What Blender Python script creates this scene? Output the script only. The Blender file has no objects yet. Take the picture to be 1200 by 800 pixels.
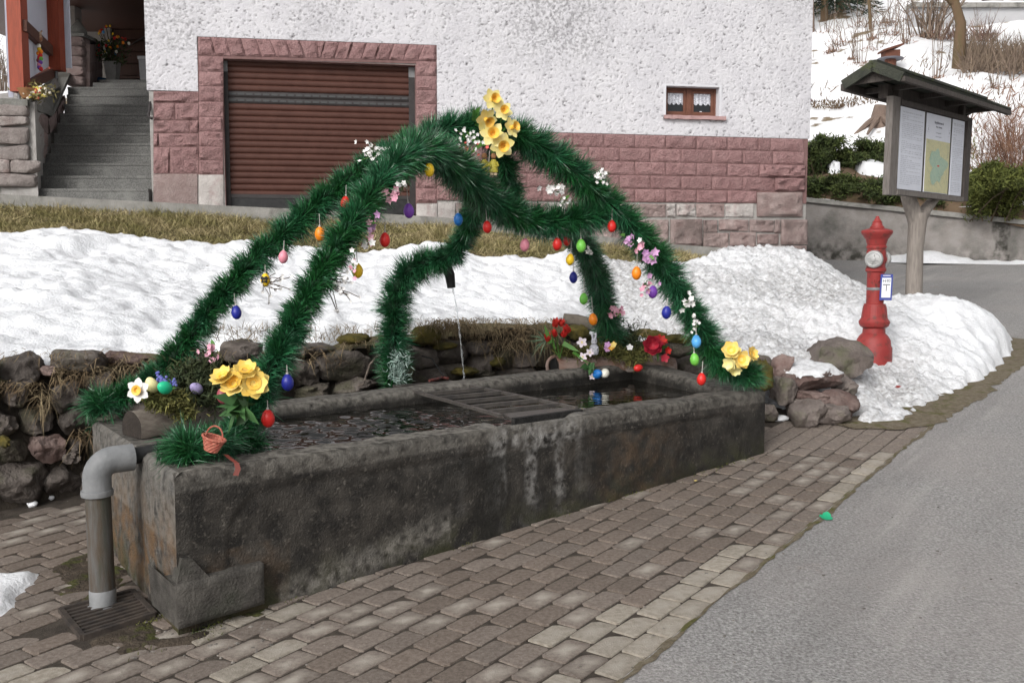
import bpy, math, random
import numpy as np
from mathutils import Vector, Matrix

random.seed(7)
rng = np.random.default_rng(11)
SC = bpy.context.scene
COL = SC.collection

# ------------------------------------------------------------------ camera, sky, sun, exposure
FPX = 1150.0
PITCH = math.atan(98.0 / FPX)
EYE = 1.75
cam_data = bpy.data.cameras.new('camera')
cam = bpy.data.objects.new('camera', cam_data)
COL.objects.link(cam)
cam_data.sensor_width = 36.0
cam_data.lens = FPX / 1200.0 * 36.0
cam_data.clip_start = 0.05
cam_data.clip_end = 2000.0
cam.location = (0, 0, EYE)
cam.rotation_euler = (math.pi / 2 - PITCH, 0, 0)
SC.camera = cam

SUN_EL, SUN_AZ = math.radians(33), math.radians(208)      # azimuth clockwise from +Y: behind and to one side of the camera
world = bpy.data.worlds.new('World')
SC.world = world
world.use_nodes = True
wn = world.node_tree
sky = wn.nodes.new('ShaderNodeTexSky')
sky.sky_type = 'NISHITA'
sky.sun_disc = False
sky.sun_elevation = SUN_EL
sky.sun_rotation = SUN_AZ
sky.dust_density = 5.0
sky.ozone_density = 0.6
hsv = wn.nodes.new('ShaderNodeHueSaturation')
hsv.inputs['Saturation'].default_value = 0.12
wn.links.new(sky.outputs['Color'], hsv.inputs['Color'])
wn.links.new(hsv.outputs['Color'], wn.nodes['Background'].inputs['Color'])
wn.nodes['Background'].inputs['Strength'].default_value = 0.15
sun_d = bpy.data.lights.new('sun', 'SUN')
sun_d.energy = 1.1
sun_d.angle = math.radians(18)
sun_d.color = (1.0, 0.965, 0.92)
sun = bpy.data.objects.new('sun', sun_d)
COL.objects.link(sun)
sd = Vector((math.sin(SUN_AZ) * math.cos(SUN_EL), math.cos(SUN_AZ) * math.cos(SUN_EL), math.sin(SUN_EL)))
sun.rotation_euler = sd.to_track_quat('Z', 'Y').to_euler()
SC.view_settings.view_transform = 'Standard'
SC.view_settings.look = 'None'
SC.view_settings.exposure = 0.06
SC.view_settings.gamma = 1.0
SC.cycles.max_bounces = 6
SC.cycles.diffuse_bounces = 3
SC.cycles.glossy_bounces = 3

# ------------------------------------------------------------------ geometry of the place
cp, sp = math.cos(PITCH), math.sin(PITCH)
def ray(px, py):
    u = (px - 600.0) / FPX; v = (400.0 - py) / FPX
    return Vector((u, cp + v * sp, -sp + v * cp))
def P(px, py, Y):
    d = ray(px, py); return Vector((0, 0, EYE)) + d * (Y / d.y)
GA, GB = 0.074, 0.022
def G(x, y): return GA * y + GB * x
def hit(px, py, up=0.0):
    d = ray(px, py); t = (EYE - up) / (GA * d.y + GB * d.x - d.z)
    return Vector((0, 0, EYE)) + d * t
def hitz(px, py, z):
    d = ray(px, py); return Vector((0, 0, EYE)) + d * ((z - EYE) / d.z)
def proj(p):
    x, y, z = p[0], p[1], p[2] - EYE
    yc = y * cp - z * sp; zc = y * sp + z * cp
    return 600 + FPX * x / yc, 400 - FPX * zc / yc
HA = math.atan(0.18)
HE = Vector((math.cos(HA), math.sin(HA), 0)); HN = Vector((math.sin(HA), -math.cos(HA), 0))
HP = Vector((0, 12.6, 0))
def HW(px, py, off=0.0):
    d = ray(px, py); o = Vector((0, 0, EYE)); q = HP + HN * off
    t = (q - o).dot(HN) / d.dot(HN)
    return o + d * t
def hs(px, py, off=0.0):                                   # (s, z) on the house front
    p = HW(px, py, off); return ((p - HP).dot(HE), p.z)
def hp(s, z, off=0.0): return HP + HE * s + HN * off + Vector((0, 0, z))
HD = Vector((-HE.y, HE.x, 0))

# ------------------------------------------------------------------ numpy noise
def _h(ix, iy, iz):
    n = (ix * 374761393 + iy * 668265263 + iz * 2147483647 + 1013904223) & 0xFFFFFFFF
    n = ((n ^ (n >> 13)) * 1274126177) & 0xFFFFFFFF
    return ((n ^ (n >> 16)) & 0xFFFF) / 65535.0
def vnoise(p):
    p = np.asarray(p, float)
    i = np.floor(p).astype(np.int64); f = p - i; f = f * f * (3 - 2 * f)
    r = 0
    for dx in (0, 1):
        for dy in (0, 1):
            for dz in (0, 1):
                w = (f[:, 0] if dx else 1 - f[:, 0]) * (f[:, 1] if dy else 1 - f[:, 1]) * (f[:, 2] if dz else 1 - f[:, 2])
                r = r + w * _h(i[:, 0] + dx, i[:, 1] + dy, i[:, 2] + dz)
    return r * 2 - 1
def fbm(p, octv=4, gain=0.5):
    p = np.asarray(p, float); a = 1.0; r = np.zeros(len(p)); 
    for k in range(octv):
        r += a * vnoise(p + 17.3 * k); p = p * 2.03; a *= gain
    return r
def sstep(a, b, x):
    t = np.clip((x - a) / (b - a), 0, 1); return t * t * (3 - 2 * t)

# ------------------------------------------------------------------ materials
def M(name, c1, c2=None, scale=6.0, rough=0.8, bump=0.0, bscale=40.0, detail=6.0, metal=0.0, spec=0.3, rnd=0.0, isl=0.0,
      lo=0.35, hi=0.65, c3=None, s3=2.0, lo3=0.55, hi3=0.7, stretch=None, coat=0.0, sheen=0.0, transl=0.0, bdist=0.02):
    m = bpy.data.materials.new(name); m.use_nodes = True
    nt = m.node_tree; nd = nt.nodes; lk = nt.links
    b = nd['Principled BSDF']
    b.inputs['Roughness'].default_value = rough
    b.inputs['Metallic'].default_value = metal
    b.inputs['Specular IOR Level'].default_value = spec
    b.inputs['Coat Weight'].default_value = coat
    geo = nd.new('ShaderNodeNewGeometry')
    vec = geo.outputs['Position']
    if stretch:
        mp = nd.new('ShaderNodeMapping'); mp.inputs['Scale'].default_value = stretch
        lk.new(vec, mp.inputs['Vector']); vec = mp.outputs['Vector']
    def noise(s, d=6.0):
        n = nd.new('ShaderNodeTexNoise'); n.inputs['Scale'].default_value = s; n.inputs['Detail'].default_value = d
        n.inputs['Roughness'].default_value = 0.6
        lk.new(vec, n.inputs['Vector']); return n.outputs['Fac']
    def ramp(f, a, bb):
        r = nd.new('ShaderNodeMapRange'); r.inputs['From Min'].default_value = a; r.inputs['From Max'].default_value = bb
        lk.new(f, r.inputs['Value']); return r.outputs['Result']
    def mixc(f, a, bb):
        x = nd.new('ShaderNodeMix'); x.data_type = 'RGBA'
        lk.new(f, x.inputs['Factor'])
        for k, vv in ((6, a), (7, bb)):
            if isinstance(vv, tuple): x.inputs[k].default_value = (*vv, 1)
            else: lk.new(vv, x.inputs[k])
        return x.outputs[2]
    col = c1
    if c2: col = mixc(ramp(noise(scale, detail), lo, hi), c1, c2)
    if c3: col = mixc(ramp(noise(s3), lo3, hi3), col, c3)
    if rnd or isl:
        h = nd.new('ShaderNodeHueSaturation')
        if isinstance(col, tuple): h.inputs['Color'].default_value = (*col, 1)
        else: lk.new(col, h.inputs['Color'])
        if rnd:
            oi = nd.new('ShaderNodeObjectInfo'); src = oi.outputs['Random']; amt = rnd
        else:
            src = geo.outputs['Random Per Island']; amt = isl
        r = nd.new('ShaderNodeMapRange'); r.inputs['To Min'].default_value = 1 - amt; r.inputs['To Max'].default_value = 1 + amt
        lk.new(src, r.inputs['Value']); lk.new(r.outputs['Result'], h.inputs['Value'])
        col = h.outputs['Color']
    if isinstance(col, tuple): b.inputs['Base Color'].default_value = (*col, 1)
    else: lk.new(col, b.inputs['Base Color'])
    if bump:
        bp = nd.new('ShaderNodeBump'); bp.inputs['Strength'].default_value = bump; bp.inputs['Distance'].default_value = bdist
        lk.new(noise(bscale, 5.0), bp.inputs['Height']); lk.new(bp.outputs['Normal'], b.inputs['Normal'])
    m['_col'] = 0
    return m
def attr_mix(m, attr, color, rough=None, noise_scale=None, lo=0.3, hi=0.7):
    """lay a second colour over a material where a mesh attribute says so (a stain with a shape of its own)"""
    nt = m.node_tree; nd = nt.nodes; lk = nt.links; b = nd['Principled BSDF']
    at = nd.new('ShaderNodeAttribute'); at.attribute_name = attr
    x = nd.new('ShaderNodeMix'); x.data_type = 'RGBA'
    f = at.outputs['Fac']
    if noise_scale:
        geo = nd.new('ShaderNodeNewGeometry')
        n = nd.new('ShaderNodeTexNoise'); n.inputs['Scale'].default_value = noise_scale; n.inputs['Detail'].default_value = 6
        lk.new(geo.outputs['Position'], n.inputs['Vector'])
        r = nd.new('ShaderNodeMapRange'); r.inputs['From Min'].default_value = lo; r.inputs['From Max'].default_value = hi
        lk.new(n.outputs['Fac'], r.inputs['Value'])
        mu = nd.new('ShaderNodeMath'); mu.operation = 'MULTIPLY'
        lk.new(f, mu.inputs[0]); lk.new(r.outputs['Result'], mu.inputs[1]); f = mu.outputs[0]
    lk.new(f, x.inputs['Factor'])
    old = b.inputs['Base Color']
    if old.is_linked: lk.new(old.links[0].from_socket, x.inputs[6])
    else: x.inputs[6].default_value = old.default_value[:]
    x.inputs[7].default_value = (*color, 1)
    lk.new(x.outputs[2], old)
    return m

# ------------------------------------------------------------------ mesh building
class MB:
    def __init__(s): s.v = []; s.f = []
    def add(s, vs, fs):
        o = len(s.v); s.v += [tuple(v) for v in vs]; s.f += [tuple(i + o for i in f) for f in fs]; return s
    def hexa(s, p):                                            # 8 points: 4 bottom ring, 4 top ring
        return s.add(p, [(3, 2, 1, 0), (4, 5, 6, 7), (0, 1, 5, 4), (1, 2, 6, 5), (2, 3, 7, 6), (3, 0, 4, 7)])
    def box(s, c, size, ax=None):
        c = Vector(c); hx, hy, hz = size[0] / 2, size[1] / 2, size[2] / 2
        X, Y, Z = ax if ax else (Vector((1, 0, 0)), Vector((0, 1, 0)), Vector((0, 0, 1)))
        q = [c + X * (a * hx) + Y * (b * hy) + Z * (d * hz) for d in (-1, 1) for a, b in ((-1, -1), (1, -1), (1, 1), (-1, 1))]
        return s.hexa(q)
    def beam(s, a, b, w, h, up=(0, 0, 1)):
        a = Vector(a); b = Vector(b); d = (b - a); L = d.length; d.normalize()
        sd_ = d.cross(Vector(up)); 
        if sd_.length < 1e-4: sd_ = d.cross(Vector((1, 0, 0)))
        sd_.normalize(); u = sd_.cross(d)
        return s.box((a + b) / 2, (L, w, h), (d, sd_, u))
    def tube(s, pts, r, n=8, caps=True):
        pts = [Vector(p) for p in pts]; rs = r if isinstance(r, (list, tuple)) else [r] * len(pts)
        vs, fs = [], []; ref = None
        for i, p in enumerate(pts):
            t = (pts[min(i + 1, len(pts) - 1)] - pts[max(i - 1, 0)]).normalized()
            if ref is None:
                ref = Vector((0, 0, 1)) if abs(t.z) < 0.9 else Vector((1, 0, 0))
            a = (ref - t * ref.dot(t)); a = a.normalized() if a.length > 1e-6 else t.orthogonal().normalized()
            ref = a; b = t.cross(a)
            for k in range(n):
                an = 2 * math.pi * k / n
                vs.append(p + (a * math.cos(an) + b * math.sin(an)) * rs[i])
        for i in range(len(pts) - 1):
            for k in range(n):
                fs.append((i * n + k, i * n + (k + 1) % n, (i + 1) * n + (k + 1) % n, (i + 1) * n + k))
        if caps:
            fs.append(tuple(range(n - 1, -1, -1))); m = (len(pts) - 1) * n; fs.append(tuple(range(m, m + n)))
        return s.add(vs, fs)
    def lathe(s, prof, c, ax=(0, 0, 1), n=20):                 # prof: (radius, height) list
        c = Vector(c); ax = Vector(ax).normalized(); a = ax.orthogonal().normalized(); b = ax.cross(a)
        vs, fs = [], []
        for r, h in prof:
            for k in range(n):
                an = 2 * math.pi * k / n
                vs.append(c + ax * h + (a * math.cos(an) + b * math.sin(an)) * max(r, 1e-4))
        m = len(prof)
        for i in range(m - 1):
            for k in range(n):
                fs.append((i * n + k, i * n + (k + 1) % n, (i + 1) * n + (k + 1) % n, (i + 1) * n + k))
        fs.append(tuple(range(n - 1, -1, -1))); fs.append(tuple(range((m - 1) * n, m * n)))
        return s.add(vs, fs)
    def grid(s, pts):                                          # pts[j][i] -> quads
        ny, nx = len(pts), len(pts[0])
        vs = [p for row in pts for p in row]
        fs = [(j * nx + i, j * nx + i + 1, (j + 1) * nx + i + 1, (j + 1) * nx + i) for j in range(ny - 1) for i in range(nx - 1)]
        return s.add(vs, fs)
    def build(s, name, mat, parent=None, label=None, kind=None, smooth=False, sharp=40):
        me = bpy.data.meshes.new(name)
        o_ = Vector((0, 0, 0)); q = parent
        while q is not None: o_ = o_ + q.location; q = q.parent
        me.from_pydata([(v[0] - o_.x, v[1] - o_.y, v[2] - o_.z) for v in s.v], [], s.f)
        return link(name, me, mat, parent, label, kind, smooth, sharp)
def link(name, me, mat, parent=None, label=None, kind=None, smooth=False, sharp=40):
    me.materials.append(mat); me.validate(); me.update()
    if smooth:
        me.polygons.foreach_set('use_smooth', [True] * len(me.polygons))
        if sharp: me.set_sharp_from_angle(angle=math.radians(sharp))
    o = bpy.data.objects.new(name, me); COL.objects.link(o)
    if parent: o.parent = parent
    if label: o['label'] = label
    if kind: o['kind'] = kind
    return o
def off_of(parent):
    o_ = np.zeros(3)
    while parent is not None: o_ += np.array(parent.location); parent = parent.parent
    return o_
def np_mesh(name, V, quads=None, tris=None, mat=None, parent=None, label=None, kind=None, smooth=False, sharp=0):
    me = bpy.data.meshes.new(name)
    V = np.asarray(V, np.float32) - off_of(parent).astype(np.float32)
    nq = 0 if quads is None else len(quads); ntr = 0 if tris is None else len(tris)
    loops = np.concatenate([a.reshape(-1) for a in (quads, tris) if a is not None]).astype(np.int32)
    starts = np.concatenate([np.arange(nq) * 4, nq * 4 + np.arange(ntr) * 3]).astype(np.int32)
    me.vertices.add(len(V)); me.vertices.foreach_set('co', V.reshape(-1))
    me.loops.add(len(loops)); me.loops.foreach_set('vertex_index', loops)
    me.polygons.add(nq + ntr); me.polygons.foreach_set('loop_start', starts)
    me.update(calc_edges=True)
    return link(name, me, mat, parent, label, kind, smooth, sharp)
def set_attr(o, name, vals):
    a = o.data.attributes.new(name, 'FLOAT', 'POINT'); a.data.foreach_set('value', np.asarray(vals, np.float32))
def thing(name, label, cat, loc=(0, 0, 0), group=None):
    o = bpy.data.objects.new(name, None); COL.objects.link(o); o.location = loc
    o.empty_display_size = 0.1
    tag(o, label, cat, group); return o
def tag(o, label, cat, group=None):
    o['label'] = label; o['category'] = cat
    if group: o['group'] = group
    return o
def struct(o): o['kind'] = 'structure'; return o
def unit(a): return a / np.maximum(np.linalg.norm(a, axis=-1, keepdims=True), 1e-9)
def blades(name, base, d, L, w, droop, mat, parent=None, label=None, kind='stuff'):
    """many thin two-segment blades in one mesh"""
    base = np.asarray(base, float); d = unit(np.asarray(d, float)); N = len(base)
    L = np.broadcast_to(L, (N,))[:, None]; w = np.broadcast_to(w, (N,))[:, None]
    side = unit(np.cross(d, unit(rng.normal(size=(N, 3))))) * w / 2
    mid = base + d * L * 0.55 + droop * 0.32
    tip = base + d * L + droop
    V = np.stack([base - side, base + side, mid + side * 0.8, mid - side * 0.8, tip], 1).reshape(-1, 3)
    k = np.arange(N)[:, None] * 5
    return np_mesh(name, V, k + np.array([[0, 1, 2, 3]]), k + np.array([[3, 2, 4]]), mat, parent, label, kind)
def spline(pts, n):
    p = np.array(pts, float); m = len(p); q = np.vstack([2 * p[0] - p[1], p, 2 * p[-1] - p[-2]])
    out = []
    seg = np.linalg.norm(np.diff(p[:, :3], axis=0), axis=1); cum = np.concatenate([[0], np.cumsum(seg)])
    for t in np.linspace(0, cum[-1], n):
        i = min(max(np.searchsorted(cum, t) - 1, 0), m - 2); u = (t - cum[i]) / max(seg[i], 1e-9)
        a, b, c, e = q[i], q[i + 1], q[i + 2], q[i + 3]
        out.append(0.5 * (2 * b + (c - a) * u + (2 * a - 5 * b + 4 * c - e) * u * u + (3 * b - a - 3 * c + e) * u ** 3))
    return np.array(out), cum[-1]

_ico = {}
def ico(sub):
    if sub not in _ico:
        import bmesh
        bm = bmesh.new(); bmesh.ops.create_icosphere(bm, subdivisions=sub, radius=1)
        bm.verts.ensure_lookup_table()
        _ico[sub] = (np.array([v.co[:] for v in bm.verts]), np.array([[v.index for v in f.verts] for f in bm.faces])); bm.free()
    return _ico[sub]
def rock_np(c, half, ax=None, sub=3, seed=0, p=3.2, amp=0.10, cuts=7, freq=2.2):
    V, F = ico(sub); r = np.random.default_rng(seed)
    k = (np.abs(V) ** p).sum(1) ** (-1 / p); U = V * k[:, None]
    for _ in range(cuts):
        n = unit(r.normal(size=3)); h = r.uniform(0.55, 0.92)
        dd = U @ n - h * np.abs(n).sum() ** 0.35
        U = U - np.clip(dd, 0, None)[:, None] * n * 0.85
    U = U * (1 + amp * fbm(U * freq + seed * 3.7, 4, 0.55))[:, None]
    U = U * np.asarray(half)
    A = np.array([[1, 0, 0], [0, 1, 0], [0, 0, 1]], float) if ax is None else np.array([list(a) for a in ax])
    return U @ A + np.array(c), F
def rock(name, c, half, mat, parent=None, ax=None, sub=3, seed=0, label=None, **k):
    V, F = rock_np(c, half, ax, sub, seed, **k)
    return np_mesh(name, V, None, F, mat, parent, label, None, True, 50)
# ------------------------------------------------------------------ ground, road, hill
m_earth = M('earth', (0.055, 0.043, 0.032), (0.10, 0.085, 0.062), 9, 0.95, 0.6, 60, c3=(0.05, 0.06, 0.02), s3=3, lo3=0.55, hi3=0.68)
m_joint = M('joint_sand', (0.040, 0.032, 0.026), (0.075, 0.062, 0.05), 14, 0.95, 0.6, 120)
m_asphalt = M('asphalt', (0.19, 0.182, 0.178), (0.42, 0.41, 0.40), 75, 0.88, 1.0, 90, lo=0.38, hi=0.66, c3=(0.36, 0.33, 0.315), s3=0.8, lo3=0.45, hi3=0.95, detail=8, bdist=0.012)
m_snow = M('snow', (0.83, 0.845, 0.87), (0.74, 0.75, 0.775), 5, 0.55, 0.42, 48, spec=0.25, bdist=0.03)
attr_mix(m_snow, 'dirt', (0.27, 0.258, 0.25), noise_scale=30, lo=0.22, hi=0.72)
m_hill = M('hill_snow', (0.84, 0.845, 0.86), (0.80, 0.80, 0.82), 3, 0.7, 0.2, 12, c3=(0.20, 0.155, 0.10), s3=0.85, lo3=0.585, hi3=0.63)

def streaks(m, color, rot, scl, lo, hi, amt):
    nt = m.node_tree; nd = nt.nodes; lk = nt.links; b = nd['Principled BSDF']
    geo = nd.new('ShaderNodeNewGeometry'); m1 = nd.new('ShaderNodeMapping'); m1.inputs['Rotation'].default_value = (0, 0, rot); m2 = nd.new('ShaderNodeMapping'); m2.inputs['Scale'].default_value = scl
    n = nd.new('ShaderNodeTexNoise'); n.inputs['Scale'].default_value = 1; n.inputs['Detail'].default_value = 7; n.inputs['Roughness'].default_value = .62
    r = nd.new('ShaderNodeMapRange'); r.inputs['From Min'].default_value = lo; r.inputs['From Max'].default_value = hi; r.inputs['To Max'].default_value = amt
    x = nd.new('ShaderNodeMix'); x.data_type = 'RGBA'; x.inputs[7].default_value = (*color, 1)
    lk.new(geo.outputs['Position'], m1.inputs['Vector']); lk.new(m1.outputs['Vector'], m2.inputs['Vector']); lk.new(m2.outputs['Vector'], n.inputs['Vector']); lk.new(n.outputs['Fac'], r.inputs['Value']); lk.new(r.outputs['Result'], x.inputs['Factor'])
    lk.new(b.inputs['Base Color'].links[0].from_socket, x.inputs[6]); lk.new(x.outputs[2], b.inputs['Base Color'])
streaks(m_asphalt, (0.12, 0.112, 0.108), -math.radians(53.6), (0.28, 1.9, 1), .50, .74, .38)
streaks(m_asphalt, (0.43, 0.41, 0.39), -math.radians(53.6), (0.5, 5.0, 1), .56, .74, .55)
streaks(m_asphalt, (0.36, 0.27, 0.22), 0.3, (2.2, 2.6, 1), .64, .76, .45)
def gz_far(x, y): return G(min(max(x, -60), 60), min(max(y, -60), 40))
xs = [-400, -150, -60, -20, -8, 0, 8, 20, 60, 150, 400]; ys = [-300, -100, -60, -20, 0, 8, 16, 22, 40, 100, 400]
g = MB().grid([[(x, y, gz_far(x, y) - 0.05) for x in xs] for y in ys]).build('ground', m_earth); struct(g)

E0 = hit(800, 737); E0.z = 0
PD = Vector((math.sin(math.radians(36.4)), math.cos(math.radians(36.4)), 0)); PW = Vector((-PD.y, PD.x, 0))
def onG(v, up=0.0): return Vector((v.x, v.y, G(v.x, v.y) + up))
e_end = hit(1096, 497)
edge = [onG(E0 + PD * t, 0.004) for t in np.linspace(-14, (e_end - E0).xy.length, 24)]
rp = edge + [Vector((3.5, 9, 0)), Vector((4.0, 12, 0)), Vector((4.4, 13.6, 0)), Vector((3.4, 21.2, 0)), Vector((40, 20, 0)), Vector((60, 0, 0)), Vector((40, -30, 0)), Vector((-8, -12, 0))]
rp = [onG(v, 0.004) for v in rp]
road = MB().add(rp, [tuple(range(len(rp)))[::-1]]).build('road', m_asphalt); struct(road)
if road.data.polygons[0].normal.z < 0: road.data.flip_normals()

# retaining wall line, then the hill behind it
WL, WR = hit(930, 304), hit(1300, 311)
WTL, WTR = 0.0, 0.0
def wall_pt(px):
    t = (px - 930) / 370.0
    lo, hi = 0.0, 1.0
    for _ in range(30):
        mid = (lo + hi) / 2; q = WL.lerp(WR, mid)
        if proj(q)[0] < px: lo = mid
        else: hi = mid
    return WL.lerp(WR, lo)
def wall_top(px):
    q = wall_pt(px); yy = 231.5 + (px - 941) * 0.102
    return P(px, yy, q.y).z
def hill_z(x, y):
    yw = WL.y + (WR.y - WL.y) * (x - WL.x) / (WR.x - WL.x)
    yw = min(max(yw, 17.5), 22.5)
    r = 2.72 + 0.01 * (x - 8) * -1 + 0.40 * (y - yw) if y > yw else 2.55 - (yw - y) * 2
    l = 2.6 + 0.40 * (y - 14.0)
    k = float(sstep(-5.0, 2.0, np.array(x)))
    z = l * (1 - k) + r * k
    zmax = 30 + 0.12 * max(y - 90, 0)
    return min(z, zmax)
hx = list(np.arange(-30, -5, 2.0)) + list(np.arange(-5, 34, 0.6)) + [36, 40, 50, 70, 110, 200]
hx = [-200, -90, -50] + hx
hy = list(np.arange(13.0, 60, 0.6)) + list(np.arange(60, 100, 4)) + [120, 160, 240, 380]
def wall_y_at(x): return WL.y + (WR.y - WL.y) * (x - WL.x) / (WR.x - WL.x)
hrows = []
for j, y in enumerate(hy):
    for x in hx:
        y2 = y
        if 2.6 < x < 34:                                       # rows fan out from the line of the retaining wall
            yw = wall_y_at(x) + 0.12; y2 = yw + (y - 13.0) * (1 if y > 60 else 1.0) if y < 60 else max(y, yw + 47)
        hrows.append([x, y2, hill_z(x, y2)])
pts = np.array(hrows)
bump = fbm(pts * np.array([0.55, 0.55, 0]), 5, 0.5) * 0.16
yw_ = WL.y + (WR.y - WL.y) * (pts[:, 0] - WL.x) / (WR.x - WL.x)
pts[:, 2] += bump * sstep(0.0, 1.5, pts[:, 1] - yw_)
keep = []
nx = len(hx)
for j in range(len(hy) - 1):
    for i in range(nx - 1):
        xm, ym = (hx[i] + hx[i + 1]) / 2, (hy[j] + hy[j + 1]) / 2
        if -7.8 < xm <= 2.9 and ym < 22: continue
        if xm > 34 and ym < 22: continue
        keep.append((j * nx + i, j * nx + i + 1, (j + 1) * nx + i + 1, (j + 1) * nx + i))
hill = np_mesh('hill', pts, np.array(keep), None, m_hill, None, None, 'structure', True)
def on_hill(px, py):
    d = ray(px, py); t = 17.0
    while t < 200:
        q = Vector((0, 0, EYE)) + d * t
        if q.y > 17 and q.z < hill_z(q.x, q.y) + 0.02: return q
        t += 0.05
    return q

# ------------------------------------------------------------------ bank of snow and dead grass between the dry wall and the house
def TPS(ctrl):
    c = np.array([[p[0], p[1]] for p in ctrl]); z = np.array([p[2] for p in ctrl]); n = len(c)
    def U(r2): return np.where(r2 > 1e-12, r2 * np.log(np.maximum(r2, 1e-12)), 0)
    K = U(((c[:, None] - c[None]) ** 2).sum(-1)) + np.eye(n) * 0.02
    A = np.zeros((n + 3, n + 3)); A[:n, :n] = K; A[:n, n] = 1; A[:n, n + 1:] = c; A[n, :n] = 1; A[n + 1:, :n] = c.T
    w = np.linalg.solve(A, np.concatenate([z, np.zeros(3)]))
    def f(x, y):
        q = np.stack([np.asarray(x, float), np.asarray(y, float)], -1)
        return U(((q[..., None, :] - c) ** 2).sum(-1)) @ w[:n] + w[n] + q @ w[n + 1:]
    return f
def yh(x): return 12.6 + 0.18 * x
wall0 = Vector((-2.6, 5.5, 0)); wd = Vector((0.779, 0.627, 0)); wnn = Vector((-0.627, 0.779, 0))
def wall_Y(px):                                               # depth of the dry wall's face at a pixel column
    u = (px - 600) / FPX; s = (u * wall0.y - wall0.x) / (wd.x - u * wd.y); return wall0.y + s * wd.y
ctrl = []
for px, py in ((-160, 420), (-60, 418), (0, 415), (60, 412), (100, 407), (170, 404), (250, 400), (330, 394), (400, 388), (470, 378), (540, 372), (600, 370), (660, 374), (720, 388), (780, 402)):
    ctrl.append(P(px, py, wall_Y(px) + 0.25))
foot = [(-160, 222), (-60, 227), (20, 231), (100, 235), (180, 239), (265, 243.5), (390, 249), (520, 257), (640, 271), (720, 281), (784, 288), (860, 293), (943, 298)]
for px, py in foot: ctrl.append(HW(px, py))
gb = [(-160, 270), (0, 270), (100, 268), (160, 272), (200, 279), (260, 281), (320, 284), (400, 288), (450, 284), (510, 277), (560, 292), (600, 295), (650, 294), (700, 300), (740, 306), (790, 303), (826, 297)]
gbp = []
for px, py in gb:
    Y = yh((px - 600) / FPX * 11.3) - 1.75; p = P(px, py, Y); gbp.append(p); ctrl.append(p)
for px, py, Y in ((850, 405, 7.8), (900, 392, 8.1), (830, 350, 9.6), (900, 340, 10.0), (868, 298, 12.0), (945, 300, 12.5), (905, 296, 12.6), (965, 311, 11.6), (988, 322, 11.2), (1010, 337, 10.6),
                  (1023, 421, 8.4), (1000, 450, 7.6), (1010, 475, 7.25), (1150, 366, 9.55), (1128, 378, 9.3), (1170, 380, 9.75), (1100, 400, 8.7), (1140, 410, 8.85), (1068, 377, 10.96), (1090, 372, 10.6), (1060, 440, 8.0), (40, 340, 7.4), (200, 350, 7.9), (350, 345, 8.4)):
    ctrl.append(P(px, py, Y))
rim_px = [(990, 500), (1030, 503), (1062, 499), (1090, 489), (1120, 474), (1150, 456), (1178, 436), (1193, 416), (1200, 400)]
rimp = [hit(px, py, 0.0) for px, py in rim_px]
for q in rimp: ctrl.append(onG(q, 0.0))
back = [Vector((5.35, 10.7, 0)), Vector((4.95, 11.5, 0)), Vector((4.3, 11.7, 0)), Vector((4.12, 11.75, 0)), Vector((4.35, 12.5, 0)), Vector((4.7, 13.6, 0))]
for q in back: ctrl.append(onG(q, 0.0))
surf = TPS(ctrl)
poly = [tuple((wall0 + wd * s + wnn * 0.22).xy) for s in np.linspace(-5, 4.6, 30)]
poly += [(1.35, 7.95), (1.8, 7.55), (2.15, 7.45), (2.45, 7.1)] + [tuple(q.xy) for q in rimp] + [tuple(q.xy) for q in back] + [tuple(HW(943, 298, 0.02).xy), tuple(HW(835, 298, 0.02).xy)]
poly += [tuple(p.xy) for p in gbp[::-1]]
poly = np.array(poly)
def in_poly(x, y, poly):
    r = np.zeros(x.shape, bool); n = len(poly)
    for i in range(n):
        x1, y1 = poly[i]; x2, y2 = poly[(i + 1) % n]
        c = ((y1 > y) != (y2 > y)) & (x < (x2 - x1) * (y - y1) / (y2 - y1 + 1e-12) + x1); r ^= c
    return r
def d_poly(x, y, poly):
    d = np.full(x.shape, 1e9); n = len(poly)
    for i in range(n):
        a = poly[i]; b = poly[(i + 1) % n]; ab = b - a; L = (ab ** 2).sum() + 1e-12
        t = np.clip(((x - a[0]) * ab[0] + (y - a[1]) * ab[1]) / L, 0, 1)
        d = np.minimum(d, np.hypot(x - a[0] - t * ab[0], y - a[1] - t * ab[1]))
    return d
def height_mesh(name, x0, x1, y0, y1, st, fn, mat, poly, grow=0.0):
    X, Y = np.meshgrid(np.arange(x0, x1, st), np.arange(y0, y1, st)); sh = X.shape
    x, y = X.ravel(), Y.ravel()
    sd_ = d_poly(x, y, poly) * np.where(in_poly(x, y, poly), 1, -1)
    ok = sd_ > -st * 1.5 - grow
    z, extra = fn(x, y, sd_)
    idx = np.arange(len(x)).reshape(sh)
    q = np.stack([idx[:-1, :-1], idx[:-1, 1:], idx[1:, 1:], idx[1:, :-1]], -1).reshape(-1, 4)
    q = q[ok[q].all(1)]
    used = np.unique(q); mp = np.full(len(x), -1); mp[used] = np.arange(len(used))
    o = np_mesh(name, np.stack([x, y, z], 1)[used], mp[q], None, mat, None, None, None, True)
    for k, v in extra.items(): set_attr(o, k, v[used])
    return o
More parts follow.
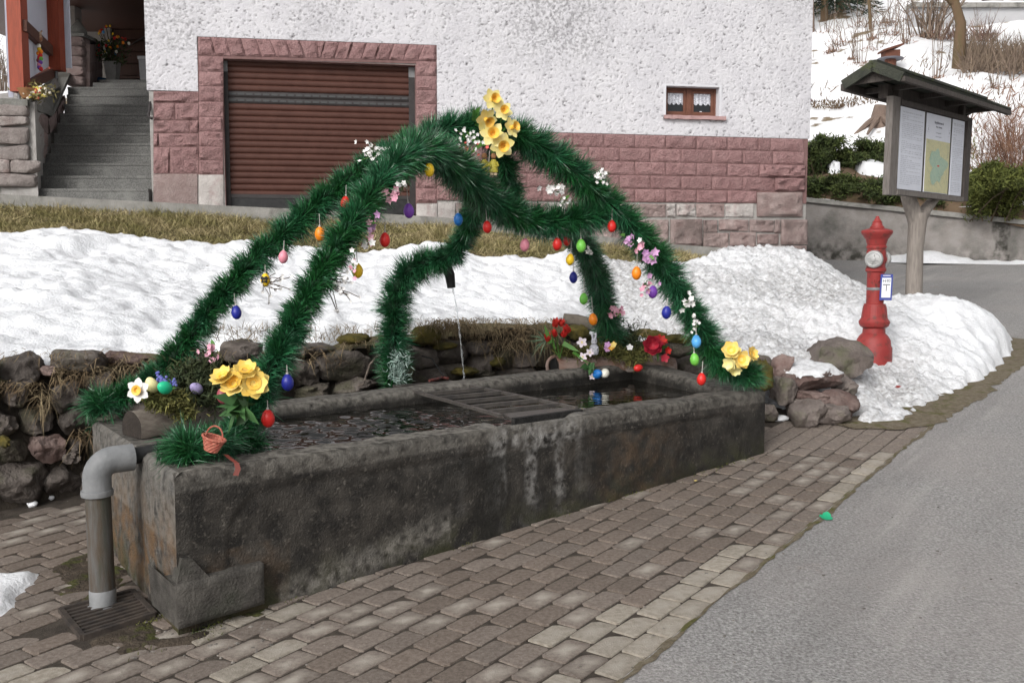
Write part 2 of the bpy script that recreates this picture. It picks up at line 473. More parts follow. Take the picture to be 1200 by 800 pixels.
def snow_fn(x, y, sd_):
    z = surf(x, y); p = np.stack([x, y, 0 * x], 1)
    right = sstep(0.0, 1.8, x + 0.12 * (y - 9)) * (1 - 0.75 * sstep(3.2, 4.2, x - 0.2 * (y - 9)))
    lump = fbm(p * 1.3, 3) * 0.05 + fbm(p * 3.3 + 9, 4, .6) * 0.030 * (1 - .5 * right) + np.clip(fbm(p * 1.9 + 31, 2), 0, 1) ** 2 * .05 * (1 - right)
    pits = np.clip(fbm(p * 9 + 3, 3, .6) - .25, 0, 1) * 0.034
    grain = fbm(p * 15 + 5, 3, 0.75) * 0.034 * (0.30 + 0.70 * right)
    wav = fbm(np.stack([x, y * 0.5, 0 * x], 1) * 3.1 + 40, 2) * 0.02
    t = sstep(-0.02, 0.16, sd_ + 0.05 * fbm(p * 6, 2))
    zz = z - 0.26 + (0.26 + lump - pits * (1 - right) + grain + wav) * t
    return zz, {'dirt': np.clip(right * (0.75 + 0.5 * fbm(p * 0.9 + 8, 2)), 0, 1)}
snow = height_mesh('snow', -7.5, 5.6, 3.5, 14.0, 0.030, snow_fn, m_snow, poly); struct(snow)
m_bank = M('bank_soil', (0.13, 0.105, 0.06), (0.07, 0.065, 0.025), 8, 0.95, 0.6, 40)
poly_b = np.array([tuple((wall0 + wd * s + wnn * 0.16).xy) for s in np.linspace(-5, 4.6, 20)] + [(1.5, 7.9), (2.4, 7.6), (3.4, 8.6), (4.0, 12.0), tuple(HW(943, 298, -0.1).xy), tuple(HW(-160, 222, -0.1).xy)])
def bank_fn(x, y, sd_):
    p = np.stack([x, y, 0 * x], 1)
    return surf(x, y) - 0.09 + 0.03 * fbm(p * 3, 3), {}
bank = height_mesh('bank_ground', -7.5, 5.6, 3.5, 14.0, 0.09, bank_fn, m_bank, poly_b); struct(bank)
# paved edging at the foot of the house
m_conc = M('concrete', (0.21, 0.205, 0.19), (0.31, 0.30, 0.28), 6, 0.9, 0.5, 60, c3=(0.10, 0.095, 0.085), s3=2.5)
b_ = MB()
fp = [HW(px, py) for px, py in foot]
for a, c in zip(fp[:-1], fp[1:]):
    q = [a + HN * 0.26, c + HN * 0.26, c - HN * 0.02, a - HN * 0.02]
    b_.hexa([v + Vector((0, 0, -0.2)) for v in q] + [v + Vector((0, 0, 0.012)) for v in q])
struct(b_.build('path', m_conc))

# dead grass on the bank: nobody could count it
m_straw = M('dead_grass', (0.40, 0.335, 0.185), (0.24, 0.215, 0.09), 3.2, 0.8, isl=0.45, lo=0.42, hi=0.58)
N = 52000
t = rng.random(N); k = rng.random(N)
gx = -6.5 + 8.8 * t; gy = yh(gx) - 0.24 - 2.1 * k
sdg = d_poly(gx, gy, poly) * np.where(in_poly(gx, gy, poly), 1, -1)
ok = sdg < 0.06; gx, gy = gx[ok], gy[ok]; N = len(gx)
gp = np.stack([gx, gy, surf(gx, gy) - 0.075], 1)
cl = fbm(gp * np.array([2.4, 2.4, 0]), 3)
gd = np.stack([rng.normal(0, 0.55, N), rng.normal(-0.35, 0.5, N), np.full(N, 0.75)], 1)
blades('grass', gp, gd, rng.uniform(0.05, 0.12, N) * (1 + 0.5 * cl), 0.006, np.stack([rng.normal(0, .02, N), -rng.random(N) * .03, -rng.random(N) * 0.05], 1), m_straw, None, 'flattened straw-coloured grass on the bank below the house')

# ------------------------------------------------------------------ brick pavement
pave_pts = [(-320, 900), (-320, 560), (0, 590), (60, 584), (420, 470), (905, 484), (940, 497), (1000, 499), (1060, 500), (1096, 497)]
pl = [onG(hit(*q), -0.011) for q in pave_pts] + [onG(E0 + PD * t, -0.011) for t in (1.0, 0.0, -1.0, -2.0)]
pl = [onG(E0 + PD * -2.5 + PW * 4.5, -0.011), onG(E0 + PD * 2.2 + PW * 4.5, -0.011)]
sheet = [onG(E0 + PD * a + PW * b, -0.0050) for a, b in ((-3, 0.0), (5.0, 0.0), (5.0, 4.4), (-3, 4.4))]
pavement = MB().add(sheet, [(0, 1, 2, 3)]).build('pavement', m_joint); struct(pavement)
m_pav = [M('paver_brown', (0.128, 0.101, 0.083), (0.205, 0.168, 0.141), 60, 0.85, 0.9, 150, rnd=0.13, bdist=0.004, c3=(0.36, 0.33, 0.30), s3=150, lo3=.62, hi3=.72),
         M('paver_grey', (0.138, 0.112, 0.095), (0.22, 0.185, 0.158), 60, 0.85, 0.9, 150, rnd=0.13, bdist=0.004, c3=(0.38, 0.35, 0.32), s3=150, lo3=.62, hi3=.72),
         M('paver_pale', (0.25, 0.218, 0.178), (0.36, 0.325, 0.275), 40, 0.85, 0.9, 150, rnd=0.12, bdist=0.006)]
for m in m_pav: attr_mix(m, 'dry', (0.37, 0.335, 0.29), noise_scale=14, lo=0.30, hi=0.60)
PL, PWD, PH = 0.1885, 0.1095, 0.04
def paver_mesh(seed, mat, dry):
    r = random.Random(seed); l, w = PL / 2, PWD / 2
    J = lambda a: a + r.uniform(-0.003, 0.003)
    vs = []
    for z, ins, ch in ((-PH, 0, .010), (-0.0022, 0, .010), (0, 0.0050, .016)):
        X, Y = l - ins, w - ins; c = ch * r.uniform(.7, 1.3)
        for x, y in ((-X + c, -Y), (X - c, -Y), (X, -Y + c), (X, Y - c), (X - c, Y), (-X + c, Y), (-X, Y - c), (-X, -Y + c)): vs.append((J(x), J(y), z))
    n0 = len(vs); vs.append((0, 0, 0.002))
    fs = [(8 * k + i, 8 * k + (i + 1) % 8, 8 * k + 8 + (i + 1) % 8, 8 * k + 8 + i) for k in (0, 1) for i in range(8)]
    fs += [(16 + i, 16 + (i + 1) % 8, n0) for i in range(8)]
    me = bpy.data.meshes.new('paver'); me.from_pydata(vs, [], fs); me.materials.append(mat)
    a = me.attributes.new('dry', 'FLOAT', 'POINT'); a.data.foreach_set('value', [0] * n0 + [dry])
    return me
pm = {(c, v): paver_mesh(c * 10 + v, m_pav[c], (0.0, 0.0, 1.3)[v]) for c in range(3) for v in range(3)}
TZ = 0.905
NL, NR, BL = hitz(204, 555, TZ), hitz(897, 457, TZ), hitz(108, 493, TZ + 0.005)
BR = P(747, 421, NR.y + 1.42)
tr_poly = np.array([tuple(NL.xy), tuple(NR.xy), tuple(BR.xy), tuple(BL.xy)])
cands = []
r_ = random.Random(3)
for j in range(0, 40):
    for i in range(-20, 30):
        c = E0 + PD * (0.194 * (i + 0.5 * (j % 2)) + 0.03 * math.sin(j * 1.7)) + PW * (0.115 * (j + 0.5))
        c = onG(c); q = proj(c)
        if not (-40 < q[0] < 1130 and 470 < q[1] < 850): continue
        dt = float(d_poly(np.array([c.x]), np.array([c.y]), tr_poly)[0]); ins = bool(in_poly(np.array([c.x]), np.array([c.y]), tr_poly)[0])
        if ins and dt > 0.05: continue
        if (c - wall0).dot(wnn) > -0.05 and c.x < 1.6: continue
        if c.y > hit(1000, 494).y and c.x > 1.2 and q[1] < 496: continue
        if q[0] < 700 and q[1] < 560 and q[0] > 140: continue
        inside = -8 < q[0] < 1110 and q[1] < 812
        cands.append((not inside, c.y, c, i, j))
cands.sort(key=lambda t: (t[0], t[1]))
rest = MB()
grate_c = hit(128, 722)
for n, (_, _, c, i, j) in enumerate(cands):
    q = proj(c)
    dry = 0.55 * fbm([[c.x * 1.1, c.y * 1.1, 3.1]], 2)[0] + r_.uniform(-0.4, 0.4)
    if j == 0: dry += 0.85
    elif j <= 1 and q[1] > 640: dry += 0.75
    elif j <= 3 and q[1] > 700: dry += 0.6
    if q[1] > 700: dry += 0.38 if (q[0] < 330 or q[0] > 560) else .15
    if (c - grate_c).xy.length < 0.33: dry -= 0.8
    col = 2 if dry > 0.62 else (1 if dry > 0.0 else 0)
    v = 2 if (dry > 0.05 and r_.random() < 0.7) else r_.randrange(2)
    rot = Matrix.Rotation(math.atan2(PD.y, PD.x) + r_.uniform(-0.012, 0.012), 4, 'Z')
    tilt = Matrix(((1, 0, 0, 0), (0, 1, 0, 0), (GB, GA, 1, 0), (0, 0, 0, 1)))
    sink = -0.03 if (c - grate_c).xy.length < 0.20 else 0.0
    mtx = Matrix.Translation(c + Vector((0, 0, r_.uniform(-0.0025, 0.0015) + sink))) @ tilt @ Matrix.Rotation(r_.uniform(-0.012, 0.012), 4, 'X') @ rot
    if n < 300:
        o = bpy.data.objects.new('paver', pm[(col, v)]); COL.objects.link(o); o.parent = pavement; o.matrix_local = mtx
    else:
        me = pm[(1, 0)]; rest.add([mtx @ vv.co for vv in me.vertices], [tuple(p.vertices) for p in me.polygons])
if rest.v: rest.build('pavers', m_pav[1], pavement, kind='stuff')

# mossy dirt verge between snow and road
m_verge = M('verge_dirt', (0.12, 0.095, 0.06), (0.20, 0.17, 0.125), 25, 0.95, 0.9, 60, c3=(0.10, 0.095, 0.03), s3=9, lo3=0.52, hi3=0.66)
out_px = [(1000, 503), (1050, 504), (1092, 497), (1112, 488), (1140, 472), (1165, 456), (1188, 437), (1204, 420), (1215, 400)]
vp_, _ = spline([list(hit(*q)) for q in out_px], 160)
inn = [onG(Vector(q) + Vector((-0.25, 0.35, 0)), 0.014) for q in vp_]; oo = [onG(Vector(q) + Vector((.03, -.04, 0)) * float(fbm([[k * .21, 1.5, 2]], 3)[0]), 0.008) for k, q in enumerate(vp_)]
struct(MB().grid([oo, inn]).build('verge', m_verge))
# ------------------------------------------------------------------ dry stone wall behind the trough
m_stone = M('field_stone', (0.070, 0.057, 0.050), (0.150, 0.130, 0.116), 9, 0.9, 1.0, 38, rnd=0.28, c3=(0.085, 0.085, 0.05), s3=3.5, lo3=0.52, hi3=0.7)
m_stone_red = M('red_sandstone', (0.135, 0.085, 0.075), (0.22, 0.165, 0.148), 9, 0.9, 1.0, 38, rnd=0.2)
m_mossy = M('mossy_stone', (0.085, 0.073, 0.060), (0.078, 0.073, 0.048), 6, 0.9, 1.0, 38, rnd=0.2, lo=0.4, hi=0.58)
m_boul = M('grey_boulder', (0.115, 0.095, 0.085), (0.20, 0.17, 0.155), 8, .9, 1.0, 38, rnd=.2, c3=(.10, .10, .06), s3=4, lo3=.5, hi3=.66)
m_moss = M('moss', (0.135, 0.105, 0.022), (0.060, 0.055, 0.018), 16, 0.95, 0.8, 120)
m_dark = M('dark_soil', (0.030, 0.025, 0.021), (0.055, 0.045, 0.035), 10, 0.95, 0.8, 60)
WAX = (wd, -wnn, Vector((0, 0, 1)))
drywall = thing('dry_stone_wall', 'low dry stone wall of dark field stones holding back the snow bank', 'stone wall', (wall0.x, wall0.y, 0.2))
ws = MB(); rows = []
for s in np.linspace(-5, 4.9, 40):
    b0 = wall0 + wd * s
    top = float(surf(b0.x + wnn.x * 0.3, b0.y + wnn.y * 0.3)) - 0.14
    g0 = G(b0.x, b0.y)
    rows.append([b0 + wnn * 0.10 + Vector((0, 0, g0 - 0.1)), b0 + wnn * 0.13 + Vector((0, 0, (g0 + top) / 2)), b0 + wnn * 0.16 + Vector((0, 0, top)), b0 + wnn * 0.5 + Vector((0, 0, top + 0.03))])
ws.grid(rows).build('earth_core', m_dark, drywall)
stones = [  # px bbox of each face, material (0 stone, 1 mossy, 2 red), lean
    (-2, 419, 53, 452, 0, .22), (66, 411, 132, 438, 0, -.12), (47, 428, 66, 441, 2, 0), (55, 443, 98, 485, 0, .15), (18, 478, 68, 512, 0, .05), (-14, 482, 18, 516, 0, 0), (67, 476, 100, 513, 0, .1),
    (-8, 513, 34, 546, 1, 0), (36, 510, 72, 541, 2, .05), (71, 526, 96, 541, 0, 0), (79, 513, 95, 527, 0, .1), (-12, 543, 56, 588, 0, .02), (53, 542, 98, 580, 0, -.03), (6, 452, 34, 480, 0, .1),
    (96, 545, 140, 585, 0, 0), (98, 505, 140, 545, 1, .1), (100, 470, 140, 508, 0, 0), (132, 412, 178, 432, 2, -.15), (98, 437, 132, 470, 0, .1), (135, 436, 190, 470, 1, 0), (140, 470, 200, 510, 0, 0),
    (178, 420, 225, 446, 0, .08), (222, 415, 264, 440, 1, -.05), (190, 446, 250, 480, 0, 0), (250, 436, 300, 470, 1, 0), (264, 399, 310, 424, 0, .1),
    (298, 424, 342, 456, 0, 0), (338, 401, 390, 419, 0, -.06), (342, 418, 372, 452, 0, .1), (371, 411, 444, 446, 0, -.05), (384, 441, 442, 462, 0, 0), (350, 448, 388, 470, 1, 0), (440, 400, 478, 430, 0, 0), (440, 428, 478, 452, 0, 0),
    (473, 406, 506, 431, 0, .05), (504, 400, 542, 428, 0, 0), (474, 428, 514, 450, 0, 0), (512, 424, 545, 446, 1, 0), (543, 400, 584, 416, 0, -.05), (553, 414, 577, 438, 0, 0), (576, 413, 604, 434, 1, .08), (598, 408, 628, 432, 0, 0),
    (540, 432, 575, 446, 1, 0), (572, 430, 640, 444, 0, 0), (624, 395, 668, 430, 1, 0), (666, 400, 705, 428, 0, 0), (700, 392, 748, 425, 1, .05), (745, 400, 790, 430, 0, 0), (786, 408, 826, 440, 1, -.05), (820, 415, 858, 448, 0, 0), (852, 420, 892, 452, 0, 0),
    (-60, 480, -12, 540, 0, 0), (-70, 420, -4, 480, 0, 0), (-70, 540, -10, 590, 0, 0)]
for n, (x0, y0, x1, y1, mt, ln) in enumerate(stones):
    cx, cy = (x0 + x1) / 2, (y0 + y1) / 2
    Y = wall_Y(cx) + 0.07; u = (cx - 600) / FPX
    pz = P(cx, cy, Y)
    kx = FPX / Y * (wd.x - u * wd.y)                            # pixels per metre along the wall
    hw, hh = (x1 - x0) / 2 / kx * 1.07, (y1 - y0) / 2 / (FPX / Y) * 1.10
    a = wd * math.cos(ln) + Vector((0, 0, math.sin(ln))); cc = Vector((0, 0, math.cos(ln))) - wd * math.sin(ln)
    rock('stone', pz + wnn * 0.06 - wnn * random.uniform(-0.03, 0.04), (hw, random.uniform(0.15, 0.19), hh), (m_stone, m_mossy, m_stone_red)[mt], drywall, (a, -wnn, cc), 4 if x1 < 450 else 3, n + 1, amp=0.13, cuts=13, p=4.5, freq=2.6)
for n, (x0, y0, x1, y1, mt) in enumerate(((742, 400, 792, 438, 1), (788, 410, 832, 444, 0), (826, 418, 866, 450, 1), (858, 424, 902, 460, 0), (770, 396, 815, 418, 1))):
    c_ = P((x0 + x1) / 2, (y0 + y1) / 2, 7.75 - .12 * n); rock('stone', c_, ((x1 - x0) / 2 * 7.5 / FPX * 1.2, .16, (y1 - y0) / 2 * 7.5 / FPX * 1.15), (m_stone, m_mossy)[mt], drywall, (Vector((.96, -.28, 0)), Vector((-.28, -.96, 0)), Vector((0, 0, 1))), 3, 160 + n, amp=.13, cuts=11, p=4)
    V, F = rock_np(c_ + Vector((0, -.02, (y1 - y0) / 2 * 7.5 / FPX * .8)), ((x1 - x0) / 2 * 7.5 / FPX * .9, 0.13, .035), WAX, 3, 170 + n, p=2.2, amp=.3, cuts=1, freq=5)
    if n != 1: np_mesh('moss_cushion', V, None, F, m_moss, drywall, None, None, True)
# moss cushions on the wall
for n, (px, py, w, h, dY) in enumerate(((414, 397, 36, 11, .05), (500, 393, 34, 20, .0), (520, 405, 28, 8, -.02), (545, 435, 30, 9, -.08), (700, 402, 30, 16, .05), (755, 395, 60, 16, .1), (795, 412, 50, 20, .05), (678, 390, 26, 16, .02), (580, 424, 22, 10, 0), (5, 517, 9, 12, -.08), (893, 440, 14, 32, .0))):
    Y = wall_Y(px) + dY if px < 850 else 6.95
    V, F = rock_np(P(px, py, Y), (w / 2 * Y / FPX * 1.1, 0.09, h / 2 * Y / FPX * 1.15), WAX, 3, 60 + n, p=2.2, amp=0.22, cuts=2, freq=5)
    np_mesh('moss_cushion', V, None, F, m_moss, drywall, None, None, True)
# dead roots and grass that hang over the wall's top
m_root = M('dead_roots', (0.13, 0.088, 0.05), (0.24, 0.19, 0.115), 6, 0.9, isl=0.5)
bs, ds, Ls, dr = [], [], [], []
for x0, x1, y0, y1, n, ln in ((0, 52, 446, 458, 240, .10), (44, 62, 455, 480, 130, .16), (62, 135, 425, 448, 420, .10), (135, 200, 416, 440, 300, .10), (355, 405, 405, 425, 130, .14), (400, 440, 398, 404, 90, .07), (490, 660, 372, 390, 1500, .10), (505, 560, 374, 384, 500, .14), (560, 640, 390, 408, 300, .24), (610, 650, 378, 400, 250, .24), (700, 850, 384, 405, 500, .12), (0, 350, 408, 420, 260, .09), (85, 110, 500, 515, 90, .15)):
    for _ in range(n):
        px = random.uniform(x0, x1); py = random.uniform(y0, y1)
        Y = wall_Y(px) + random.uniform(-0.10, 0.12)
        bs.append(P(px, py, Y)); ds.append((random.gauss(0, .6), random.gauss(-.5, .4), random.gauss(0.15, .5)))
        L = ln * random.uniform(0.5, 1.3); Ls.append(L * 0.55); dr.append((random.gauss(0, .02), random.gauss(-.01, .02), -L * random.uniform(0.2, 0.9)))
blades('hanging_roots', bs, np.array(ds), np.array(Ls), 0.0045, np.array(dr), m_root, drywall)

# loose boulders heaped at the end of the wall
BX = (Vector((0.96, 0.28, 0)), Vector((0.28, -0.96, 0)), Vector((0, 0, 1)))
boulders = [((950, 400, 1016, 446), 7.75, m_boul, 0.10, 'largest mossy rounded boulder lying against the snow beside the red hydrant', .26),
            ((918, 424, 980, 459), 7.25, m_stone_red, 0.06, 'flat boulder with a snowy top in the middle of the heap', .22),
            ((904, 417, 928, 447), 7.25, m_stone_red, -.3, 'small reddish pointed boulder upright at the top of the heap', .13),
            ((884, 414, 907, 442), 7.45, m_boul, 0.2, 'grey boulder half buried behind the end of the garland', .15),
            ((905, 443, 931, 472), 7.1, m_boul, 0.0, 'round grey boulder beside the trough end under the reddish pointed one', .14),
            ((931, 456, 964, 474), 7.1, m_stone_red, -.12, 'thin brown slab wedged under the snow-topped boulder', .16),
            ((958, 458, 1008, 487), 7.1, m_stone_red, -.25, 'wedge-shaped reddish slab sloping down towards the snow', .18),
            ((921, 466, 958, 499), 7.0, m_boul, 0.05, 'low grey boulder at the bottom of the heap beside the trough end', .17), ((954, 472, 996, 499), 6.98, m_boul, -.1, 'low dark mossy boulder at the bottom of the heap by the snow edge', .17), ((886, 470, 908, 492), 7.1, m_boul, 0, 'small dark boulder in the gap right behind the trough end', .1),
            ((974, 438, 999, 465), 7.4, m_boul, -.3, 'dark boulder wedged between the snow-topped one and the snow', .15)]
for n, ((x0, y0, x1, y1), Y, mt, ln, lab, dep) in enumerate(boulders):
    c = P((x0 + x1) / 2, (y0 + y1) / 2, Y)
    a = BX[0] * math.cos(ln) + Vector((0, 0, math.sin(ln))); cc = Vector((0, 0, math.cos(ln))) - BX[0] * math.sin(ln)
    V, F = rock_np(c, ((x1 - x0) / 2 * Y / FPX * 1.06, dep, (y1 - y0) / 2 * Y / FPX * 1.08), (a, BX[1], cc), 4, 90 + n, amp=0.13, cuts=13, p=4, freq=2.6)
    r = np_mesh('boulder', V, None, F, mt, None, None, None, True, 50); tag(r, lab, 'boulder', 'boulders heaped at the end of the trough')
    if n == 1:
        top = V[:, 2] > c.z + 0.005
        V2 = V.copy(); V2[:, 2] = V2[:, 2] + 0.012 + 0.012 * fbm(V * 14, 3); sel = top[F].all(1)
        o = np_mesh('snow_cap', V2, None, F[sel], m_snow, r, None, 'stuff', True); set_attr(o, 'dirt', np.full(len(V2), 0.5))
for n, (px, py, w, lab) in enumerate(((952, 492, 24, 'small melting snow lump in front of the boulder heap'), (914, 490, 20, 'thin snow crust between trough end and boulders'), (38, 590, 12, 'small icy lump at the foot of the dry stone wall'), (60, 583, 6, 'tiny icy lump at the foot of the dry stone wall'))):
    c = hit(px, py, 0.012); s_ = w / 2 * c.y / FPX
    V, F = rock_np(c, (s_, s_ * 0.8, 0.022 if n < 3 else 0.015), None, 3, 120 + n, p=2.2, amp=0.25, cuts=0, freq=2)
    o = np_mesh('snow_lump', V, None, F, m_snow, None, None, None, True); tag(o, lab, 'snow lump')
c = hit(2, 696)
pp = [hit(*q, 0.0) for q in ((-60, 672), (10, 673), (44, 671), (42, 684), (24, 700), (24, 708), (0, 724), (-60, 740))]
V = [];
pl_ = np.array([tuple(q.xy) for q in pp])
def patch_fn(x, y, s_):
    p = np.stack([x, y, 0 * x], 1); t = sstep(-0.01, 0.07, s_ + 0.02 * fbm(p * 9, 2))
    return GA * y + GB * x - 0.01 + (0.045 + 0.012 * fbm(p * 4, 3)) * t, {'dirt': np.zeros(len(x))}
o = height_mesh('snow_patch', -2.9, -1.4, 3.3, 4.9, 0.02, patch_fn, m_snow, pl_); struct(o)

# ------------------------------------------------------------------ the stone trough
m_trough = M('trough_stone', (0.020, 0.018, 0.016), (0.064, 0.057, 0.049), 9, 0.75, 1.0, 95, detail=15, c3=(0.120, 0.108, 0.093), s3=48, lo3=0.56, hi3=0.72, lo=0.38, hi=0.66, bdist=0.010)
attr_mix(m_trough, 'lime', (0.36, 0.35, 0.335), noise_scale=26, lo=0.36, hi=0.62)
attr_mix(m_trough, 'moss', (0.035, 0.038, 0.012), noise_scale=9, lo=0.40, hi=0.6)
attr_mix(m_trough, 'rust', (0.14, 0.085, 0.045), noise_scale=12, lo=0.36, hi=0.62)
attr_mix(m_trough, 'wet', (0.014, 0.013, 0.011), noise_scale=5, lo=0.35, hi=0.6)
attr_mix(m_trough, 'pale', (0.23, 0.215, 0.19), noise_scale=24, lo=0.3, hi=0.6)
trough = thing('stone_trough', 'long dark weathered stone water trough standing on the brick pavement', 'water trough', (NL.x, NL.y, G(NL.x, NL.y)))
cen = (NL + NR + BL + BR) / 4
TD = (NR - NL).normalized(); TN = Vector((TD.y, -TD.x, 0)).normalized()      # TN points to the road
def face(A, B, out, nx_, ny_, kind):
    V, at = [], {k: [] for k in ('lime', 'moss', 'rust', 'wet', 'pale')}
    Lh = (B - A).length
    for j in range(ny_ + 1):
        for i in range(nx_ + 1):
            s = i / nx_; t = j / ny_
            p = A.lerp(B, s); zb = G(p.x, p.y) - 0.04; h = p.z - zb; z = p.z - h * t; d = p.z - z
            x = s * Lh; prof = 0.0
            if d < 0.03: prof = -0.020 + 0.020 * math.sqrt(max(0, 1 - (1 - d / 0.03) ** 2)) ** .7
            if kind == 'front':
                edge_ = min(x, Lh - x)
                yb = 0.105
                r = 0.22; rec = 0.0                              # recessed panel with rounded upper corners
                if d > yb and edge_ > 0.20:
                    cx_, cy_ = edge_ - 0.20, d - yb
                    sdv = min(cx_, cy_) if not (cx_ < r and cy_ < r) else r - math.hypot(r - cx_, r - cy_)
                    rec = min(max(sdv / 0.022, 0), 1)
                    if 0.0 < sdv < 0.04: rec += 0.9 * math.sin(math.pi * sdv / 0.04)
                prof -= 0.006 * rec
            V.append([p.x + out.x * prof, p.y + out.y * prof, z, x, d])
            n_end = 1 - min(x / 0.8, 1)
            if kind == 'front':
                px_ = proj(p)[0]
                lime = math.exp(-((px_ - 618) / 55.0) ** 2) * (1.0 if d < 0.42 else 0.35) * max(0.0, min(1.0, 0.35 + 1.6 * float(vnoise([[px_ * .085, d * 1.2, 4]])[0])))
                if 600 < px_ < 682 and d < 0.13: lime = max(lime, 0.6 + .4 * float(vnoise([[px_ * .2, 2, 4]])[0]))
                at['lime'].append(min(lime, 1) * (0.9 if d > 0.02 else 0.4))
                at['moss'].append(float(np.clip((d - h + 0.22) / 0.2, 0, 1)) * 0.9)
                at['rust'].append(0.5 * math.exp(-((px_ - 745) / 45.0) ** 2) * (d > .12) + 0.25 * (x < 0.5 and d > 0.35))
                at['wet'].append(0.9 * math.exp(-((px_ - 575) / 65.0) ** 2) * (d > 0.14) + 0.55 * (x > Lh * 0.55) * (d > 0.12))
                band = abs(d - (0.30 + 0.30 * (1 - min(x / 1.5, 1))) - 0.10)
                at['pale'].append(0.8 * max(0, 1 - band / 0.10) * (0.45 < x < 1.35) + 0.45 * (d < 0.07))
            elif kind == 'end':
                at['lime'].append(0.25); at['moss'].append(float(np.clip((d - h + 0.3) / 0.25, 0, 1))); at['rust'].append(0.95 * float(np.clip((d - 0.08) / 0.2, 0, 1)) * float(np.clip((h - d) / 0.15, 0, 1))); at['wet'].append(0.0); at['pale'].append(0.45 * (d < 0.3))
            else:
                for k in at: at[k].append(0.0)
    V = np.array(V); q = V[:, :3]
    nz = fbm(q * 3.0, 3) * 0.010 + fbm(q * 14, 3) * 0.0045
    q = q + np.outer(nz * sstep(.0, .03, V[:, 4]) * sstep(0, .05, np.minimum(V[:, 3], Lh - V[:, 3])), np.array(out[:]))
    idx = np.arange(len(V)).reshape(ny_ + 1, nx_ + 1)
    Q = np.stack([idx[1:, :-1], idx[1:, 1:], idx[:-1, 1:], idx[:-1, :-1]], -1).reshape(-1, 4)
    return q, Q, at
RIM = 0.20
def inset(a, b, c, e, w):                                         # inner rim corners
    m = (a + b + c + e) / 4; out = []
    ring = [a, b, c, e]
    for i in range(4):
        p0, p1, p2 = ring[i - 1], ring[i], ring[(i + 1) % 4]
        d1 = (p1 - p0).normalized(); d2 = (p2 - p1).normalized()
        n1 = Vector((-d1.y, d1.x, 0)); n2 = Vector((-d2.y, d2.x, 0))
        k = 1 + n1.dot(n2); out.append(p1 + (n1 + n2) * (w / k))
    return out
IN = inset(NL, NR, BR, BL, RIM)
Vs, Qs, AT, o_ = [], [], {k: [] for k in ('lime', 'moss', 'rust', 'wet', 'pale')}, 0
sides = [(NL, NR, TN, 230, 40, 'front'), (BL, NL, (Vector(((NL - BL).y, -(NL - BL).x, 0))).normalized(), 90, 40, 'end'), (NR, BR, (Vector(((BR - NR).y, -(BR - NR).x, 0))).normalized(), 60, 20, 'x'), (BR, BL, -TN, 80, 14, 'x')]
for s_ in sides:
    q, Q, at = face(*s_); Vs.append(q); Qs.append(Q + o_); o_ += len(q)
    for k in AT: AT[k] += at[k]
# rim top: a dense strip along each side from the outer to the inner edge, then down into the water
ring_o, ring_i = [NL, NR, BR, BL], IN
for i in range(4):
    a, b, c, e = ring_o[i], ring_o[(i + 1) % 4], ring_i[(i + 1) % 4], ring_i[i]
    n = int((b - a).length / 0.03); nj = 9; V = []
    oa = Vector(((b - a).y, -(b - a).x, 0)).normalized()
    for j in range(nj):
        for k in range(n + 1):
            s = k / n; u = min(j / 6, 1)
            po = a.lerp(b, s) - oa * 0.020; pi = e.lerp(c, s); p = po.lerp(pi, u)
            dz = 0 if j < 6 else (-0.012 if j == 6 else (-0.06 if j == 7 else -0.34))
            if j >= 6: p = pi - oa * (0.0 if j == 6 else 0.02)
            z = p.z + dz
            if i == 0:                                            # worn dip where the overflow plate is let into the rim
                pxx = proj(a.lerp(b, s))[0]
                z -= 0.030 * float(sstep(584, 600, np.array(pxx)) * (1 - sstep(672, 684, np.array(pxx))))
            V.append([p.x, p.y, z])
            lm = 0.0
            if i == 0:
                lm = 0.8 * math.exp(-((pxx - 592) / 20.0) ** 2) + 0.6 * math.exp(-((pxx - 684) / 10.0) ** 2)
            AT['lime'].append(lm * (j < 7)); AT['moss'].append(0.0); AT['rust'].append(0.0); AT['wet'].append(0.9 * (j >= 7) + 0.35 * (i == 0 and s > 0.45)); AT['pale'].append((0.95 if i == 0 and s < 0.45 else (0.9 if i == 2 else 0.55)) * (j < 7))
    V = np.array(V); msk = np.repeat(np.array([1.0] * 7 + [0.5, 0.3]), n + 1); msk[:n + 1] = 0.35
    V[:, 2] += (fbm(V * 4, 3) * 0.007 + fbm(V * 20, 3) * 0.004) * msk
    idx = np.arange(len(V)).reshape(nj, n + 1)
    Qs.append(np.stack([idx[:-1, :-1], idx[:-1, 1:], idx[1:, 1:], idx[1:, :-1]], -1).reshape(-1, 4) + o_); Vs.append(V); o_ += len(V)
body = np_mesh('basin', np.vstack(Vs), np.vstack(Qs), None, m_trough, trough, None, None, True, 60)
for k in AT: set_attr(body, k, AT[k])
MB().add([(p.x, p.y, p.z - 0.33) for p in IN], [(0, 1, 2, 3)]).build('basin_floor', m_dark, trough)
